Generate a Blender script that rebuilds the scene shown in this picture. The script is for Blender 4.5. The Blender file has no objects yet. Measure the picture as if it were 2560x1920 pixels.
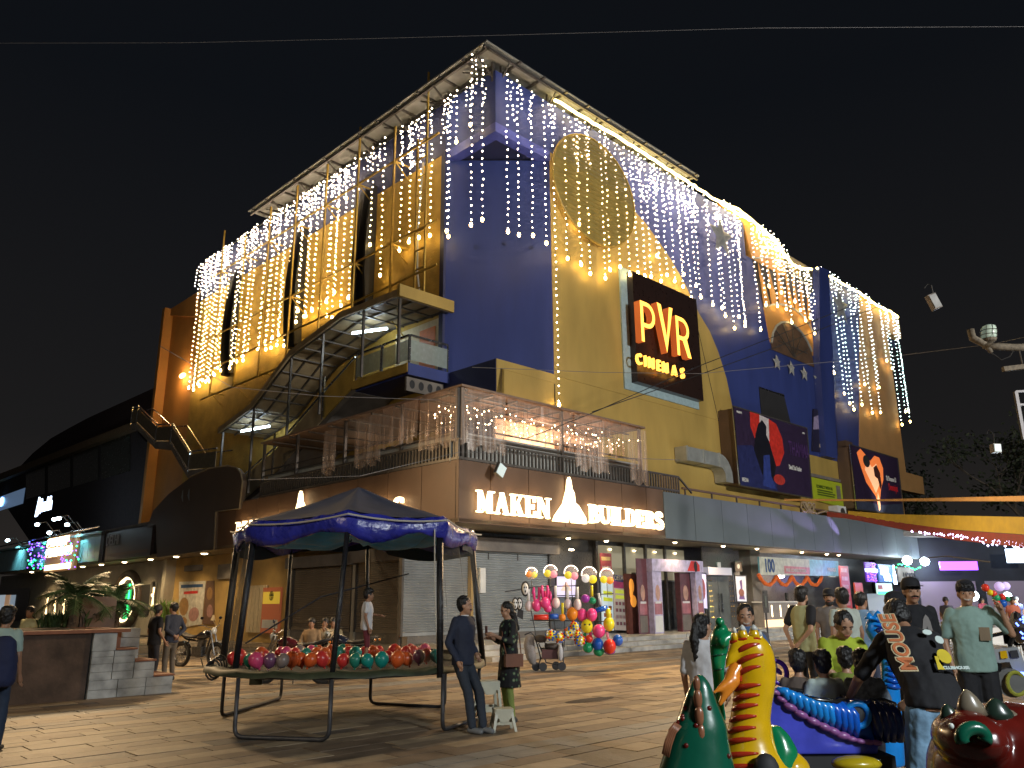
import bpy, bmesh, math, random
import numpy as np
from mathutils import Vector, Matrix
sc = bpy.context.scene
COL = sc.collection
R_ = math.radians
random.seed(7)

# ---------------------------------------------------------------- camera
FPX = 2010.0; PITCH = R_(15.17); ROLL = R_(0.45); CAMH = 1.6
_fw = np.array([0, math.cos(PITCH), math.sin(PITCH)])
_r0 = np.array([1., 0, 0]); _u0 = np.cross(_r0, _fw)
_c, _s = math.cos(ROLL), math.sin(ROLL)
_r = _c*_r0 - _s*_u0; _u = _s*_r0 + _c*_u0
_C = np.array([0, 0, CAMH])
cam = bpy.data.cameras.new('camera'); camo = bpy.data.objects.new('camera', cam); COL.objects.link(camo)
cam.sensor_width = 36; cam.lens = FPX/2560*36; cam.clip_start = .1; cam.clip_end = 2000
M = Matrix(((_r[0], _u[0], -_fw[0], 0), (_r[1], _u[1], -_fw[1], 0), (_r[2], _u[2], -_fw[2], CAMH), (0, 0, 0, 1)))
camo.matrix_world = M
sc.camera = camo

# ---------------------------------------------------------------- night sky, exposure
w = bpy.data.worlds.new('World'); sc.world = w; w.use_nodes = True
nt = w.node_tree; nt.nodes.clear()
wo = nt.nodes.new('ShaderNodeOutputWorld')
sky = nt.nodes.new('ShaderNodeTexSky'); sky.sky_type = 'NISHITA'; sky.sun_disc = False
sky.sun_elevation = R_(-7); sky.sun_rotation = R_(200)
b1 = nt.nodes.new('ShaderNodeBackground'); b1.inputs['Strength'].default_value = .04
b2 = nt.nodes.new('ShaderNodeBackground'); b2.inputs['Strength'].default_value = 1
# light-polluted night air: a little paler and warmer towards the horizon
tc = nt.nodes.new('ShaderNodeTexCoord'); sx = nt.nodes.new('ShaderNodeSeparateXYZ')
rp = nt.nodes.new('ShaderNodeValToRGB')
rp.color_ramp.elements[0].position = 0; rp.color_ramp.elements[0].color = (.020, .0170, .0150, 1)
rp.color_ramp.elements[1].position = .55; rp.color_ramp.elements[1].color = (.0036, .0044, .0060, 1)
e_ = rp.color_ramp.elements.new(.18); e_.color = (.0090, .0086, .0088, 1)
ad = nt.nodes.new('ShaderNodeAddShader')
nt.links.new(tc.outputs['Generated'], sx.inputs[0]); nt.links.new(sx.outputs['Z'], rp.inputs[0])
nt.links.new(rp.outputs[0], b2.inputs['Color']); nt.links.new(sky.outputs[0], b1.inputs['Color'])
nt.links.new(b1.outputs[0], ad.inputs[0]); nt.links.new(b2.outputs[0], ad.inputs[1]); nt.links.new(ad.outputs[0], wo.inputs['Surface'])
sc.view_settings.view_transform = 'Standard'; sc.view_settings.look = 'None'
sc.view_settings.exposure = .3; sc.view_settings.gamma = 1; sc.view_settings.use_curve_mapping = False

# ---------------------------------------------------------------- plaza floodlights (out of view, no masts built), added ground lights
def lamp(name, typ, loc, target, energy, color, size=.6, spot=None, blend=.5):
    l = bpy.data.lights.new(name, typ); l.energy = energy; l.color = color
    o = bpy.data.objects.new(name, l); COL.objects.link(o); o.location = loc
    if typ == 'AREA': l.size = size
    elif typ in ('POINT', 'SPOT'): l.shadow_soft_size = size
    if typ == 'SPOT': l.spot_size = R_(spot or 60); l.spot_blend = blend
    if target is not None:
        d = Vector(target)-Vector(loc); o.rotation_euler = d.to_track_quat('-Z', 'Y').to_euler()
    return o
LAMPS = [
 ('plaza_floodlight', 'SPOT', (30, 0, 11), (12, 34, 13), 33000, (1, .95, .88), .8, 95),
 ('square_floodlight', 'SPOT', (-16, -6, 10), (-3, 24, 12), 3300, (1, .80, .55), .8, 90),
 ('street_lamp_glow', 'SPOT', (-12, 22.0, 7.0), (-4, 15, 0), 3000, (1, .68, .36), .5, 150),  # added golden ground light, no lamp here; stands for soffit lights and sign
 ('street_lamp_glow', 'SPOT', (5.5, 20.5, 7.0), (2, 14, 0), 2500, (1, .68, .36), .5, 150),  # second added ground light, likewise without a lamp
 ('ride_floodlight', 'SPOT', (7, -2, 6), (3.4, 8, .8), 3300, (.90, .97, 1), .5, 80),
]
for a in LAMPS: lamp(*a)

# ---------------------------------------------------------------- pixel of the photograph -> point of the place
def ray(x, y): return _fw + _r*(x-1280)/FPX - _u*(y-960)/FPX
def at(x, y, z=0.0):                                   # on the horizontal plane z
    d = ray(x, y); return _C + d*((z-CAMH)/d[2])
def atd(x, y, dist):                                   # at ground distance dist (world Y)
    d = ray(x, y); return _C + d*(dist/d[1])
def onpl(x, y, p0, n):
    d = ray(x, y); return _C + d*(((p0-_C) @ n)/(d @ n))
def prj(p):
    d = np.array(p, float)-_C; z = d @ _fw
    return 1280+FPX*(d @ _r)/z, 960-FPX*(d @ _u)/z
AZ = R_(45.4)
U = np.array([math.sin(AZ), math.cos(AZ), 0]); V = np.array([-math.cos(AZ), math.sin(AZ), 0]); ZZ = np.array([0, 0, 1.])
Q0 = at(1146, 1305, 3.9); Q0[2] = 0
C0 = Q0 + 3.83*U + 2.4*V

class Frame:
    def __init__(s, o, x, y, z=ZZ): s.o = np.array(o, float); s.x = np.array(x, float); s.y = np.array(y, float); s.z = np.array(z, float)
    def w(s, p): return s.o + s.x*p[0] + s.y*p[1] + s.z*p[2]
    def px(s, x, y, off=0):                            # photo pixel -> (along, up) on this wall plane moved out by off
        p = onpl(x, y, s.o+s.y*off, s.y)-s.o; return float(p @ s.x), float(p @ s.z)
FR = Frame(C0, U, -V)      # cinema, right-hand front
FL = Frame(C0, V, -U)      # cinema, left-hand front
PR = Frame(Q0, U, -V)      # ground-floor block, right-hand front
PL = Frame(Q0, V, -U)      # ground-floor block, left-hand front
W0 = Frame((0, 0, 0), (1, 0, 0), (0, 1, 0))
def crop(x0, y0, sc_): return lambda x, y: (x0+x*sc_, y0+y*sc_)
k1 = 840/2212
c1 = crop(400, 80, k1); c2 = crop(1100, 80, k1); c3 = crop(400, 600, k1); c4 = crop(1100, 600, k1); c5 = crop(1720, 450, k1)
c8 = crop(1780, 1000, 540/2212); l6 = crop(0, 900, 700/2212); t1 = crop(0, 1320, 700/2212); t2 = crop(500, 1180, 740/2212)
t3 = crop(1040, 1320, 600/2212); t4 = crop(1500, 1180, 600/2212); t5 = crop(1600, 1440, 640/2212); t6 = crop(1960, 1400, 600/2212); t7 = crop(1960, 1150, 600/2212)

# ---------------------------------------------------------------- materials
MATS = {}
def mat(name, col=(.5, .5, .5), rough=.6, metal=0, var=.12, scale=6, bump=.0, bscale=40, emit=None, estr=1, coat=0, alpha=None, trans=None, stretch=None, spec=None):
    if name in MATS: return MATS[name]
    m = bpy.data.materials.new(name); m.use_nodes = True; n = m.node_tree; L = n.links
    p = n.nodes['Principled BSDF']
    p.inputs['Roughness'].default_value = rough; p.inputs['Metallic'].default_value = metal
    if coat: p.inputs['Coat Weight'].default_value = coat
    if spec is not None: p.inputs['Specular IOR Level'].default_value = spec
    tc = n.nodes.new('ShaderNodeTexCoord'); mp = n.nodes.new('ShaderNodeMapping')
    if stretch: mp.inputs['Scale'].default_value = stretch
    L.new(tc.outputs['Object'], mp.inputs[0])
    if emit is None:
        nz = n.nodes.new('ShaderNodeTexNoise'); nz.inputs['Scale'].default_value = scale; nz.inputs['Detail'].default_value = 5
        L.new(mp.outputs[0], nz.inputs['Vector'])
        mr = n.nodes.new('ShaderNodeMapRange'); mr.inputs[1].default_value = .3; mr.inputs[2].default_value = .7
        mr.inputs[3].default_value = 1-var; mr.inputs[4].default_value = 1+var
        L.new(nz.outputs[0], mr.inputs[0])
        hs = n.nodes.new('ShaderNodeVectorMath'); hs.operation = 'SCALE'; hs.inputs[0].default_value = col[:3]
        L.new(mr.outputs[0], hs.inputs['Scale']); L.new(hs.outputs[0], p.inputs['Base Color'])
        rr = n.nodes.new('ShaderNodeMapRange'); rr.inputs[3].default_value = max(0, rough-.08); rr.inputs[4].default_value = min(1, rough+.08)
        L.new(nz.outputs[0], rr.inputs[0]); L.new(rr.outputs[0], p.inputs['Roughness'])
        if bump:
            bz = n.nodes.new('ShaderNodeTexNoise'); bz.inputs['Scale'].default_value = bscale; bz.inputs['Detail'].default_value = 6
            L.new(mp.outputs[0], bz.inputs['Vector'])
            bp = n.nodes.new('ShaderNodeBump'); bp.inputs['Strength'].default_value = bump; bp.inputs['Distance'].default_value = .02
            L.new(bz.outputs[0], bp.inputs['Height']); L.new(bp.outputs[0], p.inputs['Normal'])
    else:
        p.inputs['Base Color'].default_value = (*col[:3], 1)
        p.inputs['Emission Color'].default_value = (*emit, 1); p.inputs['Emission Strength'].default_value = estr
    if alpha is not None: p.inputs['Alpha'].default_value = alpha
    if trans: p.inputs['Transmission Weight'].default_value = trans
    MATS[name] = m; return m

# ---------------------------------------------------------------- mesh builder
class MB:
    def __init__(s, fr=None): s.v = []; s.f = []; s.fr = fr or W0; s.sm = False; s.mi = []; s.cur = 0
    def add(s, pts, faces):
        b = len(s.v); s.v += [s.fr.w(p) for p in pts]
        for f in faces: s.f.append([b+i for i in f]); s.mi.append(s.cur)
        return s
    def box(s, x0, x1, y0, y1, z0, z1):
        return s.add([(x0, y0, z0), (x1, y0, z0), (x1, y1, z0), (x0, y1, z0), (x0, y0, z1), (x1, y0, z1), (x1, y1, z1), (x0, y1, z1)],
              [(0, 3, 2, 1), (4, 5, 6, 7), (0, 1, 5, 4), (1, 2, 6, 5), (2, 3, 7, 6), (3, 0, 4, 7)])
    def prism(s, poly, y0, y1):
        n = len(poly)
        return s.add([(x, y0, z) for x, z in poly]+[(x, y1, z) for x, z in poly],
              [list(range(n)), list(range(2*n-1, n-1, -1))]+[(i, (i+1) % n, n+(i+1) % n, n+i) for i in range(n)])
    def hprism(s, poly, z0, z1):
        n = len(poly)
        return s.add([(x, y, z0) for x, y in poly]+[(x, y, z1) for x, y in poly],
              [list(range(n)), list(range(2*n-1, n-1, -1))]+[(i, (i+1) % n, n+(i+1) % n, n+i) for i in range(n)])
    def poly(s, pts): return s.add(pts, [list(range(len(pts)))])
    def loft(s, rings, cap=True, closed=True):
        n = len(rings[0]); k = len(rings); pts = [p for r in rings for p in r]; fs = []
        for j in range(k-1):
            for i in range(n if closed else n-1):
                a = j*n+i; b = j*n+(i+1) % n; fs.append((a, b, b+n, a+n))
        if cap: fs += [list(range(n-1, -1, -1)), [(k-1)*n+i for i in range(n)]]
        return s.add(pts, fs)
    def tube(s, pts, r, n=6, cap=True, closed=False):
        P = [np.array(p, float) for p in pts]; k = len(P); rings = []; up = None
        for i in range(k):
            if closed: t = P[(i+1) % k]-P[(i-1) % k]
            else: t = (P[min(i+1, k-1)]-P[max(i-1, 0)])
            t = t/(np.linalg.norm(t)+1e-9)
            if up is None:
                up = np.array([0, 0, 1.]) if abs(t[2]) < .9 else np.array([1., 0, 0])
            a = np.cross(t, up); a /= np.linalg.norm(a)+1e-9; b = np.cross(a, t); up = b
            rr = r[i] if hasattr(r, '__len__') else r
            rings.append([P[i]+rr*(math.cos(2*math.pi*j/n)*a+math.sin(2*math.pi*j/n)*b) for j in range(n)])
        if closed: rings.append(rings[0]); cap = False
        return s.loft(rings, cap)
    def bar(s, a, b, w_, h_=None):
        h_ = h_ or w_; a = np.array(a, float); b = np.array(b, float); t = b-a; t /= np.linalg.norm(t)+1e-9
        up = np.array([0, 0, 1.]) if abs(t[2]) < .95 else np.array([0, 1., 0])
        x = np.cross(t, up); x /= np.linalg.norm(x); y = np.cross(x, t)
        rg = lambda p: [p-x*w_/2-y*h_/2, p+x*w_/2-y*h_/2, p+x*w_/2+y*h_/2, p-x*w_/2+y*h_/2]
        return s.loft([rg(a), rg(b)])
    def sph(s, c, r, n=10, m=6, R=None):
        c = np.array(c, float); r = np.array(r if hasattr(r, '__len__') else (r, r, r), float); rings = []
        for j in range(m+1):
            a = math.pi*j/m; a = min(max(a, .02), math.pi-.02)
            rg = [np.array([r[0]*math.sin(a)*math.cos(2*math.pi*i/n), r[1]*math.sin(a)*math.sin(2*math.pi*i/n), r[2]*math.cos(a)]) for i in range(n)]
            if R is not None: rg = [R @ p for p in rg]
            rings.append([c+p for p in rg])
        return s.loft(rings)
    def octa(s, c, r):
        x, y, z = c
        return s.add([(x+r, y, z), (x-r, y, z), (x, y+r, z), (x, y-r, z), (x, y, z+r), (x, y, z-r)],
              [(0, 2, 4), (2, 1, 4), (1, 3, 4), (3, 0, 4), (2, 0, 5), (1, 2, 5), (3, 1, 5), (0, 3, 5)])
    def text(s, body, x, z, y=0, size=1, depth=.02, bold=0, sx=1, shear=0, align='LEFT', rot=0):
        cu = bpy.data.curves.new('t', 'FONT'); cu.body = body; cu.size = size; cu.extrude = depth/2; cu.offset = bold; cu.align_x = align; cu.resolution_u = 3; cu.shear = shear
        o = bpy.data.objects.new('t', cu); COL.objects.link(o); dg = bpy.context.evaluated_depsgraph_get()
        me = bpy.data.meshes.new_from_object(o.evaluated_get(dg))
        ca, sa = math.cos(rot), math.sin(rot)
        s.add([(x+(v.co.x*ca-v.co.y*sa)*sx, y+v.co.z, z+v.co.x*sa+v.co.y*ca) for v in me.vertices], [tuple(f.vertices) for f in me.polygons])
        bpy.data.objects.remove(o); bpy.data.curves.remove(cu); bpy.data.meshes.remove(me); return s
    def build(s, name, m, parent=None, smooth=False, kind=None, label=None, origin=None, recalc=True):
        me = bpy.data.meshes.new(name)
        V_ = np.array(s.v, float)
        if parent is not None: org = np.array(wloc(parent))
        elif origin is not None: org = np.array(origin, float)
        else:
            org = (V_.min(0)+V_.max(0))/2; org[2] = V_[:, 2].min()
        if parent is None: pass
        me.from_pydata([tuple(p) for p in (V_-org)], [], s.f)
        ms = m if isinstance(m, (list, tuple)) else [m]
        for q in ms: me.materials.append(q)
        if len(ms) > 1: me.polygons.foreach_set('material_index', s.mi)
        if recalc:
            bm = bmesh.new(); bm.from_mesh(me); bmesh.ops.recalc_face_normals(bm, faces=bm.faces); bm.to_mesh(me); bm.free()
        if smooth: me.polygons.foreach_set('use_smooth', [True]*len(me.polygons))
        me.update()
        o = bpy.data.objects.new(name, me); COL.objects.link(o)
        if parent is not None: o.parent = parent
        else: o.location = org
        if kind: o['kind'] = kind
        if label: o['label'] = label
        return o
WL = {}
def wloc(o):
    p = Vector((0, 0, 0))
    while o: p = p+o.location; o = o.parent
    return p
def empty(name, loc, label=None, cat=None, group=None, kind=None):
    o = bpy.data.objects.new(name, None); COL.objects.link(o); o.location = tuple(float(q) for q in loc); o.empty_display_size = .2
    return tag(o, label, cat, group, kind)
def tag(o, label=None, cat=None, group=None, kind=None):
    if label: o['label'] = label
    if cat: o['category'] = cat
    if group: o['group'] = group
    if kind: o['kind'] = kind
    return o
ORD = ['first', 'second', 'third', 'fourth', 'fifth', 'sixth', 'seventh', 'eighth', 'ninth', 'tenth', 'eleventh', 'twelfth', 'thirteenth', 'fourteenth', 'fifteenth', 'sixteenth', 'seventeenth', 'eighteenth', 'nineteenth', 'twentieth']
def ordn(i):
    if i < 20: return ORD[i]
    t = {2: 'twenty', 3: 'thirty', 4: 'forty', 5: 'fifty', 6: 'sixty', 7: 'seventy'}[(i+1)//10]
    return t+'-'+ORD[(i+1) % 10-1] if (i+1) % 10 else {'twenty': 'twentieth', 'thirty': 'thirtieth', 'forty': 'fortieth', 'fifty': 'fiftieth', 'sixty': 'sixtieth'}.get(t, t)
def arc(cx, cz, rx, rz, a0, a1, n=16): return [(cx+rx*math.cos(R_(a0+(a1-a0)*i/n)), cz+rz*math.sin(R_(a0+(a1-a0)*i/n))) for i in range(n+1)]
def lerp(a, b, t): return tuple(x+(y-x)*t for x, y in zip(a, b))
# ================================================================ the big buildings
m_blue = mat('blue_paint', (.028, .046, .19), .55, var=.17, scale=.9, bump=.15, bscale=25, stretch=(1, 1, .22))
m_dblue = mat('dark_blue_paint', (.022, .028, .09), .6, var=.12, scale=1.5, bump=.2, bscale=20)
m_trim = mat('pale_blue_trim', (.07, .09, .38), .5, bump=.1)
m_yel = mat('mustard_paint', (.40, .275, .07), .65, var=.16, scale=.9, bump=.35, bscale=14, stretch=(1, 1, .3))
m_ochre = mat('ochre_render', (.41, .265, .05), .75, var=.2, scale=1.6, bump=.9, bscale=9)
m_orange = mat('orange_paint', (.46, .22, .05), .65, var=.1, scale=1, bump=.3, bscale=14)
m_tan = mat('tan_paint', (.42, .23, .085), .65, var=.1, scale=1, bump=.25, bscale=14)
m_conc = mat('stained_concrete', (.17, .15, .13), .8, var=.3, scale=1.3, bump=.4, bscale=12)
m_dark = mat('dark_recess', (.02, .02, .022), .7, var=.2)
m_steel = mat('painted_steel', (.12, .11, .10), .45, .6, var=.2, scale=8)
m_ysteel = mat('yellow_steel', (.42, .28, .05), .5, .1, var=.2, scale=8)
m_chrome = mat('stainless_steel', (.5, .5, .5), .25, 1, var=.08)
m_sheet = mat('roof_sheet', (.27, .275, .25), .6, .1, var=.15, scale=2, stretch=(1, 1, 1))
m_grey = mat('grey_cladding', (.16, .19, .20), .38, .25, var=.08, scale=.8)
m_brown = mat('brown_cladding', (.12, .072, .045), .5, .1, var=.14, scale=1.1, bump=.1, bscale=20)
m_soffit = mat('soffit_board', (.20, .165, .11), .7, var=.2, scale=1)
m_warmsoff = mat('warm_soffit', (.42, .30, .15), .7, var=.15, scale=1)
m_granite = mat('dark_granite', (.07, .068, .065), .3, var=.3, scale=18)
m_stone = mat('pale_step_stone', (.36, .35, .32), .55, var=.25, scale=3, bump=.2, bscale=18)
m_white = mat('white_paint', (.62, .62, .6), .55, var=.08, scale=3)
m_glass = mat('shop_glass', (.05, .055, .06), .08, .0, var=.0, alpha=.45, coat=.5)
m_wire = mat('black_cable', (.015, .015, .015), .6)
m_pole = mat('pole_paint', (.05, .05, .055), .45, .4, var=.3, scale=10)

cin = empty('cinema_building', C0, 'four storey cinema block in blue and mustard with its corner towards the square', 'building')
# --- lower storeys and wall bodies
MB(FR).box(0, 33, -.4, 0, 4, 10.3).build('lower_wall', m_yel, cin)
MB(FL).box(0, 27.4, -.4, -.002, 4, 10.3).build('lower_wall', m_ochre, cin)
# dark blue lower corner and sloping parapet line
MB(FR).prism([(.0, 9.0), (0, 10.3), (3.15, 10.3), (3.2, 10.25), (3.2, 9.95), (.2, 9.95)], .002, .02).build('parapet_face', m_yel, cin)
MB(FL).box(0, 3.2, -.3, .02, 4, 10.3).build('corner_wall', m_dblue, cin)
MB(FR).add([(0, 0, 10.3), (3.15, 0, 10.3), (0, -3.0, 10.3)], [(0, 1, 2)]).build('ledge', m_conc, cin)
# --- chamfered corner
ch = MB(FR); ch.add([(3.15, 0, 10.3), (3.15, 0, 19.8), (0, -3.0, 19.8), (0, -3.0, 10.3), (3.15, -.3, 10.3), (3.15, -.3, 19.8), (.3, -3.0, 19.8), (.3, -3.0, 10.3)],
      [(0, 1, 2, 3), (4, 7, 6, 5), (0, 4, 5, 1), (3, 2, 6, 7), (1, 5, 6, 2), (0, 3, 7, 4)])
ch.build('chamfer_wall', m_blue, cin)
# --- overhanging top band with its trim
MB(FR).hprism([(-.02, .02), (19.5, .02), (19.5, -.4), (.4, -.4), (.4, -27.4), (-.02, -27.4)], 20.2, 22.65).build('top_band', m_blue, cin)
MB(FL).box(3.1, 27.4, .021, .03, 20.2, 22.6).build('band_face', m_dblue, cin)
MB(FR).hprism([(-.06, .06), (3.15, .06), (3.15, -.4), (.4, -.4), (.4, -3.05), (-.06, -3.05)], 19.78, 20.2).build('band_trim', m_trim, cin)
MB(FR).add([(0, 0, 19.85), (3.15, 0, 19.85), (0, -3.0, 19.85)], [(0, 1, 2)]).build('band_soffit', m_dblue, cin)
# --- right-hand upper front
hill = [(3.15, 9.72), (3.15, 20.2), (5, 20.2), (8.0, 19.95), (8.87, 19.61), (9.9, 19.2), (10.85, 18.61), (11.9, 17.9), (12.89, 17.04), (14.13, 15.6), (15.0, 14.9), (15.7, 13.9), (16.3, 12.6), (16.63, 11.24), (16.85, 9.72)]
MB(FR).box(3.15, 28, -.4, -.004, 9.7, 20.2).build('blue_wall', m_blue, cin)
MB(FR).prism([(3.15, 10.25)]+[p for p in hill[1:-1]]+[(16.8, 10.25)], -.003, .03).build('yellow_panel', m_yel, cin)
MB(FR).box(16.75, 31, .0, .02, 9.7, 11.6).build('blue_band', m_blue, cin)
MB(FR).box(19.5, 28, -.4, -.004, 20.2, 20.5).build('blue_wall', m_blue, cin)
# orange crest
MB(FR).prism([(19.51, 22.5), (20.2, 20.48), (23.9, 20.48), (24.2, 21.0), (23.85, 22.48), (22.9, 22.75), (22.02, 22.95), (20.3, 23.14), (19.0, 23.1), (17.2, 22.95), (17.4, 22.7)], -.35, .05).build('orange_crest', m_orange, cin)
# sunburst fan over the arched window
fo = [(20.2, 20.48), (21.31, 20.89), (22.4, 21.2), (23.57, 21.31), (24.6, 21.25), (25.45, 21.07), (26.6, 20.75), (27.3, 20.3)]
fi = [(21.01, 17.72), (21.9, 18.1), (22.83, 18.4), (24.17, 18.58), (24.9, 18.55), (25.69, 18.43), (26.5, 18.1), (27.0, 17.61)]
win = [(24.1+2.7*math.cos(R_(a)), 15.3+2.2*math.sin(R_(a))) for a in range(170, 8, -18)]
MB(FR).prism(fo+fi[::-1], -.3, .012).build('fan_recess', m_dark, cin)
MB(FR).prism(fi+[(26.9, 15.9)]+win[::-1]+[(21.3, 16.2)], .0, .04).build('fan_base', m_orange, cin)
for i in range(7):
    a = lerp(fo[i], fo[i+1], .5) if i < 7 else fo[i]; b = fi[i]; c = fi[i+1] if i < 7 else fi[i]
    mdl = lerp(b, c, .5)
    MB(FR).prism([lerp(b, c, .1), lerp(b, c, .9), lerp(a, mdl, .08)], .013, .07).build('fan_ray', m_orange, cin)
mm = MB(FR)
mm.tube([(x, .09, z) for x, z in fo], .05); mm.tube([(x, .09, z) for x, z in fi], .06); mm.tube([(x, .09, z) for x, z in win], .07)
mm.build('fan_moulding', m_sheet, cin)
m_int = mat('dim_interior', (.10, .055, .03), .8, var=.4, scale=2)
wd = MB(FR).prism(win+[(26.7, 15.3), (21.5, 15.3)], .042, .06).build('arched_window', m_int, cin)
w2 = MB(FR)
for a in range(30, 170, 28): w2.bar((24.1, .08, 15.4), (24.1+2.5*math.cos(R_(a)), .08, 15.4+2*math.sin(R_(a))), .05)
w2.bar((22.3, .08, 16), (25.9, .08, 16), .05); w2.build('window_bars', m_steel, wd)
# pier, recess columns and blue wall right of it
MB(FR).prism([(26.1, 9.7), (26.75, 16), (28.2, 22.3), (29.6, 22.4), (28.6, 16), (27.6, 9.7)], .005, .45).build('pier', m_blue, cin)
for s_ in (25.9, 26.9): MB(FR).box(s_, s_+.55, -1.2, -.5, 18, 22.1).build('recess_column', m_yel, cin)
MB(FR).prism([(27.5, 9.7), (29.4, 22.55), (35.41, 22.5), (32.06, 10.93), (31.9, 9.7)], -.4, 0).build('blue_wall', m_blue, cin)
MB(FR).prism([(31.9, 5.7), (32.06, 10.93), (35.41, 22.5), (42.57, 22.5), (42.57, 20.75), (39.75, 20.66), (39.7, 10.2), (42.87, 10.2), (42.77, 8.9), (38.4, 8.85), (38.4, 5.7)], -.5, .02).build('tan_wall', m_tan, cin)
MB(FR).box(39.4, 42.6, -2, -.5, 20.2, 20.7).build('tan_return', m_dblue, cin)
MB(FR).box(28.9, 29.9, .0, .5, 6.6, 11.0).build('brown_pier', m_brown, cin)
b = MB(FR).box(17, 29, .02, .1, 8.4, 8.58).build('grey_string_course', m_conc, cin)
v_ = MB(FR).prism([(19.6, 11.2), (19.63, 12.71), (22.38, 12.85), (22.86, 11.25)], .021, .05).build('dark_vent', m_dark, cin)
MB(FR).box(19.6, 22.4, .05, .07, 12.7, 12.78).build('vent_frame', m_chrome, v_)
# expansion joint lines of the render
for a, b_ in (((3.15, 9.9), (3.15, 7.2)), ((13.6, 15.8), (15.2, 10.2))):
    MB(FR).bar((a[0], .032, a[1]), (b_[0], .032, b_[1]), .03, .02).build('render_joint', m_dark, cin)
# parapet cap and flat top
MB(FR).hprism([(0, 0), (42.5, 0), (42.5, -27.3), (0, -27.3)], 22.0, 22.2).build('roof_slab', m_conc, cin)
# --- left-hand upper front
MB(FL).box(3.0, 27.4, -.4, 0, 10.3, 20.2).build('ochre_wall', m_ochre, cin)
MB(FL).box(3.0, 3.25, -.2, .12, 10.3, 20.2).build('corner_strip', m_dblue, cin)
MB(FL).box(27.41, 32.7, -.8, -.3, 4, 21.1).build('wing_wall', m_orange, cin)
MB(FL).prism([(27.41, 21.1), (32.7, 21.1), (32.7, 20.7), (27.41, 19.2)], -.299, -.1).build('wing_soffit', m_orange, cin)
MB(FL).box(32.4, 32.8, -.8, .3, 4, 21.1).build('wing_return', m_orange, cin)
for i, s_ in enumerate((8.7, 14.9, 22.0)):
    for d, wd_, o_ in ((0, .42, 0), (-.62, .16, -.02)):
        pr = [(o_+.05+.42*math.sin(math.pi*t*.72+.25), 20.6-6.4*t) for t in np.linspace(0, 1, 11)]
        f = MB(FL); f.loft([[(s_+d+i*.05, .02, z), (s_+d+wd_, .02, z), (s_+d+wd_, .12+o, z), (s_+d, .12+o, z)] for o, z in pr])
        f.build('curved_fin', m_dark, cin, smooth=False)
# wall recess shadows are real: tall window slots between fins
for s_ in (): MB(FL).box(s_, s_+.35, .002, .05, 12.5, 18.6).build('window_slot', m_dark, cin)
# wing lamp
lm = MB(FL).sph((29.2, -.1, 15.7), (.42, .12, .16), 10, 6).build('wall_lamp', mat('lamp_warm', (1, .7, .3), emit=(1, .62, .25), estr=9), None, smooth=True)
tag(lm, 'glowing warm lamp on the orange wing wall left of the light curtain', 'lamp')
lamp('wall_lamp_light', 'POINT', FL.w((29.2, .35, 15.6)), None, 130, (1, .6, .28), .15)

# --- steel frame, purlins, ladder on the left front
fr = empty('sign_frame', FL.w((13, .8, 13)), 'yellow steel posts and rails standing off the left cinema wall', 'steel frame')
for z in (20.6, 16.6, 14.65, 13.0):
    MB(FL).bar((2.6 if z > 14 else 9, .8, z), (24, .8, z), .07).build('rail', m_ysteel, fr)
for v0, zt in ((5.65, 22.3), (8.5, 23.6), (11.3, 22.8), (14.2, 22.8), (17.0, 22.6), (19.8, 21.9), (22.7, 23.2)):
    MB(FL).bar((v0, .85, 12.9), (v0, .85, zt), .08).build('post', m_ysteel, fr)
    for z in (20.6, 16.6, 13.2): MB(FL).bar((v0-.02, 0, z-.05), (v0-.02, .9, z-.05), .06).bar((v0-.02, .0, z-.75), (v0-.02, .8, z-.07), .04).build('bracket', m_ysteel, fr)
ld = empty('wall_ladder', FL.w((3.9, .7, 13.6)), 'yellow steel ladder climbing to the roof beside the blue corner', 'ladder')
for v0 in (3.45, 4.1): MB(FL).bar((v0, .75, 13.6), (v0, .75, 24.0 if v0 < 3.9 else 21.0), .07).build('stringer', m_ysteel, ld)
for k in range(9): MB(FL).bar((3.45, .75, 14.0+.85*k), (4.1, .75, 14.0+.85*k), .05).build('rung', m_ysteel, ld)
# downpipe (pale)
MB(FL).tube([(4.4, .2, 20.2), (4.55, .3, 17), (4.5, .3, 15), (4.3, .3, 14)], .04).build('conduit', m_sheet, cin)

# --- flat sheet roof over the parapet with its trusses
rf = empty('sheet_roof', FR.w((6, -6, 23)), 'pale corrugated sheet roof on steel trusses above the parapet corner', 'roof')
x0, x1, y0, y1 = -1.05, 14.2, .6, -19.4
MB(FR).hprism([(x0, y0), (x1, y0), (x1, -7.5), (7, -7.5), (7, y1), (x0, y1)], 23.15, 23.21).build('sheet', m_sheet, rf)
for k in range(13): MB(FR).bar((x0+.02, -.9-1.5*k, 23.1), (4.5, -.9-1.5*k, 23.1), .09).build('purlin', m_steel, rf)
for k in range(10): MB(FR).bar((.8+1.45*k, y0-.02+.12, 23.1), (.8+1.45*k, -4.5, 23.1), .09).build('purlin', m_steel, rf)
for yy in (.45,): MB(FR).bar((x0, yy, 23.02), (x1, yy, 23.02), .1).build('edge_beam', m_steel, rf)
MB(FR).bar((-.85, .5, 23.02), (-.85, y1, 23.02), .1).build('edge_beam', m_steel, rf)
MB(FR).bar((.1, -.2, 23.02), (.1, y1, 23.02), .1).build('edge_beam', m_steel, rf)
for k in range(7):
    t = MB(FR); y = -2.8*k-.15; t.bar((-.02, y, 22.2), (-.02, y, 23.1), .09); t.bar((-.02, y, 22.4), (-.95, y, 23.05), .06); t.bar((-.02, y, 22.5), (-.5, y-1.3, 23.05), .05)
    t.build('truss', m_steel, rf)
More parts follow.
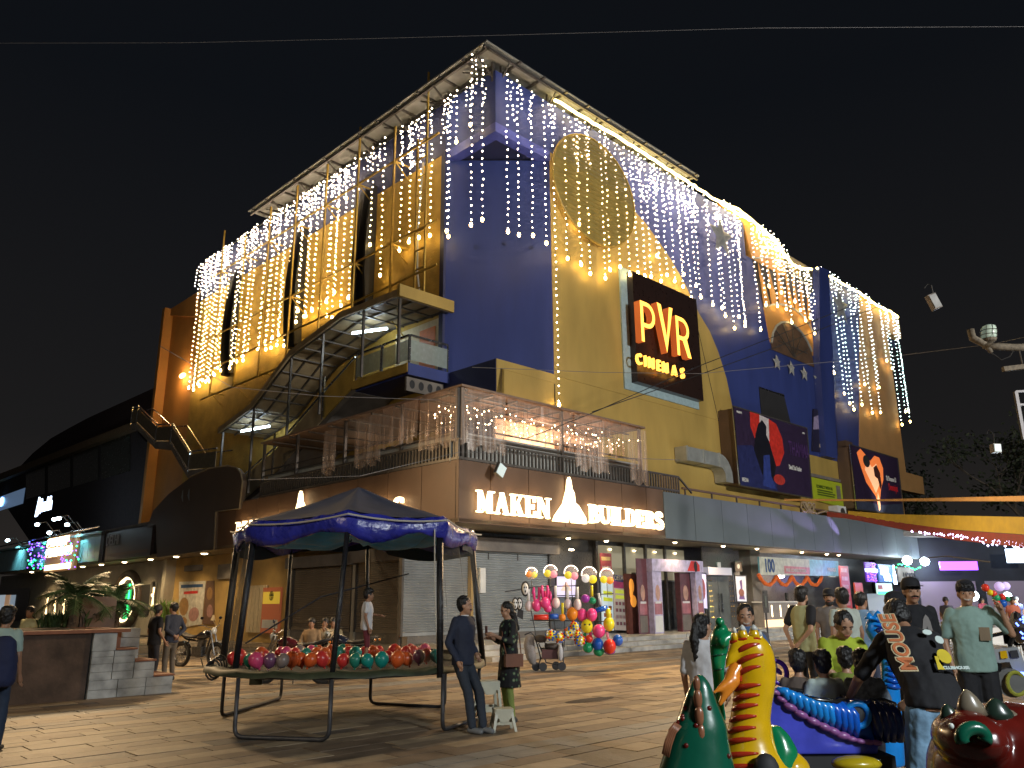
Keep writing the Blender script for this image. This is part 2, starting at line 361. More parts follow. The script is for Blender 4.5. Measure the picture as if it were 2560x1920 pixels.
for k in range(5):
    t = MB(FR); x = 2.8*k+.4; t.bar((x, -.1, 22.2), (x, -.1, 23.1), .08); t.bar((x, -.1, 22.4), (x, .5, 23.05), .05); t.build('truss', m_steel, rf)

# --- round mesh disc in front of the right-hand wall
dc = empty('mesh_disc', FR.w((6.4, .3, 17)), 'large round wire mesh disc with olive rim mounted high on the mustard wall', 'disc')
cpx = FR.px(*c2(1025, 1045), .35)
rx = (FR.px(*c2(1285, 1000), .35)[0]-FR.px(*c2(765, 1050), .35)[0])/2; rz = 2.55
ring = arc(cpx[0], cpx[1], rx, rz, 0, 360, 40)[:-1]
MB(FR).tube([(x, .35, z) for x, z in ring], .05, closed=True).build('rim', m_ysteel, dc)
m_mesh = mat('olive_mesh', (.36, .27, .07), .6, var=.2, scale=2)
nn = m_mesh.node_tree; pb = nn.nodes['Principled BSDF']
pb.inputs['Alpha'].default_value = .9
MB(FR).poly([(x, .33, z) for x, z in ring]).build('mesh_sheet', m_mesh, dc)
g = MB(FR)
for k in range(-11, 12):
    d = k*.23; h = rx*math.sqrt(max(0, 1-(d/rx)**2))*.98
    if h > .2: g.bar((cpx[0]-h*.96, .34, cpx[1]+d*.9-h*.25*0), (cpx[0]+h*.96, .34, cpx[1]+d*.9), .018)
g.build('mesh_wires', m_ysteel, dc, kind='stuff')

# --- star ornaments
def star(s_, z_, r, o=.14):
    pts = []
    for k in range(10):
        a = math.pi/2+math.pi*k/5; rr = r if k % 2 == 0 else r*.42
        pts.append((s_+rr*math.cos(a), z_+rr*math.sin(a)))
    m = MB(FR); n = 10
    m.add([(x, o-.05, z) for x, z in pts]+[(s_, o+.12, z_), (s_, o-.05, z_)], [(i, (i+1) % n, n) for i in range(n)]+[((i+1) % n, i, n+1) for i in range(n)])
    return m
m_star = mat('white_star', (.26, .27, .27), .5)
for i, (p, r, lb) in enumerate([(c5(590, 1200), .5, 'small white star, lowest row, nearest the window corner'), (c5(685, 1240), .5, 'small white star, second from the left under the arched window'),
      (c5(770, 1275), .5, 'small white star, third from the left under the arched window'), (c5(855, 1310), .5, 'small white star, rightmost in the row under the window'),
      (c5(225, 370), 1.25, 'big pale star high on the blue wall left of the orange crest'), (c5(1010, 830), 1.35, 'big pale star high on the blue wall right of the pier')]):
    s_, z_ = FR.px(*p, .14 if i < 4 else .5)
    o = star(s_, z_, r, .14 if i < 4 else .5).build('star_ornament', m_star); tag(o, lb, 'star', 'stars on the blue wall')

# --- PVR sign
sg = empty('cinema_sign', FR.w((10.6, .2, 10.8)), 'big square black sign with glowing orange PVR CINEMAS letters', 'sign')
MB(FR).box(7.6, 13.4, .032, .1, 10.5, 16.25).build('backing_frame', mat('pale_blue_frame', (.30, .42, .46), .5), sg)
MB(FR).box(8.1, 13.32, .1, .42, 10.85, 16.05).build('panel', mat('black_sign_panel', (.022, .012, .010), .3, var=.2), sg)
m_let = mat('letter_face_amber', (1, .5, .1), emit=(1, .46, .06), estr=2.3)
m_side = mat('letter_side_bronze', (.45, .16, .06), .4, emit=(.8, .13, .02), estr=.35)
def sgp(pts, o0=.62, o1=.95): return pts
# corners traced on the sign plane moved out by the depth of the letters
SGc = crop(1540, 670, 220/1073)
def q(pts, o=.95): return [FR.px(*SGc(x, y), o) for x, y in pts]
def letter(name, polys, o0, o1):
    a = MB(FR); a.cur = 0
    for pl in polys:
        n = len(pl); b0 = len(a.v)
        a.cur = 0; a.add([(x, o1, z) for x, z in pl], [list(range(n))])
        a.cur = 1; a.add([(x, o0, z) for x, z in pl]+[(x, o1-.004, z) for x, z in pl], [(i, (i+1) % n, n+(i+1) % n, n+i) for i in range(n)]+[list(range(n))])
    return a.build(name, [m_let, m_side], sg, recalc=False)
def pbowl(x0, xr, zt, zb, th, n=12):
    cz = (zt+zb)/2; rz = (zt-zb)/2; xs = x0+ (xr-x0)*.35
    out = [(x0, zt)]+[(xs+(xr-xs)*math.cos(a), cz+rz*math.sin(a)) for a in np.linspace(math.pi/2, -math.pi/2, n)]+[(x0, zb)]
    inn = [(x0, zb+th)]+[(xs+(xr-xs-th)*math.cos(a), cz+(rz-th)*math.sin(a)) for a in np.linspace(-math.pi/2, math.pi/2, n)]+[(x0, zt-th)]
    return out, inn
def ring_poly(out, inn):
    # strips between the outer and inner edge
    o_, i_ = out, inn[::-1]; return [[o_[k], o_[k+1], i_[k+1], i_[k]] for k in range(len(o_)-1)]
(pTLx, pTLz) = q([(290, 390)])[0]; (pBLx, pBLz) = q([(320, 890)])[0]; pr_ = q([(475, 600)])[0][0]; pbz = q([(350, 720)])[0][1]
zt, zb = pTLz, pBLz
th = .205
xs0 = pTLx
out, inn = pbowl(xs0+th*.9, pr_, zt, pbz, th*.95)
LOD, LOU = .62, .95
letter('letter_p', [[(xs0, zt), (xs0+th, zt), (xs0+th, zb), (xs0, zb)]]+ring_poly(out, inn), LOD, LOU)
v1 = q([(497, 415), (545, 445), (622, 850), (645, 480), (687, 492), (625, 1035)])
letter('letter_v', [[v1[0], v1[1], v1[2], v1[5]], [v1[2], v1[3], v1[4], v1[5]]], LOD, LOU)
r0, rr_ = q([(722, 575), (885, 720)]); rb = q([(750, 1055)])[0]; rl = q([(880, 1100), (922, 1112), (822, 880), (860, 850)])
rbz = q([(800, 880)])[0][1]
out, inn = pbowl(r0[0]+th*.9, rr_[0], r0[1], rbz, th*.95)
letter('letter_r', [[(r0[0], r0[1]), (r0[0]+th, r0[1]), (r0[0]+th, rb[1]), (r0[0], rb[1])]]+ring_poly(out, inn)+[[(r0[0]+.45, rbz+.1), (r0[0]+.8, rbz+.22), (rl[1][0], zb-.02), (rl[0][0], zb-.02)]], LOD, LOU)
c0 = q([(285, 1140)])[0]; c1_ = q([(935, 1330)])[0]
cw = (c1_[0]-c0[0])
cz0 = q([(320, 1160)])[0][1]-.02
for i, chh in enumerate('CINEMAS'):
    x = c0[0]+[.02, .165, .235, .39, .495, .675, .85][i]*cw
    t_ = MB(FR); t_.text(chh, x, cz0+.04, .72, .70, .12, .008, .82); t_.build('letter_'+chh.lower(), m_let, sg)
# duct
dx, dz = FR.px(*c4(1540, 1400), .3)
du = MB(FR)
zc = dz
du.box(11.2, 14.0, .03, .65, zc-.32, zc+.32)
ob = du.build('duct_run', m_grey, None); 
dct = empty('ventilation_duct', FR.w((12.6, .3, zc-.7)), 'galvanised rectangular vent duct with elbow on the mustard wall', 'duct'); ob.parent = dct; ob.location = ob.location-dct.location
ob.data.materials[0] = mat('galvanised_sheet', (.42, .44, .42), .4, .5, var=.15, scale=3)
e_ = MB(FR)
rg = []
for t in np.linspace(0, 90, 7):
    a = R_(t); cx, cz_ = 14.0, zc-.75
    p = lambda r: (cx+r*math.sin(a), cz_+r*math.cos(a))
    i_, o2 = p(.43), p(1.07)
    rg.append([(i_[0], .03, i_[1]), (o2[0], .03, o2[1]), (o2[0], .65, o2[1]), (i_[0], .65, i_[1])])
rg.append([(14.43, .03, zc-1.0), (15.07, .03, zc-1.0), (15.07, .65, zc-1.0), (14.43, .65, zc-1.0)])
e_.loft(rg); e_.build('duct_elbow', MATS['galvanised_sheet'], dct)
for x in (11.25, 12.6, 13.95): MB(FR).box(x, x+.05, .02, .68, zc-.35, zc+.35).build('flange', MATS['galvanised_sheet'], dct)
# ================================================================ curtain of fairy lights
m_bulb = mat('bulb_white', (1, .9, .8), emit=(1, .78, .56), estr=34)
m_bulbw = mat('bulb_warm_tint', (1, .8, .5), emit=(1, .74, .36), estr=38)  # same bulbs with a yellow cast tinted in, used before yellow walls
m_bulbc = mat('bulb_coloured', (.8, .9, 1), emit=(.75, .9, .85), estr=20)
m_end = mat('bulb_cluster_warm', (1, .8, .4), emit=(1, .66, .22), estr=34)
m_rope = mat('rope_light_yellow', (1, .9, .4), emit=(1, .74, .24), estr=15)
rnd = random.Random(3)
STR = []
def strand(fr, s_, off, zt, zb, side, warm=False, col=None, double=True):
    rt = empty('light_strand', fr.w((s_, off, zb)), None, 'light string', 'strands of the fairy light curtain')
    d = rnd.uniform(-.12, .12)
    MB(fr).tube([(s_, off, zt), (s_+d*.3, off, (zt+zb)/2), (s_+d*.2, off, zb)], .006, 3).build('wire', m_wire, rt)
    m = MB(fr); z = zt-rnd.uniform(0, .2)
    sp = .285
    while z > zb+.1:
        t = (zt-z)/(zt-zb); m.octa((s_+d*.3*math.sin(t*3)+rnd.uniform(-.035, .035), off+rnd.uniform(-.03, .03), z), rnd.uniform(.025, .037)); z -= sp*rnd.uniform(.9, 1.1)
    if double:                                        # the loose second loop near the top
        ln = rnd.uniform(1.1, 2.6); z = zt-rnd.uniform(.1, .3); x = s_+rnd.uniform(.15, .4); zz_ = zt-min(ln, zt-zb)
        while z > zz_:
            m.octa((x, off+rnd.uniform(-.05, .05), z), rnd.uniform(.022, .032)); z -= .21; x += rnd.uniform(-.14, .14)
    onyel = side == 'left' and s_ > 3 or (side == 'right' and (3.2 < s_ < 9))
    mz = [0 if (not onyel or m.v[f[0]][2] > 19.9) else 1 for f in m.f]; m.mi = mz
    m.build('bulbs', [col or m_bulb, m_bulbw], rt, kind='stuff')
    e = MB(fr)
    e.sph((s_+d*.2, off, zb), (.075, .06, .10), 6, 4)
    e.build('end_bulb', m_end, rt)
    STR.append((side, s_, rt))
# right-hand front: ends traced from the picture
ends = [c2(*p) for p in ((205, 1270), (280, 1235), (450, 1315), (520, 1335), (615, 1340), (700, 1390), (840, 1490), (930, 1530), (990, 1590), (1090, 1620), (1120, 1565), (1187, 1545))]
ends += [c4(*p) for p in ((785, 1085), (1250, 228), (1305, 215), (1350, 240), (1390, 240), (1455, 270), (1495, 230), (1545, 270), (1600, 305), (1655, 380), (1685, 300), (1715, 375), (1795, 425), (1880, 500), (1940, 580), (1970, 505), (2010, 565), (2110, 590))]
ends += [c5(*p) for p in ((515, 822), (590, 830), (648, 850), (705, 800), (740, 855), (685, 938), (775, 925), (805, 905), (835, 1010), (535, 700), (615, 740), (960, 1270), (1030, 1405), (1065, 1470), (1092, 1510), (1145, 1478), (1215, 1532), (1257, 1365), (1268, 1530), (1165, 1345))]
for p in ends:
    s_, z_ = FR.px(*p, .32)
    zt = 22.5 if s_ < 17 or s_ > 28.5 else (22.9 if s_ < 22.5 else (22.4 if s_ < 24.3 else 21.6))
    if -.1 < s_ < 2: pass
    strand(FR, s_, .32, zt, z_, 'right', col=(m_bulbc if s_ > 30 else None))
# strands ending free past the building end
for p in ((1410, 1610), (1432, 1525), (1462, 1590), (1452, 1520)):
    s_, z_ = FR.px(*c5(*p), .32); strand(FR, s_, .32, 22.4, z_, 'right', col=m_bulbc)
for p in ((1310, 1190), (1345, 1240)):
    s_, z_ = FR.px(*c5(*p), .32); strand(FR, s_, .32, 22.4, z_, 'right', col=m_bulbc)
# extra strands over the disc and the blue wall
for s_, zb in ((4.6, 17.2), (10.3, 17.5), (12.5, 17.2), (15.9, 16.3), (18.2, 16.1)): strand(FR, s_, .32, 22.5, zb, 'right')
# left-hand front
endl = [c1(*p) for p in ((1900, 1345), (1885, 1310), (1775, 1340), (1705, 1352), (1640, 1380), (1575, 1437), (1450, 1600))]
endl += [c3(*p) for p in ((910, 465), (1000, 460), (1050, 450), (960, 500), (1095, 500), (1135, 510), (1190, 430), (1240, 380), (655, 700), (695, 720), (730, 710), (770, 690), (815, 695), (575, 730), (540, 765), (490, 790), (470, 810), (400, 820), (380, 840), (350, 880), (325, 930), (300, 932), (260, 960), (220, 985))]
for p in endl:
    s_, z_ = FL.px(*p, .45); strand(FL, s_, .45, 22.5, z_, 'left')
for s_, zb in ((1.0, 20.4), (1.9, 20.0), (4.1, 20.3), (4.9, 20.2), (10.1, 20.6), (12.0, 15.8), (15.9, 15.0), (19.7, 14.5), (21.3, 14.4), (24.8, 14.4), (26.0, 14.3), (10.7, 15.9), (11.4, 15.6), (12.7, 15.5), (13.4, 15.4), (14.2, 15.3), (16.6, 15.0), (17.3, 14.9), (18.1, 14.8), (20.5, 14.6), (22.4, 14.5), (23.2, 14.4), (24.0, 14.3), (25.4, 14.3), (26.7, 14.3), (7.9, 17.4)): strand(FL, s_, .45, 22.5, zb, 'left')
for side, word in (('right', 'right-hand front'), ('left', 'left-hand front')):
    L_ = sorted([q for q in STR if q[0] == side], key=lambda q: q[1])
    for i, (_, s_, o) in enumerate(L_):
        o['label'] = f'{ordn(i)} fairy light strand from the building corner on the {word}'
# rope lights along the parapet of the right-hand front
def rope(pts, lb):
    m = MB(FR); P = []
    for a, b in zip(pts[:-1], pts[1:]):
        n = max(2, int(abs(b[0]-a[0])/.35))
        for i in range(n): t = i/n; P.append((a[0]+(b[0]-a[0])*t, .34+rnd.uniform(-.03, .03), a[1]+(b[1]-a[1])*t+rnd.uniform(-.035, .035)))
    P.append((pts[-1][0], .34, pts[-1][1])); m.tube(P, .065, 5)
    tag(m.build('rope_light', m_rope, None), lb, 'rope light', 'yellow rope lights along the parapet')
rope([(3.2, 22.62), (8.4, 22.74), (15.08, 22.6), (19.7, 22.6)], 'longest glowing yellow rope light running along the parapet from the corner')
rope([FR.px(*c5(*p), .34) for p in ((175, 130), (235, 150), (330, 195), (400, 245), (500, 330), (600, 430), (640, 500), (690, 560), (740, 577), (815, 587))], 'glowing rope light looping over the orange crest and sagging to the pier')
rope([FR.px(*c5(*p), .34) for p in ((848, 575), (890, 625), (930, 630), (1030, 690), (1130, 742), (1230, 815), (1290, 850), (1330, 865), (1383, 903))], 'glowing rope light along the right end of the parapet above the tan wall')
m = MB(FL); m.tube([(0, .2, 22.6), (8, .22, 22.5), (16, .22, 22.6), (27.3, .2, 22.6)], .03, 4)
tag(m.build('header_cable', m_wire, None), 'dark cable the left-hand light curtain hangs from along the parapet', 'cable')
m = MB(FL); mm_ = []
for k in range(80):
    m.octa((rnd.uniform(7.5, 20), .45+rnd.uniform(-.1, .1), 22.5-abs(rnd.gauss(0, .85))), .028)
tag(m.build('light_clutter', m_bulb, None, kind='stuff'), 'tangled extra fairy bulbs along the top of the left-hand light curtain', 'light string')
m = MB(FR)
for k in range(150): s_ = rnd.choice([rnd.uniform(9.5, 18), rnd.uniform(20.4, 23.6)]); m.octa((s_, .3+rnd.uniform(-.05, .05), (22.6 if s_ > 19 else 21.8)-abs(rnd.gauss(0, .9))), .028)
tag(m.build('light_clutter', m_bulb, None, kind='stuff'), 'tangled extra fairy bulbs over the orange crest and blue wall top', 'light string')
# ================================================================ covered stair and landing on the left front
m_tube = mat('tube_light_white', (.8, .95, 1), emit=(.72, .9, 1), estr=16)
m_sheet2 = mat('stair_roof_sheet', (.30, .23, .13), .7, var=.25, scale=2)
cst = empty('stair_canopy', FL.w((10, 1.2, 9)), 'yellow edged sheet canopy stepping down over the outside stair', 'canopy')
prof = [(2.7, 12.95), (6.6, 13.1), (10.7, 12.35), (14.1, 10.5), (17.3, 9.85)]
m = MB(FL); m.loft([[(v, .05, z), (v, 2.5, z), (v, 2.5, z+.04), (v, .05, z+.04)] for v, z in prof]); m.build('sheet', m_sheet2, cst)
for (a, b) in zip(prof[:-1], prof[1:]):
    n = 4
    for yy in (.1, .9, 1.7, 2.42): MB(FL).bar((a[0], yy, a[1]-.06), (b[0], yy, b[1]-.06), .07).build('rafter', m_steel, cst)
    for i in range(n):
        p = lerp(a, b, i/n); MB(FL).bar((p[0], .08, p[1]-.12), (p[0], 2.42, p[1]-.12), .06).build('purlin', m_steel, cst)
    MB(FL).loft([[(a[0], 2.5, a[1]-.1), (a[0], 2.6, a[1]-.1), (a[0], 2.6, a[1]+.16), (a[0], 2.5, a[1]+.16)], [(b[0], 2.5, b[1]-.1), (b[0], 2.6, b[1]-.1), (b[0], 2.6, b[1]+.16), (b[0], 2.5, b[1]+.16)]]).build('fascia_beam', m_sheet2, cst)
MB(FL).box(2.55, 2.7, -.1, 2.6, 12.82, 13.3).build('fascia_beam', m_yel, cst)
for v, zt, zb in ((2.8, 12.9, 10.2), (5.2, 13.0, 10.2), (8.2, 12.8, 9.2), (10.8, 12.3, 8.3), (14, 10.5, 6.5), (17.1, 9.8, 5.8)):
    MB(FL).bar((v, 2.4, zb), (v, 2.4, zt), .09).build('post', m_steel, cst)
def tube_light(p, q_, lb):
    a = np.array(p, float); b = np.array(q_, float)
    r = empty('tube_light', FL.w((a+b)/2), lb, 'tube light', 'fluorescent tubes under the stair canopy')
    MB(FL).tube([a, b], .045, 8).build('tube', m_tube, r); MB(FL).bar(a+[0, 0, .08], b+[0, 0, .08], .07, .04).build('batten', m_white, r)
    lamp('tube_glow', 'POINT', FL.w((a+b)/2+np.array([0, 0, -.12])), None, 38, (.75, .9, 1), .25)
ta = FL.px(*c3(1325, 545), 1.3); tb = FL.px(*c3(1525, 590), 1.3)
tube_light((7.0, 1.75, 12.6), (5.6, .95, 12.65), 'upper white fluorescent tube under the landing canopy')
tube_light((16.2, 1.9, 9.78), (14.9, 1.1, 9.95), 'lower white fluorescent tube at the foot of the stair canopy')
# landing balcony with glass rail
bal = empty('landing_balcony', FL.w((4, 1, 9.7)), 'stair landing balcony with glass railing and blue underside by the corner', 'balcony')
MB(FL).box(2.65, 6.3, .0, 2.0, 10.0, 10.25).build('slab', m_ochre, bal)
MB(FL).box(2.62, 2.75, .0, 2.05, 9.85, 10.3).build('end_beam', m_blue, bal)
MB(FL).box(2.66, 6.3, 2.0, 2.08, 9.95, 10.3).build('edge_beam', m_ochre, bal)
pl_ = MB(FL).box(2.9, 3.0, .1, 1.9, 9.3, 9.86).build('castellated_beam', m_conc, bal)
for k in range(4): MB(FL).sph((2.89, .35+.43*k, 9.58), (.02, .13, .17), 10, 6).build('beam_hole', m_dark, pl_)
MB(FL).box(2.9, 6.5, .0, 1.9, 9.9, 9.99).build('underside', m_blue, bal)
rl = empty('x', (0, 0, 0)); bpy.data.objects.remove(rl)
m_gl = mat('milky_glass', (.35, .42, .40), .25, alpha=.55)
for (a, b) in (((2.68, .1), (2.68, 1.95)), ((2.7, 1.98), (4.4, 1.98)), ((4.5, 1.98), (6.2, 1.98))):
    MB(FL).loft([[(a[0], a[1], 10.45), (b[0], b[1], 10.45), (b[0]+.02, b[1]+.02, 10.45), (a[0]+.02, a[1]+.02, 10.45)], [(a[0], a[1], 11.25), (b[0], b[1], 11.25), (b[0]+.02, b[1]+.02, 11.25), (a[0]+.02, a[1]+.02, 11.25)]]).build('glass_pane', m_gl, bal)
    MB(FL).bar((*a, 11.42), (*b, 11.42), .08).build('handrail', m_chrome, bal)
    for p in (a, b): MB(FL).bar((*p, 10.25), (*p, 11.42), .05).build('baluster', m_chrome, bal)
MB(FL).box(3.3, 6.2, .01, .06, 10.3, 12.75).build('lit_wall', mat('cream_wall', (.55, .47, .30), .7), bal)
dr = MB(FL).box(3.5, 4.5, .07, .1, 10.3, 12.45).build('doorway', mat('orange_door', (.65, .18, .03), .5), bal)
# stair flight below the canopy
stf = empty('outside_stair', FL.w((11, 1, 5.7)), 'enclosed outside stair flight running down under the yellow canopy', 'stairs')
fl = [(6.3, 10.1), (8.5, 9.1), (12.5, 7.2), (16.5, 5.9)]
m = MB(FL); m.loft([[(v, .1, z-.25), (v, 1.95, z-.25), (v, 1.95, z+.05), (v, .1, z+.05)] for v, z in fl]); m.build('flight', m_conc, stf)
for (a, b) in zip(fl[:-1], fl[1:]):
    MB(FL).loft([[(p[0], 1.97, p[1]+.0), (p[0], 2.03, p[1]+.0), (p[0], 2.03, p[1]+1.1), (p[0], 1.97, p[1]+1.1)] for p in (a, b)]).build('side_panel', m_ochre if a[0] < 8 else m_sheet2, stf)
    MB(FL).bar((a[0], 2.0, a[1]+1.25), (b[0], 2.0, b[1]+1.25), .06).build('handrail', m_chrome, stf)
for v, z in fl[1:]: MB(FL).bar((v, 2.05, z), (v, 2.05, z+1.9), .07).build('rail_post', m_chrome, stf)
n_ = 20
for k in range(n_):
    t = k/n_; v = 6.3+t*9.5; z = 10.1-t*4.2
    MB(FL).box(v, v+.45, .1, 1.9, z-.2, z-.02).build('step', m_conc, stf)

# ================================================================ ground-floor block
pod = empty('market_block', Q0, 'low shop block with brown and grey fascia wrapping the foot of the cinema', 'building')
ZS, ZT = 3.9, 5.78
MB(PR).hprism([(0, 0), (46, 0), (46, -6), (6, -6), (6, -54), (0, -54)], ZS+.02, ZS+.12).build('soffit', m_soffit, pod)
MB(PR).hprism([(0.1, -.1), (46, -.1), (46, -2.4), (3.83, -2.4), (3.83, -54), (.1, -54)], 5.55, 5.7).build('terrace_floor', m_conc, pod)
def panel(fr, a, b, z0, z1, m, y1=.0): MB(fr).box(a+.012, b-.012, -.12, y1, z0, z1).build('fascia_panel', m, pod)
ed = [0, 1.3, 3.0, 4.75, 6.35, 7.9, 9.4, 10.5]
for a, b in zip(ed[:-1], ed[1:]): panel(PR, a, b, ZS, ZT, m_brown)
MB(PR).box(0, 46, -.16, -.12, ZS, 5.7).build('fascia_backing', m_dark, pod)
MB(PL).box(.12, 54, -.16, -.12, ZS, 5.7).build('fascia_backing', m_dark, pod)
for k in range(17): panel(PR, 10.5+2.1*k, 12.6+2.1*k, ZS+.03, ZT-.06, m_grey, .02)
for k in range(9): panel(PL, 1.8*k, 1.8*k+1.8, ZS, ZT, m_brown)
# downlights
m_dl = mat('downlight_warm', (1, .8, .5), emit=(1, .74, .42), estr=16)
DLW = []
def downlight(fr, s_, o, z, e=22, col=(1, .74, .42), lb='', spot=True, r=.09):
    d = empty('downlight', fr.w((s_, o, z-.04)), lb, 'downlight', 'downlights in the soffits')
    MB(fr).tube([(s_, o, z), (s_, o, z-.05)], r*1.35, 10).build('rim', m_white, d)
    MB(fr).sph((s_, o, z-.05), (r, r, .05), 8, 4).build('bulb', m_dl, d)
    if e: lamp('downlight_beam', 'SPOT', fr.w((s_, o, z-.12)), fr.w((s_, o, 0)), e*9, col, .08, 140, .9)
x_l = [t4(690, 645), t4(1135, 680), t4(1445, 700), t4(1860, 738), t4(2090, 758), t4(2200, 765)]
for i, p in enumerate(x_l):
    g = at(*p, 3.9); d = g-Q0; s_ = float(d @ U); o = float(-(d @ V)); o = -.45
    s_ = PR.px(*p, o)[0]
    downlight(PR, s_, o, ZS, 22, lb=f'{ordn(i)} warm downlight from the left under the grey fascia')
for i, (s_, e) in enumerate(((2.0, 12), (6.8, 12), (9.0, 8))): downlight(PR, s_, -1.7, ZS, e, lb=f'{ordn(i)} small downlight under the brown fascia by the front shutter')

# --- MAKEN BUILDERS signs (serif capitals built from strokes)
def serif(ch_):
    T, t, s = .20, .085, .07     # thick, thin stem, serif height; glyph height 1
    R4 = lambda a, b, c, d: [(a, c), (b, c), (b, d), (a, d)]
    def foot(x, z, w=.34): return R4(x-w/2, x+w/2, z, z+s)
    def dg(x0, z0, x1, z1, w): return [(x0-w/2, z0), (x0+w/2, z0), (x1+w/2, z1), (x1-w/2, z1)]
    def bowl(x0, xr, z0, z1, th=.2, hn=.09):
        cz = (z0+z1)/2; rz = (z1-z0)/2; n = 8; O = []; I = []
        for k in range(n+1):
            a = math.pi/2-math.pi*k/n; O.append((x0+(xr-x0)*math.cos(a)**.7 if math.cos(a) > 0 else x0, cz+rz*math.sin(a))); I.append((x0+(xr-x0-th)*max(0, math.cos(a))**.7, cz+(rz-hn)*math.sin(a)))
        return [[O[k], O[k+1], I[k+1], I[k]] for k in range(n)]
    if ch_ == 'I': return .42, [R4(.21-T/2, .21+T/2, 0, 1), foot(.21, 0, .42), foot(.21, 1-s, .42)]
    if ch_ == 'M': return 1.12, [R4(.14, .14+t, 0, 1), R4(.76, .76+T, 0, 1), dg(.22, 1, .55, .1, T), dg(.82, 1, .55, .1, t), foot(.2, 0), foot(.89, 0, .42), foot(.16, 1-s, .3), foot(.95, 1-s, .3)]
    if ch_ == 'A': return .96, [dg(.16, 0, .46, 1, t), dg(.76, 0, .46, 1, T), R4(.28, .66, .3, .38), foot(.15, 0, .32), foot(.78, 0, .4)]
    if ch_ == 'K': return .98, [R4(.14, .14+T, 0, 1), dg(.4, .42, .8, 1, t), dg(.78, 0, .48, .6, T), foot(.27, 0, .44), foot(.27, 1-s, .44), foot(.82, 0, .36), foot(.8, 1-s, .32)]
    if ch_ == 'E': return .82, [R4(.12, .12+T, 0, 1), R4(.05, .74, 0, .1), R4(.05, .72, .9, 1), R4(.3, .6, .46, .54), R4(.66, .74, .0, .3), R4(.64, .72, .72, 1), R4(.55, .62, .38, .62)]
    if ch_ == 'N': return .98, [R4(.14, .14+t, 0, 1), R4(.76, .76+t, 0, 1), dg(.2, 1, .8, 0, T), foot(.2, 0), foot(.82, 1-s), foot(.14, 1-s, .26)]
    if ch_ == 'B': return .86, [R4(.12, .12+T, 0, 1), foot(.2, 0, .36), foot(.2, 1-s, .36)]+bowl(.36, .76, .5, 1)+bowl(.36, .82, 0, .56)
    if ch_ == 'U':
        P = []; n = 8
        for k in range(n+1): a = math.pi+math.pi*k/n; P.append(((.51+.37*math.cos(a), .38+.38*math.sin(a)), (.51+(.16 if k < n/2 else .27)*math.cos(a), .38+.28*math.sin(a))))
        return 1.0, [R4(.14, .14+T-.04, .36, 1), R4(.78, .78+t-.02, .36, 1), foot(.25, 1-s, .44), foot(.82, 1-s, .34)]+[[P[k][0], P[k+1][0], P[k+1][1], P[k][1]] for k in range(n)]
    if ch_ == 'L': return .8, [R4(.12, .12+T, 0, 1), foot(.25, 1-s, .44), R4(.05, .72, 0, .1), R4(.64, .72, 0, .32)]
    if ch_ == 'D': return .98, [R4(.12, .12+T, 0, 1), foot(.2, 0, .36), foot(.2, 1-s, .36)]+bowl(.36, .92, 0, 1, .24)
    if ch_ == 'R': return .96, [R4(.12, .12+T, 0, 1), foot(.25, 0, .44), foot(.2, 1-s, .36)]+bowl(.36, .8, .48, 1)+[dg(.76, 0, .5, .52, T), foot(.84, 0, .3)]
    if ch_ == 'S':
        P = []; n = 14
        for k in range(n+1):
            t_ = k/n
            a = R_(40+ (230)*min(1, t_*2)) if t_ <= .5 else R_(90-(230)*(t_-.5)*2)
            cx, cz, rx_, rz_ = (.38, .74, .26, .22) if t_ <= .5 else (.38, .27, .28, .23)
            P.append((cx+rx_*math.cos(a), cz+rz_*math.sin(a)))
        out = []
        for k in range(n): 
            a, b = P[k], P[k+1]; d = (b[0]-a[0], b[1]-a[1]); L_ = math.hypot(*d)+1e-6; nx, nz = -d[1]/L_*.09, d[0]/L_*.09
            out.append([(a[0]+nx, a[1]+nz), (b[0]+nx*1, b[1]+nz), (b[0]-nx, b[1]-nz), (a[0]-nx, a[1]-nz)])
        return .76, out+[R4(.56, .64, .72, .92), R4(.1, .18, .08, .3)]
    return .5, []
m_mk = mat('halo_letter_white', (1, .95, .85), emit=(1, .74, .40), estr=3.0)
def serif_word(fr, wd, x, z, h, sx, par, o=.12):
    for c_ in wd:
        adv, ps = serif(c_); m = MB(fr)
        for i, p in enumerate(ps):
            e = .0015*i; m.prism([(x+px*h*sx, z+pz*h) for px, pz in p], o, o+.10+e)
        m.build('letter_'+c_.lower(), m_mk, par); x += adv*h*sx*1.02
    return x
def maken(fr, par, s0, sc_=1):
    natw = lambda wd: sum(serif(c)[0] for c in wd)*1.02
    z0 = 4.22
    h1 = .67
    serif_word(fr, 'MAKEN', s0, z0, h1, 3.3*sc_/natw('MAKEN')/h1, par)
    tx = s0+3.4*sc_
    # spired arch emblem: two stepped flanks, inner steps, doorway and needle
    em = MB(fr)
    sx = lambda P: [(tx+(a-tx)*sc_, b) for a, b in P]
    em.prism(sx([(tx, z0-.06), (tx+.72, z0-.06), (tx+.76, z0+.1), (tx+.90, z0+.1), (tx+.94, z0-.06), (tx+1.66, z0-.06), (tx+1.62, z0+.14), (tx+1.28, z0+.52), (tx+1.1, z0+.62), (tx+1.06, z0+.94), (tx+.94, z0+1.1), (tx+.74, z0+1.1), (tx+.62, z0+.8), (tx+.52, z0+.55), (tx+.12, z0+.14)]), .12, .23)
    em.prism(sx([(tx+.72, z0+1.09), (tx+.95, z0+1.12), (tx+.90, z0+1.36), (tx+.835, z0+1.48), (tx+.77, z0+1.36)]), .12, .23)
    em.build('emblem', m_mk, par)
    serif_word(fr, 'BUILDERS', s0+5.22*sc_, z0, .64, 4.4*sc_/natw('BUILDERS')/.64, par)
    return s0+9.6*sc_
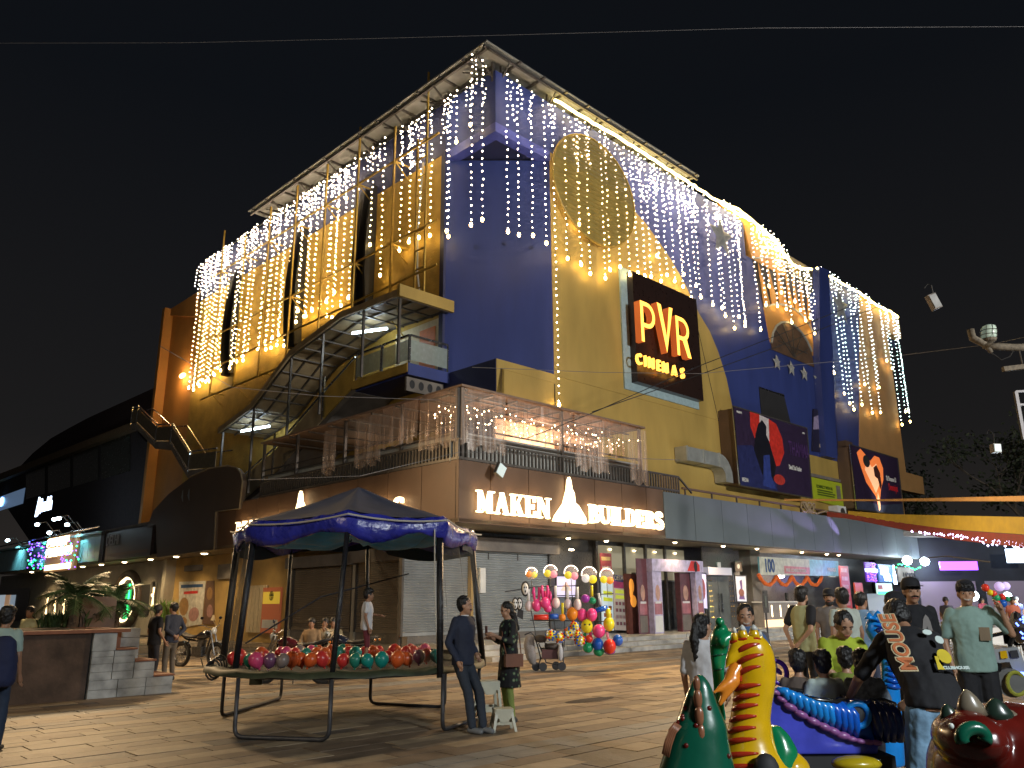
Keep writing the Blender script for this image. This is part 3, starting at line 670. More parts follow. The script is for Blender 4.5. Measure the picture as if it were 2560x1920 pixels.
ms = empty('fascia_sign', PR.w((5, .1, 4.1)), 'glowing white MAKEN BUILDERS letters on the right-hand brown fascia', 'sign', 'lit builder signs on the brown fascia')
xe = maken(PR, ms, .55)
ms2 = empty('fascia_sign', PL.w((8, .1, 4.1)), 'glowing MAKEN BUILDERS letters on the left-hand fascia half hidden by the trampoline tent', 'sign', 'lit builder signs on the brown fascia')
PLm = Frame(PL.w((13.95, 0, 0)), -V, -U)
maken(PLm, ms2, 0.0, 1.2)
print('maken end', xe)
for i in range(5):
    lamp('sign_wash', 'POINT', PR.w((1.5+1.9*i, .7, 4.55)), None, 9, (1, .66, .32), .3)
for i in range(5): lamp('sign_wash', 'POINT', PL.w((6+1.9*i, .7, 4.55)), None, 9, (1, .62, .28), .3)

# --- terrace railing and curtained enclosure
tr = empty('terrace_railing', PR.w((5, .0, 5.8)), 'dark steel picket railing along the terrace edge above the brown fascia', 'railing')
m_pal = mat('pale_parapet', (.38, .40, .38), .6)
def railing(fr, a, b, z0=5.84, z1=6.42, pitch=.17):
    MB(fr).bar((a, -.05, z1), (b, -.05, z1), .07).build('top_rail', m_steel, tr)
    MB(fr).bar((a, -.05, z0), (b, -.05, z0), .08).build('bottom_rail', m_steel, tr)
    p = MB(fr); x = a
    while x < b: p.box(x, x+.06, -.1, -.04, z0-.1, z1-.02); x += pitch
    p.build('pickets', m_steel, tr, kind='stuff')
    MB(fr).box(a, min(b, 9.4) if fr is PR else b, -.45, -.4, 5.7, 6.75).build('parapet_board', m_pal, tr)
railing(PR, 0, 9.6); railing(PR, 9.65, 11.7); railing(PL, .1, 12.6)
MB(PR).bar((11.7, -.05, 6.42), (12.6, -.05, 5.85), .06).build('top_rail', m_steel, tr)
gr = empty('roof_edge_rail', PR.w((20, -.1, 5.78)), 'low brown rail running along the top of the grey fascia', 'railing')
MB(PR).bar((12.0, -.1, 6.0), (38, -.1, 6.0), .08).build('rail', m_brown, gr)
for k in range(13): MB(PR).bar((12.2+2*k, -.1, 5.7), (12.2+2*k, -.1, 6.0), .06).build('post', m_steel, gr)
en = empty('terrace_shelter', PR.w((3, -1, 5.75)), 'curtained terrace shelter with fairy lit ceiling above the brown fascia', 'shelter')
m_wall2 = mat('warm_lit_plaster', (.62, .44, .30), .7, var=.1)  # the wall's warm lighting is mixed into this colour
zc_ = 8.08
MB(PR).hprism([(.05, .05), (9.5, .05), (9.5, -2.35), (3.8, -2.35), (3.8, -12.8), (.05, -12.8)], zc_, zc_+.07).build('roof_sheet', mat('peach_lit_ceiling', (.20, .13, .09), .7), en)  # peach of the warm terrace light put into the ceiling colour
MB(PR).box(3.7, 9.5, -2.38, -2.3, 5.7, 8.0).build('back_wall', m_wall2, en)
for x in np.arange(6.8, 9.4, .22): MB(PR).box(x, x+.12, -2.29, -2.22, 5.8, 7.6).build('slat', m_brown, en)
for x in (.1, 4.9, 9.4): MB(PR).bar((x, -.2, 5.7), (x, -.2, zc_), .1).build('post', m_steel, en)
for x in (.1, 3.2, 6.6, 10, 12.7): MB(PL).bar((x, -.2, 5.7), (x, -.2, zc_), .1).build('post', m_steel, en)
for z in (6.86, 6.62): MB(PR).bar((.1, -.25, z), (9.4, -.25, z), .05).build('rail', m_steel, en); MB(PL).bar((.1, -.25, z+.1), (12.7, -.25, z+.1), .05).build('rail', m_steel, en)
for k in range(9): MB(PR).bar((.3+1.1*k, .0, zc_-.08), (.3+1.1*k, -2.3, zc_-.08), .06).build('rafter', m_steel, en)
for y in (-.7, -1.5): MB(PR).bar((.1, y, zc_-.14), (9.4, y, zc_-.14), .05).build('rafter', m_steel, en)
for k in range(9): MB(PL).bar((.5+1.4*k, .0, zc_-.08), (.5+1.4*k, -3.7, zc_-.08), .06).build('rafter', m_steel, en)
m_curt = mat('glow_tinted_curtain', (.62, .46, .36), .3, alpha=.28, coat=.4, var=.05, bump=.3, bscale=4, stretch=(2, 2, .2))  # clear plastic, with the peach terrace glow tinted in
def curtain(fr, a, b, zt, zb, lb, off=.06):
    n = max(8, int((b-a)*16)); top = []; bot = []
    for i in range(n+1):
        x = a+(b-a)*i/n; wv = .07*math.sin(i*1.9)+.03*math.sin(i*.7)
        top.append((x, off+wv*.5, zt)); bot.append((x+.05*math.sin(i), off+wv*1.4, zb+.12*math.sin(i*.6)))
    md = [lerp(p, q_, .5) for p, q_ in zip(top, bot)]
    m = MB(fr); k = n+1
    m.add(top+md+bot, [(i, i+1, k+i+1, k+i) for i in range(n)]+[(k+i, k+i+1, 2*k+i+1, 2*k+i) for i in range(n)])
    o = m.build('plastic_curtain', m_curt, None, smooth=True, recalc=False); tag(o, lb, 'curtain', 'clear plastic curtains of the terrace shelter')
curtain(PR, .0, 1.9, 8.02, 6.2, 'gathered clear curtain at the building corner of the terrace shelter')
curtain(PR, 5.3, 7.0, 8.0, 6.1, 'clear plastic curtain in the middle of the fairy lit terrace')
curtain(PR, 8.4, 9.5, 8.0, 5.9, 'clear plastic curtain at the right end of the terrace shelter')
curtain(PR, 2.0, 5.2, 8.0, 6.75, 'long clear plastic sheet left of the middle post of the terrace shelter')
curtain(PR, 7.05, 8.35, 8.0, 6.75, 'clear plastic sheet between the middle and right curtains of the terrace')
curtain(PL, 2.0, 3.9, 8.0, 6.7, 'wide clear plastic sheet on the left side of the terrace near the corner')
curtain(PL, .05, 1.9, 8.02, 6.3, 'clear curtain just left of the corner of the terrace shelter')
curtain(PL, 4.0, 5.6, 7.9, 6.2, 'dull clear curtain midway along the left terrace')
curtain(PL, 6.8, 7.6, 7.8, 6.2, 'narrow clear curtain further along the left terrace')
fl_ = empty('fairy_lights', PR.w((5, -1, 7)), 'warm fairy bulbs strung under the terrace shelter roof', 'light string')
rw = MB(PR); rwire = MB(PR)
for j in range(7):
    y = -.2-.33*j; P = []
    for i in range(30):
        x = .2+9.1*i/29+rnd.uniform(-.1, .1); z = 7.78-.28*abs(math.sin(i*.55+j))-rnd.uniform(0, .1); P.append((x, y, z))
        if rnd.random() < .6: rw.octa((x, y, z), .028)
    rwire.tube(P, .006, 3)
rw.build('bulbs', mat('fairy_bulb', (1, .8, .6), emit=(1, .68, .38), estr=22), fl_, kind='stuff'); rwire.build('wire', m_wire, fl_)
lamp('terrace_glow', 'POINT', PL.w((3.0, -2.2, 7.2)), None, 14, (1, .75, .5), .4); lamp('terrace_glow', 'POINT', PL.w((9.0, -2.6, 7.0)), None, 14, (1, .8, .55), .4)
lamp('terrace_glow', 'AREA', PR.w((5.5, -1.2, 7.3)), PR.w((5.5, -2.3, 7.0)), 130, (1, .62, .40), 2)
lamp('terrace_glow', 'POINT', PR.w((2.6, -1.3, 7.2)), None, 48, (1, .62, .40), .4); lamp('terrace_glow', 'POINT', PR.w((7.6, -1.2, 7.2)), None, 48, (1, .62, .40), .4)
# ================================================================ shop fronts under the right-hand fascia
m_shut = mat('roller_shutter_silver', (.40, .42, .42), .42, .5, var=.1, scale=1.5)
m_shutb = mat('roller_shutter_beige', (.30, .25, .19), .5, .3, var=.15, scale=1.2)
m_lit = mat('shop_lit_wall', (.6, .5, .4), .6)
WR = -2.2
st = empty('entrance_steps', PR.w((10, .8, 0)), 'three long pale stone steps in front of the right-hand shops', 'steps')
for k, (o, z) in enumerate(((1.25, .0), (.8, .133), (.35, .266))):
    for j in range(12): MB(PR).box(.2+3.6*j+.01*k, .2+3.6*(j+1)-.012, -2.3 if k == 2 else o-.5, o, z, z+.133).build('step', m_stone, st)
MB(PR).box(-.2, 46, WR-.4, WR-.3, .0, 3.95).build('ground_wall', m_granite, pod)
MB(PR).box(-.1, 9.4, WR-.3, WR+.0, .26, .62).build('plinth', m_conc, pod)
def shutter(fr, a, b, z0, z1, o, m, lb, box=True):
    r = empty('roller_shutter', fr.w(((a+b)/2, o, z0)), lb, 'roller shutter', 'closed roller shutters'); sl = MB(fr); z = z0+.1
    while z < z1-.02:
        sl.loft([[(a, o, z), (a, o+.035, z+.02), (a, o+.04, z+.05), (a, o, z+.07)], [(b, o, z), (b, o+.035, z+.02), (b, o+.04, z+.05), (b, o, z+.07)]]); z += .078
    sl.build('slats', m, r, kind='stuff'); MB(fr).box(a, b, o-.03, o, z0, z1).build('backing', m, r); MB(fr).box(a, b, o, o+.06, z0, z0+.1).build('bottom_bar', m, r)
    for x in (a-.09, b+.01): MB(fr).box(x, x+.08, o-.02, o+.1, z0, z1).build('guide_rail', m_steel, r)
    if box: MB(fr).box(a-.3, b+.3, o, o+.35, z1+.01, z1+.45).build('shutter_box', m_conc, r)
    return r
sA = PR.px(*t3(560, 300), WR)[0]; sB = PR.px(*t3(1232, 260), WR)[0]
rs = shutter(PR, -.35, sB-.15, .62, 3.25, WR, m_shut, 'wide silver roller shutter behind the balloon rack, left of the glass shopfront')
x = PR.px(*t3(600, 420), WR+.1)[0]
MB(PR).box(x-.12, x+.12, WR+.1, WR+.2, 1.9, 2.7).build('lock_box', m_white, rs)
for xx in (1.2, 3.2, 4.6): MB(PR).box(xx, xx+.03, WR+.04, WR+.06, 3.0, 3.22).build('strap', m_steel, rs)
g = PR.px(*t3(1430, 200), WR+.05); tag(MB(PR).sph((g[0], WR+.06, g[1]), (.16, .06, .04), 8, 5).build('wall_downlight', m_dl, None), 'small warm lamp on the grey granite between shutter and shopfront', 'lamp')
# glazed shopfront
gl = empty('glass_shopfront', PR.w((9, WR, .4)), 'tall glass shopfront with dark mullions left of the poster portal', 'shopfront')
a0 = PR.px(*t3(1690, 300), WR)[0]; a1 = PR.px(*t4(640, 800), WR)[0]
ed = [a0, a0+1.75, a0+3.2, a0+4.6, a0+6.2]
for a, b in zip(ed[:-1], ed[1:]):
    MB(PR).box(a+.06, b-.06, WR-.22, WR-.2, 2.45, 3.75).build('pane', mat('lit_upper_pane', (.25, .25, .2), .2, emit=(.42, .36, .22), estr=.28), gl)
    MB(PR).box(a+.06, b-.06, WR-.22, WR-.2, .45, 2.38).build('pane', mat('shop_pane', (.04, .04, .04), .1, var=.3), gl)
    MB(PR).box(a-.06, a+.06, WR-.25, WR-.1, .4, 3.9).build('mullion', m_steel, gl)
    MB(PR).sph(((a+b)/2, WR-.15, 3.6), (.1, .03, .025), 6, 4).build('ceiling_light', m_dl, gl)
def printed(fr, px4, o, base, name, lb, cat, cropf, extra=None, frame=None, depth=.05, group=None, kindlist=()):
    """a flat printed board whose corners are measured in the picture: top-left, top-right, bottom-right, bottom-left"""
    c = [fr.px(*cropf(*p), o) for p in px4]
    r = empty(name, fr.w(((c[2][0]+c[3][0])/2, o, min(c[2][1], c[3][1]))), lb, cat, group)
    MB(fr).prism(c, o-depth, o).build('board', base, r)
    if frame:
        for i in range(4): MB(fr).bar((c[i][0], o, c[i][1]), (c[(i+1) % 4][0], o, c[(i+1) % 4][1]), .05).build('frame', frame, r)
    def uv(u, v): # 0..1 across, 0..1 up
        a = lerp(c[3], c[2], u); b = lerp(c[0], c[1], u); return lerp(a, b, v)
    return r, uv
def inkpoly(fr, uv, pts, o, m, r, name='print'):
    return MB(fr).poly([(uv(u, v)[0], o, uv(u, v)[1]) for u, v in pts]).build(name, m, r, recalc=False)
def ell(cu, cv, ru, rv, n=14, a0=0, a1=360): return [(cu+ru*math.cos(R_(a0+(a1-a0)*i/n)), cv+rv*math.sin(R_(a0+(a1-a0)*i/n))) for i in range(n+(0 if a1-a0 == 360 else 1))]
K = {}
def ink(name, col, e=0):  # with e the print glows by itself, brightness put into the ink
    k = 'ink_'+name
    return mat(k, col, .45, var=.25, scale=5) if not e else mat(k, col, .45, emit=col, estr=e)
# posters inside the glass: DELHI shop
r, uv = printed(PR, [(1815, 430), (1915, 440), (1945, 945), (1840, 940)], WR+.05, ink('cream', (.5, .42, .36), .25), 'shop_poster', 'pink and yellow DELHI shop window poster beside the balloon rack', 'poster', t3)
inkpoly(PR, uv, [(0, .88), (1, .88), (1, 1), (0, 1)], WR+.056, ink('indigo', (.06, .04, .3)), r); inkpoly(PR, uv, [(0, .76), (1, .76), (1, .88), (0, .88)], WR+.056, ink('magenta', (.6, .03, .25)), r)
for v in (.70, .60): inkpoly(PR, uv, [(.1, v-.035), (.95, v-.035), (.9, v+.03), (.15, v+.035)], WR+.058, ink('acid', (.6, .7, .05), .3), r)
for v in (.48, .36, .24, .12):
    for u in (.1, .4, .7): inkpoly(PR, uv, [(u, v-.03), (u+.2, v-.03), (u+.2, v+.03), (u, v+.03)], WR+.058, ink('maroon' if (v+u) % .3 > .1 else 'pinkish', (.35, .08, .1) if (v+u) % .3 > .1 else (.6, .35, .35)), r)
p = uv(.05, .905); MB(PR).text('DELHI', p[0], p[1], WR+.07, .24, .01, .008, 1.0).build('lettering', m_white, r)
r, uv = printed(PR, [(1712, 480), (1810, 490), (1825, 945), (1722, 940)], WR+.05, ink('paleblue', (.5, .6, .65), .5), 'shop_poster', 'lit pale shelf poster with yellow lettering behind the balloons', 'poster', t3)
for v in (.75, .62): inkpoly(PR, uv, [(.1, v-.04), (.95, v-.04), (.95, v+.03), (.1, v+.04)], WR+.058, ink('acid', (.6, .7, .05)), r)
for v in (.45, .3, .15):
    for u in (.12, .55): inkpoly(PR, uv, [(u, v-.04), (u+.3, v-.04), (u+.3, v+.04), (u, v+.04)], WR+.058, ink('rust', (.4, .15, .08)), r)
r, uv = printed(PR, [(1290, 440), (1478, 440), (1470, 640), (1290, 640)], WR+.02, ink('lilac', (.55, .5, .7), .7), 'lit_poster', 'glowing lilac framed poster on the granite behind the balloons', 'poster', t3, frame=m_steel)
inkpoly(PR, uv, [(.2, .3), (.5, .75), (.8, .3)], WR+.026, ink('peach', (.8, .5, .4), .5), r)
r, uv = printed(PR, [(1700, 230), (1800, 235), (1805, 400), (1705, 400)], WR+.05, ink('maroon', (.2, .05, .04)), 'shop_poster', 'dark red shop sign high in the glass front reading MAIN', 'poster', t3)
p = uv(.1, .1); MB(PR).text('MAIN', p[0], p[1], WR+.07, .2, .01, .004).build('lettering', m_white, r); inkpoly(PR, uv, [(.05, .6), (.9, .6), (.9, .8), (.05, .8)], WR+.056, ink('cream2', (.6, .45, .2)), r)
# fire poster wall
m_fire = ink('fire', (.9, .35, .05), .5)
r, uv = printed(PR, [(1925, 420), (2030, 425), (2060, 990), (1960, 985)], -1.2, ink('firedark', (.12, .04, .03)), 'film_poster', 'tall dark film poster with orange flames left of the portal', 'poster', t3, depth=.1)
for (cu, cv, ru, rv) in ((.5, .8, .22, .12), (.6, .55, .28, .1), (.45, .68, .15, .1)): inkpoly(PR, uv, ell(cu, cv, ru, rv), -1.192-.0*cu+.002*rv*10, m_fire, r)
# portal
po = empty('poster_portal', PR.w((12.5, -1.2, .4)), 'entrance portal clad in film posters with a lilac lintel', 'portal')
f4 = lambda x, y, o: PR.px(*t4(x, y), o)
oP = -.9
xl0, _ = f4(335, 900, oP); xl1, _ = f4(430, 900, oP); xl2, _ = f4(512, 900, oP); xr0, _ = f4(745, 1000, oP); xr1, _ = f4(835, 1000, oP); xr2, _ = f4(895, 1000, oP)
zt = f4(430, 800, oP)[1]; zl = f4(430, 915, oP)[1]
m_lil = ink('lilac2', (.42, .38, .55)); m_mar = ink('maroon3', (.13, .045, .055)); m_rose = ink('rose', (.35, .12, .14))
MB(PR).box(xl0, xl1, oP-.02, oP, .4, zt).build('left_side_panel', m_mar, po)
MB(PR).box(xl1, xl2, oP, oP+.25, .4, zl).build('left_pillar', m_lil, po)
MB(PR).box(xl1, xr2+.1, oP, oP+.27, zl+.01, zt).build('lintel', ink('lilac3', (.5, .45, .62)), po)
MB(PR).box(xr0, xr1, oP-.3, oP-.05, .4, zl).build('right_side_panel', m_mar, po)
MB(PR).box(xr1, xr2, oP, oP+.25, .4, zl).build('right_pillar', m_lil, po)
dd = MB(PR).box(xl2+.15, xr0-.5, oP-1.2, oP-1.15, .45, zl-.1).build('door_leaf', mat('frosted_door', (.13, .135, .11), .3, var=.15), po)
MB(PR).box(xl2+.02, xl2+.14, oP-1.2, oP-1.0, .4, zl).build('door_frame', m_steel, po); MB(PR).box(xr0-.48, xr0-.38, oP-1.2, oP-1.0, .4, zl).build('door_frame', m_steel, po)
z_ = (.4+zl)/2
for (a, b, o) in ((xl0+.1, xl1-.1, oP+.003), (xl1+.05, xl2-.05, oP+.254), (xr0+.05, xr1-.05, oP-.045), (xr1+.05, xr2-.05, oP+.254)):
    MB(PR).box(a, b, o, o+.006, .45, 1.05).build('tile_print', m_white if o > -.7 else m_conc, po)
    MB(PR).box(a, b, o, o+.006, 1.1, z_).build('red_print', m_rose, po)
    MB(PR).prism(ell((a+b)/2, z_+.35, (b-a)*.3, .3), o, o+.008).build('figure_print', ink('skin', (.45, .25, .18)), po)
    MB(PR).box(a+.05, b-.05, o+.006, o+.012, 1.5, 1.58).build('caption', m_white, po)
MB(PR).prism([(xr1-.6, zl+.05), (xr1-.3, zt-.02), (xr1+.1, zt-.02), (xr1+.3, zl+.3), (xr1+.3, zl+.05)], oP+.272, oP+.28).build('red_print', ink('red', (.6, .03, .02)), po)
MB(PR).prism(ell(xr1, (zl+zt)/2, .12, .22), oP+.281, oP+.286).build('figure_print', m_dark, po)
# grey double door with handles, air curtain above, framed posters
r, uv = printed(PR, [(905, 930), (975, 935), (990, 1265), (920, 1255)], -1.2, ink('lilac', (.5, .45, .6)), 'film_poster', 'narrow framed film poster between the portal and the double door', 'poster', t4, frame=m_chrome)
inkpoly(PR, uv, ell(.5, .55, .35, .3), -1.194, m_rose, r)
dg_ = empty('double_door', PR.w((16.5, -1.4, .4)), 'grey glass double door with upright steel handles', 'door')
a, z1 = f4(985, 960, -1.4); b, z2 = f4(1175, 960, -1.4); mid = (a+b)/2
for (x0_, x1_) in ((a, mid-.01), (mid+.01, b)): MB(PR).box(x0_, x1_, -1.45, -1.4, .42, z1).build('door_leaf', mat('grey_door_glass', (.10, .115, .12), .2, var=.2, scale=2), dg_)
for x in (mid-.12, mid+.12): MB(PR).bar((x, -1.33, 1.1), (x, -1.33, 1.9), .05).build('handle', m_chrome, dg_)
MB(PR).box(a-.1, b+.8, -1.55, -1.5, .4, 3.9).build('surround', m_granite, dg_)
st_ = MB(PR)
for i in range(9):
    for x in (a+.1, a+.25, b+.1, b+.3): st_.octa((x, -1.37, .9+i*.22), .03)
st_.build('studs', mat('brass', (.5, .35, .12), .3, 1), dg_, kind='stuff')
x0_, z0_ = f4(1000, 945, -1.2); x1_, z1_ = f4(1212, 885, -1.2)
tag(MB(PR).box(x0_, x1_, -1.6, -1.2, z0_, z1_).build('air_curtain', mat('appliance_white_glow', (.5, .5, .55), .3, emit=(.5, .45, .6), estr=.25), None), 'white box air curtain unit above the double door', 'air curtain')  # casing material glows faintly though it holds no lamp
r, uv = printed(PR, [(1240, 955), (1345, 955), (1355, 1200), (1260, 1195)], -1.3, ink('poster_white', (.6, .6, .66), .4), 'film_poster', 'pale framed film poster with a figure right of the double door', 'poster', t4, frame=m_steel)
inkpoly(PR, uv, [(.25, .1), (.45, .55), (.4, .8), (.6, .85), (.6, .5), (.8, .1)], -1.294, ink('violet', (.2, .1, .3)), r); inkpoly(PR, uv, ell(.5, .35, .25, .15), -1.291, ink('umber', (.3, .12, .08)), r)
r, uv = printed(PR, [(1240, 825), (1305, 825), (1308, 915), (1245, 915)], -1.3, ink('brownp', (.16, .12, .1)), 'small_sign', 'small dark framed picture above the pale film poster', 'sign', t4, frame=m_steel)
inkpoly(PR, uv, ell(.5, .5, .2, .25), -1.294, m_white, r)
r, uv = printed(PR, [(1085, 832), (1112, 832), (1115, 880), (1088, 880)], -1.3, m_white, 'small_sign', 'little white notice above the air curtain', 'sign', t4)
# 100 banner
oB = .0-.25
r, uv = printed(PR, [(1465, 780), (2195, 822), (2200, 960), (1475, 948)], oB, ink('banner_blue', (.16, .42, .50)), 'shop_banner', 'long pale banner with a big 100 over the marigold garlands', 'banner', t4, depth=.08)
inkpoly(PR, uv, [(0, 0), (.62, 0), (.60, 1), (0, 1)], oB+.004, ink('banner_cream', (.55, .55, .42)), r); inkpoly(PR, uv, [(.28, .1), (.6, .08), (.6, .5), (.28, .55)], oB+.008, ink('banner_pink', (.55, .22, .2)), r)
inkpoly(PR, uv, [(.60, 0), (.78, 0), (.78, 1), (.60, 1)], oB+.008, ink('banner_mid', (.24, .52, .55)), r)
p = uv(.05, .18); MB(PR).text('100', p[0], p[1], oB+.02, .82, .01, .02, .78).build('lettering', ink('navy', (.03, .08, .2)), r)
p = uv(.30, .22); MB(PR).text('FREE CONSULTATION', p[0], p[1], oB+.02, .2, .01, .004, 1).build('lettering', m_white, r)
p = uv(.84, .3); MB(PR).text('PVR-INOX', p[0], p[1], oB+.02, .26, .01, .008, .8).build('lettering', m_white, r)
gd = [(1460, 945, 1625, 960, 1050), (1625, 960, 1765, 960, 1060), (1765, 960, 1905, 965, 1060), (1905, 965, 2045, 965, 1060)]
m_mari = mat('marigold', (.85, .16, .02), .7, var=.3, scale=30, bump=1, bscale=60)
for i, (xa, ya, xb, yb, ym) in enumerate(gd):
    a = PR.px(*t4(xa, ya), oB+.08); b = PR.px(*t4(xb, yb), oB+.08); mz = PR.px(*t4((xa+xb)/2, ym-15), oB+.08)[1]
    P = [(a[0]+(b[0]-a[0])*t, oB+.08, a[1]+(b[1]-a[1])*t-(1-(2*t-1)**2)*(a[1]-mz)) for t in np.linspace(0, 1, 13)]
    tag(MB(PR).tube(P, [.085+.015*math.sin(k*2) for k in range(13)], 7).build('garland', m_mari, None, smooth=True), f'{ordn(i)} swag of orange marigold garland from the left below the 100 banner', 'garland', 'marigold swags below the banner')
# ticket counter with interior
oC = -.9
tc_ = empty('ticket_counter', PR.w((21, oC, .4)), 'grey counter with glowing vertical slots inside the open warm lit shop', 'counter')
ca = f4(1512, 1300, oC)[0]; cb = f4(1850, 1300, oC)[0]; cz = f4(1515, 1205, oC)[1]
MB(PR).box(ca, cb, oC-.5, oC, .4, cz).build('front', mat('counter_grey', (.30, .27, .24), .5), tc_); MB(PR).box(ca-.05, cb+.05, oC-.55, oC+.04, cz, cz+.06).build('top', m_white, tc_)
for i in range(4):
    x = ca+(cb-ca)*(.2+.23*i); MB(PR).box(x, x+.07, oC, oC+.012, .85, cz-.12).build('light_slot', mat('slot_light', (1, .8, .5), emit=(1, .75, .45), estr=5), tc_)
MB(PR).box(ca, cb, oC, oC+.03, .4, .72).build('kick_light', mat('kick_glow', (1, .8, .5), emit=(1, .72, .42), estr=.8), tc_)
wa, wb = f4(1490, 1000, -1.6)[0], f4(1870, 1000, -1.6)[0]
MB(PR).box(wa, wb+.3, -3.4, -3.3, .4, 3.8).build('shop_back_wall', mat('orange_interior', (.45, .18, .08), .7, var=.3, scale=2), pod)
MB(PR).box(wa-.9, wa, WR, WR+.6, .4, 3.9).build('shop_pier', m_conc, pod)
lamp('shop_light', 'POINT', PR.w(((wa+wb)/2, -1.7, 2.7)), None, 160, (1, .72, .45), .3)
tag(MB(PR).sph(((wa+wb)/2+.1, -1.8, 2.75), (.35, .2, .12), 8, 5).build('ceiling_lamp', mat('lamp_cold', (.9, .95, 1), emit=(.8, .85, 1), estr=8), None), 'bright white ceiling lamp inside the ticket shop', 'lamp')
for i, (xx, cc) in enumerate(((.15, 'maroon4'), (.35, 'teal'), (.55, 'maroon4'), (.75, 'cream4'), (.88, 'maroon4'))):
    x = wa+(wb-wa)*xx; MB(PR).box(x, x+.8, -3.28, -3.25, 1.5+.2*(i % 2), 2.6).build('wall_poster', ink(cc, {'maroon4': (.25, .07, .05), 'teal': (.05, .2, .22), 'cream4': (.6, .5, .4)}[cc]), pod)
for x in (22.3, 23.2): MB(PR).box(x, x+.16, -1.4, -1.3, cz+.06, cz+.45).build('counter_item', m_dark, tc_)
# right of the ticket shop: red poster, dark front, little kiosks
def p7(x, y, o): return PR.px(*t7(x, y), o)
def rect7(x0_, y0_, x1_, y1_, o): a = p7(x0_, y0_, o); b = p7(x1_, y1_, o); return a[0], b[0], b[1], a[1]
def board(x0_, y0_, x1_, y1_, o, m, name, lb, cat, z0=None, grp=None, d=.08):
    a = rect7(x0_, y0_, x1_, y1_, o); ob_ = MB(PR).box(a[0], a[1], o-d, o, z0 if z0 is not None else a[2], a[3]).build(name, m, None); tag(ob_, lb, cat, grp); return ob_, a
o_, a = board(510, 975, 625, 1300, -.5, ink('redp', (.42, .06, .07), .25), 'menu_poster', 'tall red and pink menu poster right of the 100 banner', 'poster', z0=.9)
for k in range(5): MB(PR).box(a[0]+.15, a[1]-.2, -.5, -.494, 1.3+.42*k, 1.5+.42*k).build('print', ink('pinkp', (.6, .3, .33)), o_)
o_, a = board(650, 1130, 745, 1330, -.5, ink('redp2', (.5, .07, .03), .3), 'menu_poster', 'smaller red menu board left of the burger stall', 'poster', z0=1.0)
board(420, 1005, 475, 1080, -.5, m_white, 'notice', 'small white paper notice beside the red menu poster', 'sign')
MB(PR).box(26.5, 46, -2.6, -2.5, .0, 3.95).build('ground_wall', m_granite, pod)
kx0 = p7(740, 900, -.3)[0]; kx1 = p7(1210, 900, -.3)[0]
m_pur = mat('purple_led', (.3, .1, 1), emit=(.30, .08, 1), estr=3); m_cy = mat('white_blue_sign', (.8, .9, 1), emit=(.6, .75, 1), estr=3.5); m_grn = mat('green_led', (.1, 1, .4), emit=(.02, .9, .22), estr=5); m_bled = mat('blue_led', (.1, .2, 1), emit=(.12, .2, 1), estr=5)
o_, a = board(745, 940, 860, 1125, -.3, mat('purple_board', (.08, .02, .25), .5, emit=(.12, .02, .4), estr=.5), 'led_sign', 'small sign board glowing purple over the kiosk', 'sign')
mm = MB(PR)
for k in range(60): mm.octa((rnd.uniform(a[0], a[1]), -.25, rnd.uniform(a[2], a[3])), .035)
mm.build('led_dots', m_pur, o_, kind='stuff')
b_ = rect7(745, 1000, 855, 1035, -.28); MB(PR).box(b_[0], b_[1], -.28, -.22, b_[2], b_[3]).build('glowing_bar', m_cy, o_)
o_, a = board(862, 960, 1030, 1130, -.3, mat('blue_board', (.02, .08, .2), .5, emit=(.03, .12, .3), estr=.6), 'kiosk_sign', 'blue kiosk sign with glowing white lettering and a bottle shape', 'sign')
p = (a[0]+.1, a[3]-.55); MB(PR).text('TiiPiti', p[0], p[1], -.25, .62, .02, .03, .8).build('lettering', m_cy, o_)
p = (a[0]+.55, a[2]+.1); MB(PR).text('WAA', p[0], p[1], -.25, .5, .02, .03, .8).build('lettering', m_cy, o_)
MB(PR).prism([(a[1]-.4, a[2]-.1), (a[1]-.05, a[2]-.1), (a[1]-.05, a[3]-.6), (a[1]-.17, a[3]-.3), (a[1]-.17, a[3]), (a[1]-.28, a[3]), (a[1]-.28, a[3]-.3), (a[1]-.4, a[3]-.6)], -.26, -.2).build('bottle_shape', m_cy, o_)
o_, a = board(1045, 985, 1212, 1130, -.3, m_conc, 'grey_shop_sign', 'dull grey shop sign with dark lettering right of the kiosk', 'sign'); MB(PR).text('LICKER', a[0]+.7, a[3]-.75, -.28, .62, .02, .02, 1).build('lettering', m_dark, o_)
o_, a = board(855, 1135, 1005, 1235, -.0, mat('menu_screen', (.5, .7, .6), .4, emit=(.35, .55, .5), estr=1.2), 'menu_screen', 'bright menu screen with a green strip below the kiosk sign', 'screen')
MB(PR).box(a[0], a[1]-.3, .0, .02, a[2], a[2]+.12).build('green_strip', m_grn, o_); MB(PR).box(a[0]+.1, a[0]+.7, .0, .015, a[2]+.25, a[3]-.1).build('picture', ink('rust', (.4, .15, .08)), o_)
o_, a = board(930, 1230, 1010, 1420, -.2, mat('kiosk_panel', (.4, .45, .5), .5, emit=(.35, .42, .5), estr=.5), 'drinks_kiosk', 'pale lit kiosk side panel behind the beanie man', 'kiosk', z0=.3, d=1.0)
o_, a = board(1340, 745, 1460, 812, -.0, m_cy, 'lit_sign', 'over bright white blue sign hanging below the far fascia', 'sign')
o_, a = board(1345, 815, 1475, 865, -.0, mat('dull_red', (.25, .02, .03), .6, emit=(.2, .01, .02), estr=.4), 'red_sign_strip', 'dull red strip right under the over bright white blue sign', 'sign')
o_, a = board(1365, 870, 1500, 1040, -.0, mat('green_board', (.01, .05, .03), .6), 'green_led_curtain', 'short curtain of green LEDs hanging below the fascia on the right', 'light string')
mm = MB(PR)
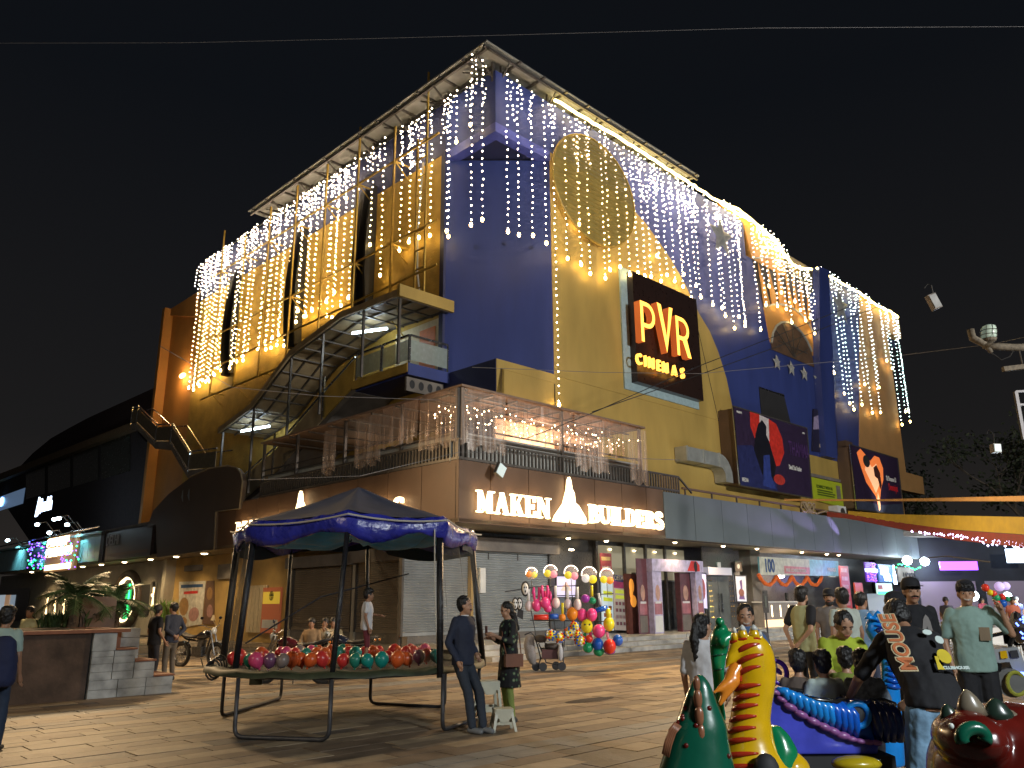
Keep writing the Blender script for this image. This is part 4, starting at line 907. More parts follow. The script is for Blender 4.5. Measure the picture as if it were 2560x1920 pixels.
for k in range(70): u_ = rnd.random(); mm.octa((a[0]+u_*(a[1]-a[0]), .08, a[3]-rnd.random()*(a[3]-a[2])*(.35+.65*u_)), .05)
mm.build('led_dots', m_grn, o_, kind='stuff')
for i, (x, y) in enumerate(((1135, 925), (1297, 935))):
    p = p7(x, y, .5); o = MB(PR).sph((p[0], .5, p[1]), (.3, .25, .25), 10, 6).build('floodlight', mat('cold_lamp', (.8, .9, 1), emit=(.75, .88, 1), estr=30), None); tag(o, ('left' if i == 0 else 'right')+' one of two blinding white floodlights below the far fascia', 'floodlight', 'white floodlights below the far fascia')
    lamp('floodlight_beam', 'POINT', PR.w((p[0], 1.0, p[1]-.2)), None, 120, (.8, .9, 1), .2)
mm = MB(PR)
for k in range(26): p = p7(1035+k*17, 985-20*math.sin(k*.5)+rnd.uniform(-12, 12), .1); mm.octa((p[0], .1, p[1]), .045)
tag(mm.build('led_string', m_grn, None, kind='stuff'), 'green and blue LED string sagging over the kiosks', 'light string')
lamp('kiosk_glow', 'POINT', PR.w((kx0+1.5, .8, 2.6)), None, 60, (.45, .4, 1), .3)
lamp('kiosk_glow', 'POINT', PR.w((kx1+2, 1.5, 3.0)), None, 40, (.5, .7, 1), .3)
# unseen purple spotlights added to make the light streaks on the fascia
lamp('added_purple_spot', 'SPOT', PR.w((27, .9, 2.7)), PR.w((22, .0, 5.6)), 260, (.55, .38, 1), .05, 70, .8)

for k_, (tx_, tz_) in enumerate(((16.5, 5.5), (21.5, 5.6), (25.5, 5.2))): lamp('added_purple_spot', 'SPOT', PR.w((28.5, 1.3, 3.4)), PR.w((tx_, .03, tz_)), 3200, (.60, .42, 1), .03, 9, .9)
# ================================================================ posters on the upper wall
def poster(px4, o, lb, name='film_billboard'):
    c = [FR.px(*c8(*p), o) for p in px4]; r = empty(name, FR.w((c[3][0], o, c[3][1])), lb, 'billboard')
    MB(FR).prism(c, o-.05, o).build('print_sheet', ink('poster_night', (.028, .016, .045)), r)
    for i in range(4): MB(FR).bar((c[i][0], o, c[i][1]), (c[(i+1) % 4][0], o, c[(i+1) % 4][1]), .08, .06).build('frame', m_chrome if i == 3 else m_steel, r)
    MB(FR).prism([(c[0][0]+.05, c[0][1]-.1), (c[1][0]-.05, c[1][1]-.1), (c[2][0]-.05, c[2][1]+.1), (c[3][0]+.05, c[3][1]+.1)], .03, o-.06).build('box_frame', m_brown, r)
    def uv(u, v): return lerp(lerp(c[3], c[2], u), lerp(c[0], c[1], u), v)
    return r, uv, c
P1 = .9
r, uv, c = poster([(210, 62), (970, 290), (1025, 1005), (285, 875)], P1, 'large film billboard with a couple against a red and white moon')
ip = lambda pts, m, d=.004: inkpoly(FR, uv, pts, P1+d, m, r)
ip([(0, 0), (.5, 0), (.46, .3), (.2, .55), (0, .5)], ink('inkblue', (.02, .025, .10)))
ip([(.21, 1), (.20, .8), (.24, .66), (.3, .62), (.34, .99)], ink('inkred', (.55, .03, .02)), .006)
ip([(.33, .99), (.32, .75), (.38, .60), (.47, .58), (.46, .97)], ink('inkwhite', (.55, .5, .5)), .007)
ip([(.45, .97), (.44, .75), (.42, .5), (.46, .33), (.55, .36), (.63, .55), (.62, .75), (.55, .93)], ink('inkred', (.55, .03, .02)), .008)
ip([(.30, .85), (.36, .93), (.41, .86), (.40, .74), (.43, .66), (.5, .35), (.44, .1), (.3, .2), (.22, .5), (.26, .72)], ink('inkblack', (.008, .008, .014)), .010)
ip([(.30, .05), (.34, .45), (.42, .48), (.42, .2), (.48, .03)], ink('inkdeep', (.03, .05, .22)), .012)
ip(ell(.53, .17, .08, .07), ink('inkred2', (.45, .04, .03)), .013)
p = uv(.68, .32); MB(FR).text('Diwali 21st October', p[0], p[1]+.1, P1+.02, .34, .01, .01, .5).build('lettering', m_white, r)
p = uv(.7, .55); MB(FR).text('THAMMA', p[0], p[1], P1+.02, 1.1, .01, .01, .5).build('lettering', ink('dimpurple', (.07, .03, .12)), r)
for (u_, v_, t_, sz) in ((.04, .93, 'PRESENTS', .14), (.92, .90, 'A FILM', .12), (.03, .06, 'MEDIA', .26)):
    p = uv(u_, v_); MB(FR).text(t_, p[0], p[1], P1+.02, sz, .01, .006, .8).build('lettering', m_white, r)
P2 = .9
r, uv, c = poster([(1410, 455), (1900, 600), (1962, 1180), (1480, 1120)], P2, 'film billboard with a burning heart couple at the right end')
ip = lambda pts, m, d=.004: inkpoly(FR, uv, pts, P2+d, m, r)
m_f1 = mat('flame_orange', (.8, .22, .05), .5, emit=(.75, .16, .04), estr=.55, var=.3); m_f2 = mat('flame_pale', (.85, .55, .3), .5, emit=(.9, .4, .2), estr=.6)  # printed flames given a glow of their own, no lamp behind
ip([(0, 0), (1, 0), (1, .2), (.5, .12), (0, .16)], ink('smoke', (.05, .06, .10)))
heart = [(.46, .02), (.42, .25), (.25, .45), (.17, .7), (.12, .9), (.2, .98), (.3, .9), (.38, .82), (.48, .93), (.58, .92), (.64, .75), (.62, .55), (.55, .4), (.5, .2)]
ip(heart, m_f1, .006); ip([(.3, .85), (.25, .65), (.36, .45), (.43, .3), (.5, .42), (.57, .6), (.5, .8), (.4, .72)], m_f2, .008)
ip(ell(.30, .80, .07, .10), m_dark, .010); ip([(.43, .72), (.5, .78), (.56, .66), (.57, .45), (.53, .38), (.5, .55), (.44, .58)], mat('dark_hair_print', (.06, .015, .01)), .011)
ip([(.46, .02), (.44, .2), (.47, .33), (.5, .2), (.49, .05)], m_f2, .012)
p = uv(.69, .56); MB(FR).text('Ek Deewane Ki', p[0], p[1], P2+.02, .42, .01, .012, .6).build('lettering', m_white, r)
p = uv(.72, .40); MB(FR).text('Deewaniyat', p[0], p[1], P2+.02, .62, .01, .01, .5).build('lettering', ink('inkred3', (.3, .01, .015), .25), r)
lamp('poster_uplight', 'SPOT', FR.w((31.5, 2.0, 6.2)), FR.w((32, .9, 8)), 140, (1, .95, .9), .1, 80, .8)
P3 = .12
cc_ = [FR.px(*c8(*p), P3) for p in ((1045, 90), (1265, 145), (1300, 570), (1030, 520))]
r = empty('film_poster', FR.w((27.5, .1, 10)), 'small dark film poster with gold figures on the blue wall between the billboards', 'poster')
MB(FR).prism(cc_, .03, P3).build('print_sheet', ink('poster_navy', (.02, .018, .045)), r)
uv = lambda u, v: lerp(lerp(cc_[3], cc_[2], u), lerp(cc_[0], cc_[1], u), v)
ip = lambda pts, m, d=.004: inkpoly(FR, uv, pts, P3+d, m, r)
ip([(0, .5), (.3, .55), (.28, .9), (0, .8)], ink('lilac4', (.3, .25, .4))); ip(ell(.5, .66, .12, .1), ink('inkwhite', (.55, .5, .5)), .006); ip([(.3, .4), (.35, .55), (.6, .58), (.8, .42), (.75, .3), (.4, .33)], ink('gold', (.5, .33, .06)), .008)
for k in range(6): ip(ell(.27+.1*k, .15, .03, .05, 8), ink('inkwhite2', (.5, .42, .3)), .008)
p = uv(.38, .82); MB(FR).text('FILMS', p[0], p[1], P3+.02, .2, .01, .006).build('lettering', ink('gold', (.5, .33, .06)), r)
G4 = .14
cc_ = [FR.px(*c8(*p), G4) for p in ((1020, 790), (1335, 855), (1355, 1105), (1040, 1020))]
r = empty('green_sign', FR.w((27, .1, 6.9)), 'lime green wall sign reading CONNECT WITH US', 'sign')
MB(FR).prism(cc_, .03, G4).build('board', mat('lime_board', (.38, .46, .02), .5, var=.06), r)
ml = ink('darkgreen', (.05, .09, .01))
p = uv(.12, .62); 
uv = lambda u, v: lerp(lerp(cc_[3], cc_[2], u), lerp(cc_[0], cc_[1], u), v)
p = uv(.12, .62); MB(FR).text('CONNECT WITH US', p[0], p[1]-.05, G4+.01, .25, .01, .008, .9).build('lettering', ml, r)
for k, (w_, v) in enumerate(((.5, .50), (.58, .40), (.55, .30))): a = uv(.14, v); MB(FR).box(a[0], a[0]+w_*4, G4+.002, G4+.008, a[1]-.05, a[1]+.03).build('small_print', ml, r)
a = uv(.78, .3); MB(FR).box(a[0], a[0]+.55, G4+.002, G4+.01, a[1], a[1]+.8).build('picture', m_conc, r)
# AC unit on the roof edge
a = FR.px(*c8(1290, 1080), 1.5); ac = empty('ac_unit', FR.w((a[0]+.5, 1.2, 5.7)), 'white air conditioner unit on the roof edge under the green sign', 'air conditioner')
MB(FR).box(a[0]-.1, a[0]+1.0, 1.0, 1.5, a[1]-.75, a[1]).build('casing', m_white, ac); MB(FR).tube([(a[0]+.5, 1.51, a[1]-.38), (a[0]+.5, 1.53, a[1]-.38)], .28, 14).build('fan_grille', m_steel, ac)
# coil of cables on the rail
hb = MB(PR)
for k in range(5): hb.tube([(22.3+.5*k*.4+.35*math.cos(t+k), .05, 6.0+.25*math.sin(t)) for t in np.linspace(0, 6.2, 10)], .045, 5, closed=True)
hb.tube([(22.5, .1, 5.9), (23.5, .1, 5.75), (24.5, .12, 5.95), (25.3, .1, 5.7)], .05, 5)
tag(hb.build('cable_coil', mat('rope_tan', (.25, .18, .1), .8), None), 'tangled tan rope coil lying over the roof edge rail', 'rope')
# ================================================================ left side: shops under the left fascia
WL = -2.0
m_yw = mat('yellow_shop_wall', (.46, .30, .10), .7, var=.18, scale=1.3, bump=.2, bscale=12)
m_stonef = mat('cream_stone_front', (.42, .38, .30), .6, var=.12, scale=2)
MB(PL).box(-.2+2.2, 13.2, WL-.4, WL-.3, 0, 3.95).build('ground_wall', m_yw, pod)
MB(PL).box(13.2, 25.0, WL-.4, WL-.02, 0, 3.95).build('ground_wall', m_yw, pod)
MB(PL).box(1.9, 13.0, WL-.3, WL+.02, 0, .56).build('plinth', m_conc, pod)
MB(PL).box(1.9, 13.0, WL-.3, WL+.5, .0, .2).build('plinth', m_stone, pod)
shutter(PL, 2.5, 8.05, .57, 3.05, WL, m_shutb, 'beige roller shutter behind the trampoline, the one nearer the corner')
shutter(PL, 8.4, 12.7, .57, 3.0, WL, m_shutb, 'beige roller shutter behind the trampoline, further from the corner')
for v in (8.22, 12.95): MB(PL).box(v-.12, v+.12, WL-.2, WL+.1, 0, 3.4).build('pilaster', m_stonef, pod)
def lp(x, y, o=WL): return PL.px(*t1(x, y), o)
def lq(x, y, o=WL): return PL.px(*t2(x, y), o)
def lrect(A, B, o, d, m, name, par, y0=0): MB(PL).box(min(A[0], B[0]), max(A[0], B[0]), o+y0, o+d, min(A[1], B[1]), max(A[1], B[1])).build(name, m, par) if par else None
a = lq(375, 850); b = lq(480, 1320)
dw = empty('white_door', PL.w(((a[0]+b[0])/2, WL, .35)), 'white folding door lit from inside left of the beige shutters', 'door')
n = 5
for i in range(n):
    x0_ = b[0]+(a[0]-b[0])*i/n; x1_ = b[0]+(a[0]-b[0])*(i+1)/n
    MB(PL).box(x0_+.02, x1_-.02, WL+.0, WL+.06, .4, a[1]).build('door_panel', mat('door_cream', (.6, .5, .33), .5), dw)
a = lq(485, 865); b = lq(590, 1310)
o_ = MB(PL).box(b[0], a[0], WL, WL+.08, .4, a[1]).build('poster', ink('posterred', (.36, .10, .04), .25), None); tag(o_, 'orange red poster board with yellow band beside the white door', 'poster')
MB(PL).box(b[0]+.05, a[0]-.05, WL+.081, WL+.087, 1.6, 2.1).build('print', ink('postyel', (.65, .45, .05), .35), o_)
MB(PL).prism(ell((a[0]+b[0])/2, a[1]-.35, .2, .2), WL+.081, WL+.087).build('print', m_dark, o_); MB(PL).box(b[0]+.1, a[0]-.1, WL+.081, WL+.087, .6, .95).build('print', m_white, o_)
def lposter(c, lb, base, o=WL+.02):
    P = [PL.px(*p, o) for p in c]; r = empty('wall_poster', PL.w((P[3][0], o, min(P[2][1], P[3][1]))), lb, 'poster'); MB(PL).prism(P, o-.03, o).build('board', base, r)
    return r, (lambda u, v: lerp(lerp(P[3], P[2], u), lerp(P[0], P[1], u), v))
r, uv = lposter([t1(1415, 425), t1(1625, 418), t1(1590, 760), t1(1410, 790)], 'white shop poster with food pictures and dark lettering on the yellow wall', ink('poster_offwhite', (.55, .52, .45)))
def lip(pts, m, o): MB(PL).poly([(uv(u, v)[0], o, uv(u, v)[1]) for u, v in pts]).build('print', m, r, recalc=False)
lip([(.08, .86), (.92, .86), (.92, .93), (.08, .93)], ink('navy', (.03, .05, .2)), WL+.026); lip([(.2, .72), (.75, .72), (.75, .78), (.2, .78)], ink('red', (.5, .03, .02)), WL+.026)
lip(ell(.22, .45, .2, .2), ink('food', (.35, .2, .08)), WL+.026); lip(ell(.65, .25, .22, .16), ink('food2', (.4, .22, .2)), WL+.027); lip(ell(.2, .12, .18, .1), ink('food', (.35, .2, .08)), WL+.026)
r, uv = lposter([t1(1632, 418), t1(1690, 415), t1(1690, 760), t1(1600, 760)], 'narrow brown picture panel right of the white food poster', ink('brownpic', (.16, .09, .06)))
lip(ell(.5, .7, .35, .15), ink('food', (.35, .2, .08)), WL+.026); lip(ell(.6, .3, .3, .15), ink('food2', (.4, .22, .2)), WL+.026)
for (A, B, lb) in ((lp(1475, 300), lp(1600, 335), 'slim dark vent grille on the yellow wall above the posters'), (lp(1742, 290), lp(1835, 400), 'square dark shutter motor box beside the left tent pole')):
    o_ = MB(PL).box(min(A[0], B[0]), max(A[0], B[0]), WL, WL+.12, B[1], A[1]).build('wall_box', m_conc, None); tag(o_, lb, 'box')
sc_ = MB(PL); s = lp(1715, 730); sc_.loft([[(s[0]+.12*math.cos(t), WL+.2+.12*math.sin(t), s[1]) for t in np.linspace(0, 5.5, 8)], [(s[0]+.05*math.cos(t), WL+.2+.05*math.sin(t), s[1]+.25) for t in np.linspace(0, 5.5, 8)]])
sc_.bar((s[0], WL, s[1]-.3), (s[0], WL+.2, s[1]), .04); tag(sc_.build('wall_sconce', mat('sconce', (.6, .5, .35), .5), None), 'small shaded wall sconce beside the motorcycle', 'lamp')
# cream stone restaurant front
MB(PL).box(25.0, 60, WL-.4, WL-.02, 0, 3.95).build('restaurant_wall', m_stonef, pod)
MB(PL).box(25.0, 25.4, WL-.1, WL+.5, 0, 3.9).build('restaurant_return', m_stonef, pod)
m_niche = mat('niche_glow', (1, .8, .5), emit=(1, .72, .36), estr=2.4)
nx = [(1222, 430, 640), (1332, 430, 660), (383, 520, 700), (450, 520, 700), (520, 515, 700), (592, 510, 700), (664, 500, 690), (737, 500, 690), (822, 480, 680)]
for i, (x, ya, yb) in enumerate(nx):
    A = lp(x, ya); B = lp(x, yb); hw = .32 if i < 2 else .45; zb_, zt_ = B[1], A[1]
    nc = empty('lit_niche', PL.w((A[0], WL, zb_)), ('nearer' if i == 1 else 'further')+' of the two tall lit niches right of the oval mirror' if i < 2 else f'{ordn(i-2)} small lit niche from the left behind the palms', 'niche', 'glowing niches of the cream front')
    mm = MB(PL); P = [(A[0]-hw, zb_), (A[0]+hw, zb_)]+[(A[0]+hw*math.cos(t), zt_-.1+hw*.6*math.sin(t)) for t in np.linspace(0, math.pi, 7)]
    mm.tube([(x_, WL+.02, z_) for x_, z_ in P], .06, closed=True); mm.build('moulding', m_stonef, nc); MB(PL).prism(P, WL-.015, WL-.01).build('recess', m_dark, nc)
    c_ = (zb_+zt_)/2
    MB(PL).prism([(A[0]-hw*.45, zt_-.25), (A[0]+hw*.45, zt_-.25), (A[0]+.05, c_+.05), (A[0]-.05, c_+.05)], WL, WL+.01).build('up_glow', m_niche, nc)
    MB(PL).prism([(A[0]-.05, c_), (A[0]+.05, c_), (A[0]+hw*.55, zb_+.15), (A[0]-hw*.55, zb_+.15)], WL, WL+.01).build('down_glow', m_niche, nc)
    MB(PL).sph((A[0], WL+.06, c_+.02), (.1, .06, .1), 8, 5).build('lamp_ball', m_niche, nc)
cx, cz = lp(1010, 565); ry = (lp(1010, 355)[1]-lp(1010, 775)[1])/2*.97; rx_ = abs(lp(915, 565)[0]-lp(1105, 565)[0])/2
ov = empty('oval_doorway', PL.w((cx, WL, cz-ry)), 'tall oval doorway with thick brown rim and green neon column', 'doorway')
E_ = [(cx+rx_*math.cos(t), cz+ry*math.sin(t)) for t in np.linspace(0, 2*math.pi, 29)[:-1]]
mm = MB(PL); mm.tube([(x, WL+.06, z) for x, z in E_], .24, 8, closed=True); mm.build('rim', mat('brown_rim', (.10, .07, .05), .5), ov, smooth=True)
mm = MB(PL).prism([(cx+(x-cx)*.9, cz+(z-cz)*.93) for x, z in E_], WL-.01, WL+.01); mm.build('dark_inside', m_dark, ov)
inn_ = [(x, WL+.1, z) for x, z in [(cx+(x-cx)*.78, cz+(z-cz)*.86) for x, z in E_]]
MB(PL).tube(inn_[2:26], [.05+.09*abs(math.sin(i*.9)) for i in range(24)], 6).build('warm_edge_light', mat('edge_glow', (1, .8, .5), emit=(1, .75, .4), estr=3), ov)
MB(PL).box(cx-rx_*.28, cx+rx_*.1, WL+.02, WL+.1, cz-ry*.8, cz+ry*.6).build('green_column', mat('green_glow', (.05, .6, .2), emit=(.01, .28, .07), estr=1.2), ov)
MB(PL).box(cx-rx_*.25, cx-rx_*.17, WL+.1, WL+.13, cz-ry*.8, cz+ry*.6).build('green_tube', m_grn, ov)
for (xa, xb) in ((840, 925), (1100, 1170)):
    A = lp(xa, 450); B = lp(xb, 690); o_ = MB(PL).box(B[0], A[0], WL-.01, WL+.03, B[1], A[1]).build('dark_panel', m_granite, pod)
MB(PL).box(33.5, 60, WL-.01, WL+.05, .3, 3.0).build('dark_window_wall', mat('grey_front', (.16, .15, .13), .5, var=.3, scale=1), pod) if False else None
A = lp(0, 450); MB(PL).box(A[0]-9, A[0]+6, WL-.0, WL+.06, .5, 2.9).build('far_window', m_granite, pod)
for i, (xa, cc) in enumerate(((10, (.6, .7, .8)), (55, (.6, .35, .2)), (90, (.4, .5, .6)))):
    A = lp(xa, 530); B = lp(xa+30, 620); o_ = MB(PL).box(B[0], A[0], WL+.06, WL+.09, B[1]-.4, A[1]).build('lit_window_strip', mat(f'strip{i}', cc, .5, emit=cc, estr=.35), pod)
# soffit band and downlights on the left
for i, (x, y) in enumerate(((245, 383), (385, 367), (515, 352), (650, 337), (797, 322), (980, 300), (1187, 273), (1390, 250), (1612, 235), (1905, 190))):
    s_ = PL.px(*t1(x, y), -.55)[0]
    downlight(PL, s_, -.55, ZS, 30 if i < 9 else 10, (1, .72, .38), f'{ordn(i)} downlight from the left under the left soffit', r=.14 if i < 8 else .16)
# fascia further left: dark DELHI sign, arch panel, cyan cladding
m_pan = mat('dark_brown_panel', (.085, .062, .045), .5, var=.15, scale=1)
MB(PL).prism([PL.px(*l6(*p), .12) for p in ((1160, 1330), (1210, 1190), (1330, 1060), (1500, 930), (1650, 862), (1800, 838), (1870, 858), (1900, 900), (1912, 960), (1890, 1172), (1705, 1200), (1690, 1495), (1240, 1560), (1230, 1300))], -.1, .12).build('arched_fascia_panel', m_pan, pod)
mm = MB(PL).tube([(x, .14, z) for x, z in [PL.px(*l6(*p), .14) for p in ((1500, 925), (1650, 858), (1800, 834), (1870, 852), (1902, 895), (1916, 960), (1893, 1172), (1707, 1198), (1692, 1495))]], .035, 5); mm.build('arched_panel_edge', m_soffit, pod)
for p in ((1440, 1080), (1490, 1070)):
    s = PL.px(*l6(*p), .13); MB(PL).prism([(s[0]-.12, s[1]-.25), (s[0]+.12, s[1]), (s[0], s[1]+.3)], .125, .14).build('leaf_mark', m_grey, pod)
A = PL.px(*l6(850, 1360)); B = PL.px(*l6(1228, 1555)); ds = empty('dark_shop_sign', PL.w((26, .1, 4)), 'unlit dark fascia sign reading DELHI over the left shops', 'sign')
MB(PL).box(23.2, A[0], -.1, .08, 3.95, 5.45).build('board', mat('unlit_board', (.028, .018, .018), .35, var=.2), ds)
MB(Frame(PL.w((0, 0, 0)), -V, -U)).text('DELHI', -A[0]+.25, 4.75, .1, .75, .02, .01, .95).build('lettering', mat('dim_white', (.3, .3, .3), .5), ds)
MB(PL).box(A[0]-6.3, A[0]-.8, .08, .09, 4.15, 4.3).build('small_print', m_brown, ds)
MB(PL).box(A[0], A[0]+.6, -.1, .12, 3.9, 5.6).build('fascia_end', m_dark, pod)
m_cyan = mat('cyan_cladding', (.14, .30, .32), .35, .3, var=.1, scale=.7)
for k in range(22): x = A[0]+.62+1.05*k; MB(PL).box(x+.01, x+1.03, -.1, .05, 4.0, 5.5).build('cladding_panel', m_cyan, pod)
MB(PL).box(A[0]+.6, A[0]+24, .0, .3, 5.5, 5.62).build('cladding_cap', m_cyan, pod); MB(PL).tube([(A[0]+.6, .3, 5.85), (A[0]+24, .3, 5.85)], .05).build('cap_rail', m_chrome, pod)
# glowing orange sign with LED net
A1 = PL.px(*l6(375, 1470), .3); B1 = PL.px(*l6(555, 1630), .3)
bs = empty('blazing_sign', PL.w(((A1[0]+B1[0])/2, .3, B1[1])), 'over bright orange and white stacked letter sign on the cyan cladding', 'sign')
MB(PL).box(B1[0]-.5, A1[0]+.3, .1, .25, B1[1]-.2, A1[1]+.5).build('board', mat('amber_board', (.06, .03, .012), emit=(1, .42, .12), estr=.12), bs)
FLm = Frame(PL.w((0, 0, 0)), -V, -U); m_blz = mat('blazing_letters', (.3, .25, .2), emit=(1, .74, .42), estr=3.5)
for k, (t_, h) in enumerate((('STUFF', .62), ('SPINNS', .62))): MB(FLm).text(t_, -A1[0]+.0, A1[1]-.05-.62*k, .3, h*1.0, .05, .06, (A1[0]-B1[0])/2.1).build('lettering', m_blz, bs)
MB(PL).box(B1[0], A1[0]-.1, .28, .33, B1[1]-.1, B1[1]+.22).build('glow_bar', m_blz, bs)
lamp('sign_glow', 'POINT', PL.w(((A1[0]+B1[0])/2, 1.0, 4.6)), None, 35, (1, .65, .35), .4)
led = empty('led_net', PL.w((A1[0]+2, .4, 3.9)), 'purple and green LED net hung round the blazing sign', 'light string')
for cn, m_, k in (('violet_leds', m_pur, 70), ('green_leds', m_grn, 26), ('blue_leds', m_bled, 20)):
    mm = MB(PL)
    for _ in range(k):
        p = l6(rnd.choice([rnd.uniform(215, 360), rnd.uniform(215, 360), rnd.uniform(480, 620)]), rnd.uniform(1430, 1650)); s = PL.px(*p, .4); mm.octa((s[0], .4, s[1]), .05 if cn != 'green_leds' else .06)
    mm.build(cn, m_, led, kind='stuff')
# floodlights over the cladding
for i, (x, y) in enumerate(((60, 1425), (390, 1365), (530, 1302), (295, 1300), (430, 1258), (465, 1250))):
    s = PL.px(*l6(x, y), 1.0); o_ = empty('wall_floodlight', PL.w((s[0], 1.0, s[1]-.15)), ['leftmost white floodlight at the picture edge above the cyan cladding', 'brightest white floodlight just above the orange sign', 'white floodlight above and right of the orange sign', 'upper left floodlight under the small white roof sign', 'left of the close pair of floodlights under the roof sign', 'right of the close pair of floodlights under the roof sign'][i], 'floodlight', 'white floodlights above the cyan cladding')
    MB(PL).sph((s[0], 1.0, s[1]), (.2 if i < 5 else .14, .14, .1), 8, 5).build('lens', mat('flood_lens', (.8, .95, 1), emit=(.7, .9, 1), estr=22), o_)
    MB(PL).tube([(s[0], .95, s[1]+.1), (s[0], .5, s[1]+.2), (s[0], -.2, s[1]-.6)], .03).build('bracket', m_steel, o_)
    if i < 4: lamp('floodlight_beam', 'SPOT', PL.w((s[0], 1.0, s[1]-.1)), PL.w((s[0], .05, 4.5)), 700, (.5, .92, 1), .1, 110, .8)
s = PL.px(*l6(285, 1240), -.3); MB(FLm)
rs_ = empty('roof_sign', PL.w((s[0], -.3, s[1])), 'small glowing white script sign above the floodlights at far left', 'sign')
MB(FLm).prism([(-s[0], s[1]), (-s[0]+.35, s[1]+1.35), (-s[0]+.7, s[1]+.9), (-s[0]+.9, s[1]+.15), (-s[0]+.55, s[1]+.25), (-s[0]+.4, s[1]+.05)], -.3, -.2).build('peak_mark', m_cy, rs_)
MB(FLm).text('Amdah', -s[0]+.75, s[1]+.28, -.25, 1.25, .08, .04, .75).build('lettering', m_cy, rs_)

# ---------------- dark wing with the arched roof
dwg = empty('dark_market_wing', PL.w((36, -2, 0)), 'unlit two storey wing with curved dark roof left of the cinema', 'building')
OW = -5.3
def wp(*pts): return [PL.px(*l6(*p), OW) for p in pts]
m_rt = mat('dark_roof_tile', (.035, .016, .014), .8, var=.3, scale=3, bump=.4); m_wb = mat('wing_beam', (.20, .13, .06), .75, var=.2)
roof = wp((1250, 205), (700, 455), (550, 535), (400, 620), (260, 735), (150, 850)); low = wp((100, 885), (1080, 525), (1260, 470))
MB(PL).prism(roof+low, OW-8, OW).build('curved_roof', m_rt, dwg)
MB(PL).prism(wp((-40, 930), (100, 880), (1080, 505), (1080, 560), (100, 930), (-40, 985)), OW, OW+.5).build('eaves_beam', m_wb, dwg)
x0_ = PL.px(*l6(1480, 900), OW)[0]
MB(PL).prism([(x0_, 5.6), (x0_, 8.8)]+wp((1060, 545), (100, 910), (-80, 970))+[(62, 5.6)], OW-6, OW-.02).build('wing_wall', mat('wing_dark_wall', (.05, .042, .04), .8, var=.3), dwg)
ms_ = [1040, 790, 570, 370, 195]
for i in range(4):
    a = ms_[i]; b = ms_[i+1]; yt = lambda x: 545+(1060-x)*.37+25; yb = lambda x: 880+(1060-x)*.27-10
    MB(PL).prism(wp((a-12, yt(a-12)), (b+12, yt(b+12)), (b+12, yb(b)), (a-12, yb(a))), OW-.01, OW+.03).build('window_pane', mat('dull_green_glass', (.035, .04, .028), .25, var=.3), dwg)
A = wp((200, 1010), (-60, 1210)); MB(PL).box(A[0][0], A[1][0]+6, OW-.01, OW+.04, A[1][1], A[0][1]).build('lit_window', mat('blue_lit_window', (.1, .2, .4), .3, emit=(.10, .16, .26), estr=.5), dwg)
s = wp((20, 1120)); MB(PL).sph((s[0][0], OW+.1, s[0][1]), (.8, .1, .5), 8, 5).build('window_lamp', mat('blue_lamp', (.3, .6, 1), emit=(.25, .55, 1), estr=5), dwg)
# dark outside stair with steel handrails
ds_ = empty('side_stair', FL.w((22, 3, 5.7)), 'dark steel stair with silver handrails between the wing and the light curtain', 'stairs')
pts_ = [(28.2, 11.9), (27.3, 11.83), (24.1, 10.23), (21.98, 9.93), (19.33, 8.06), (16.3, 7.82)]
m = MB(FL); m.loft([[(v, 2.2, z-.35), (v, 3.0, z-.35), (v, 3.0, z+.05), (v, 2.2, z+.05)] for v, z in pts_]); m.build('stringer', m_conc, ds_)
for (a, b) in zip(pts_[:-1], pts_[1:]):
    MB(FL).bar((a[0], 3.0, a[1]+1.0), (b[0], 3.0, b[1]+1.0), .06).build('handrail', m_chrome, ds_)
    MB(FL).bar((a[0], 2.2, a[1]+1.0), (b[0], 2.2, b[1]+1.0), .05).build('handrail', m_chrome, ds_)
    MB(FL).loft([[(p[0], 3.0, p[1]+.1), (p[0], 3.02, p[1]+.1), (p[0], 3.02, p[1]+.85), (p[0], 3.0, p[1]+.85)] for p in (a, b)]).build('infill_panel', mat('dull_panel', (.12, .10, .06), .5, var=.3), ds_)
    MB(FL).bar((a[0], 3.03, a[1]-.1), (a[0], 3.03, a[1]+1.05), .07).build('rail_post', m_chrome, ds_)
for k in range(16):
    t = k/16; MB(FL).box(24.2+3*t, 24.5+3*t, 2.2, 3.05, 10.2+1.55*t, 10.3+1.55*t).build('step', m_conc, ds_)
for k in range(14):
    t = k/14; MB(FL).box(19.4+2.5*t, 19.7+2.5*t, 2.2, 3.05, 8.05+1.8*t, 8.15+1.8*t).build('step', m_conc, ds_)

# ================================================================ brick planter with white tiled steps
o0 = at(215, 1749, 0); FP = Frame(o0, U, -V)
pn = empty('raised_planter', FP.w((-2, -1, 0)), 'stained brick planter wall with white tiled steps at its right end', 'planter')
m_pl = mat('stained_planter_wall', (.075, .05, .038), .85, var=.5, scale=3, bump=.6, bscale=16); m_tile = mat('white_tile', (.30, .33, .35), .4, var=.4, scale=4); m_red = mat('red_oxide_coping', (.22, .09, .05), .7, var=.2)
def fx(x): return FP.px(*t1(x, 1300), 0)[0]
top = 1.18
MB(FP).box(-3.6, -.02, -2.2, -.05, 0, top-.06).build('wall', m_pl, pn)
MB(FP).box(-3.65, fx(975), -2.2, .03, top-.06, top).build('coping', m_red, pn)
X = [fx(690), fx(1040), fx(1200), fx(1355)]; H_ = [.0, .22, .43, .62, .86, top-.06]
zr = [FP.px(*t1(1200, y), 0)[1] for y in (1305, 1210, 1115, 1030)]
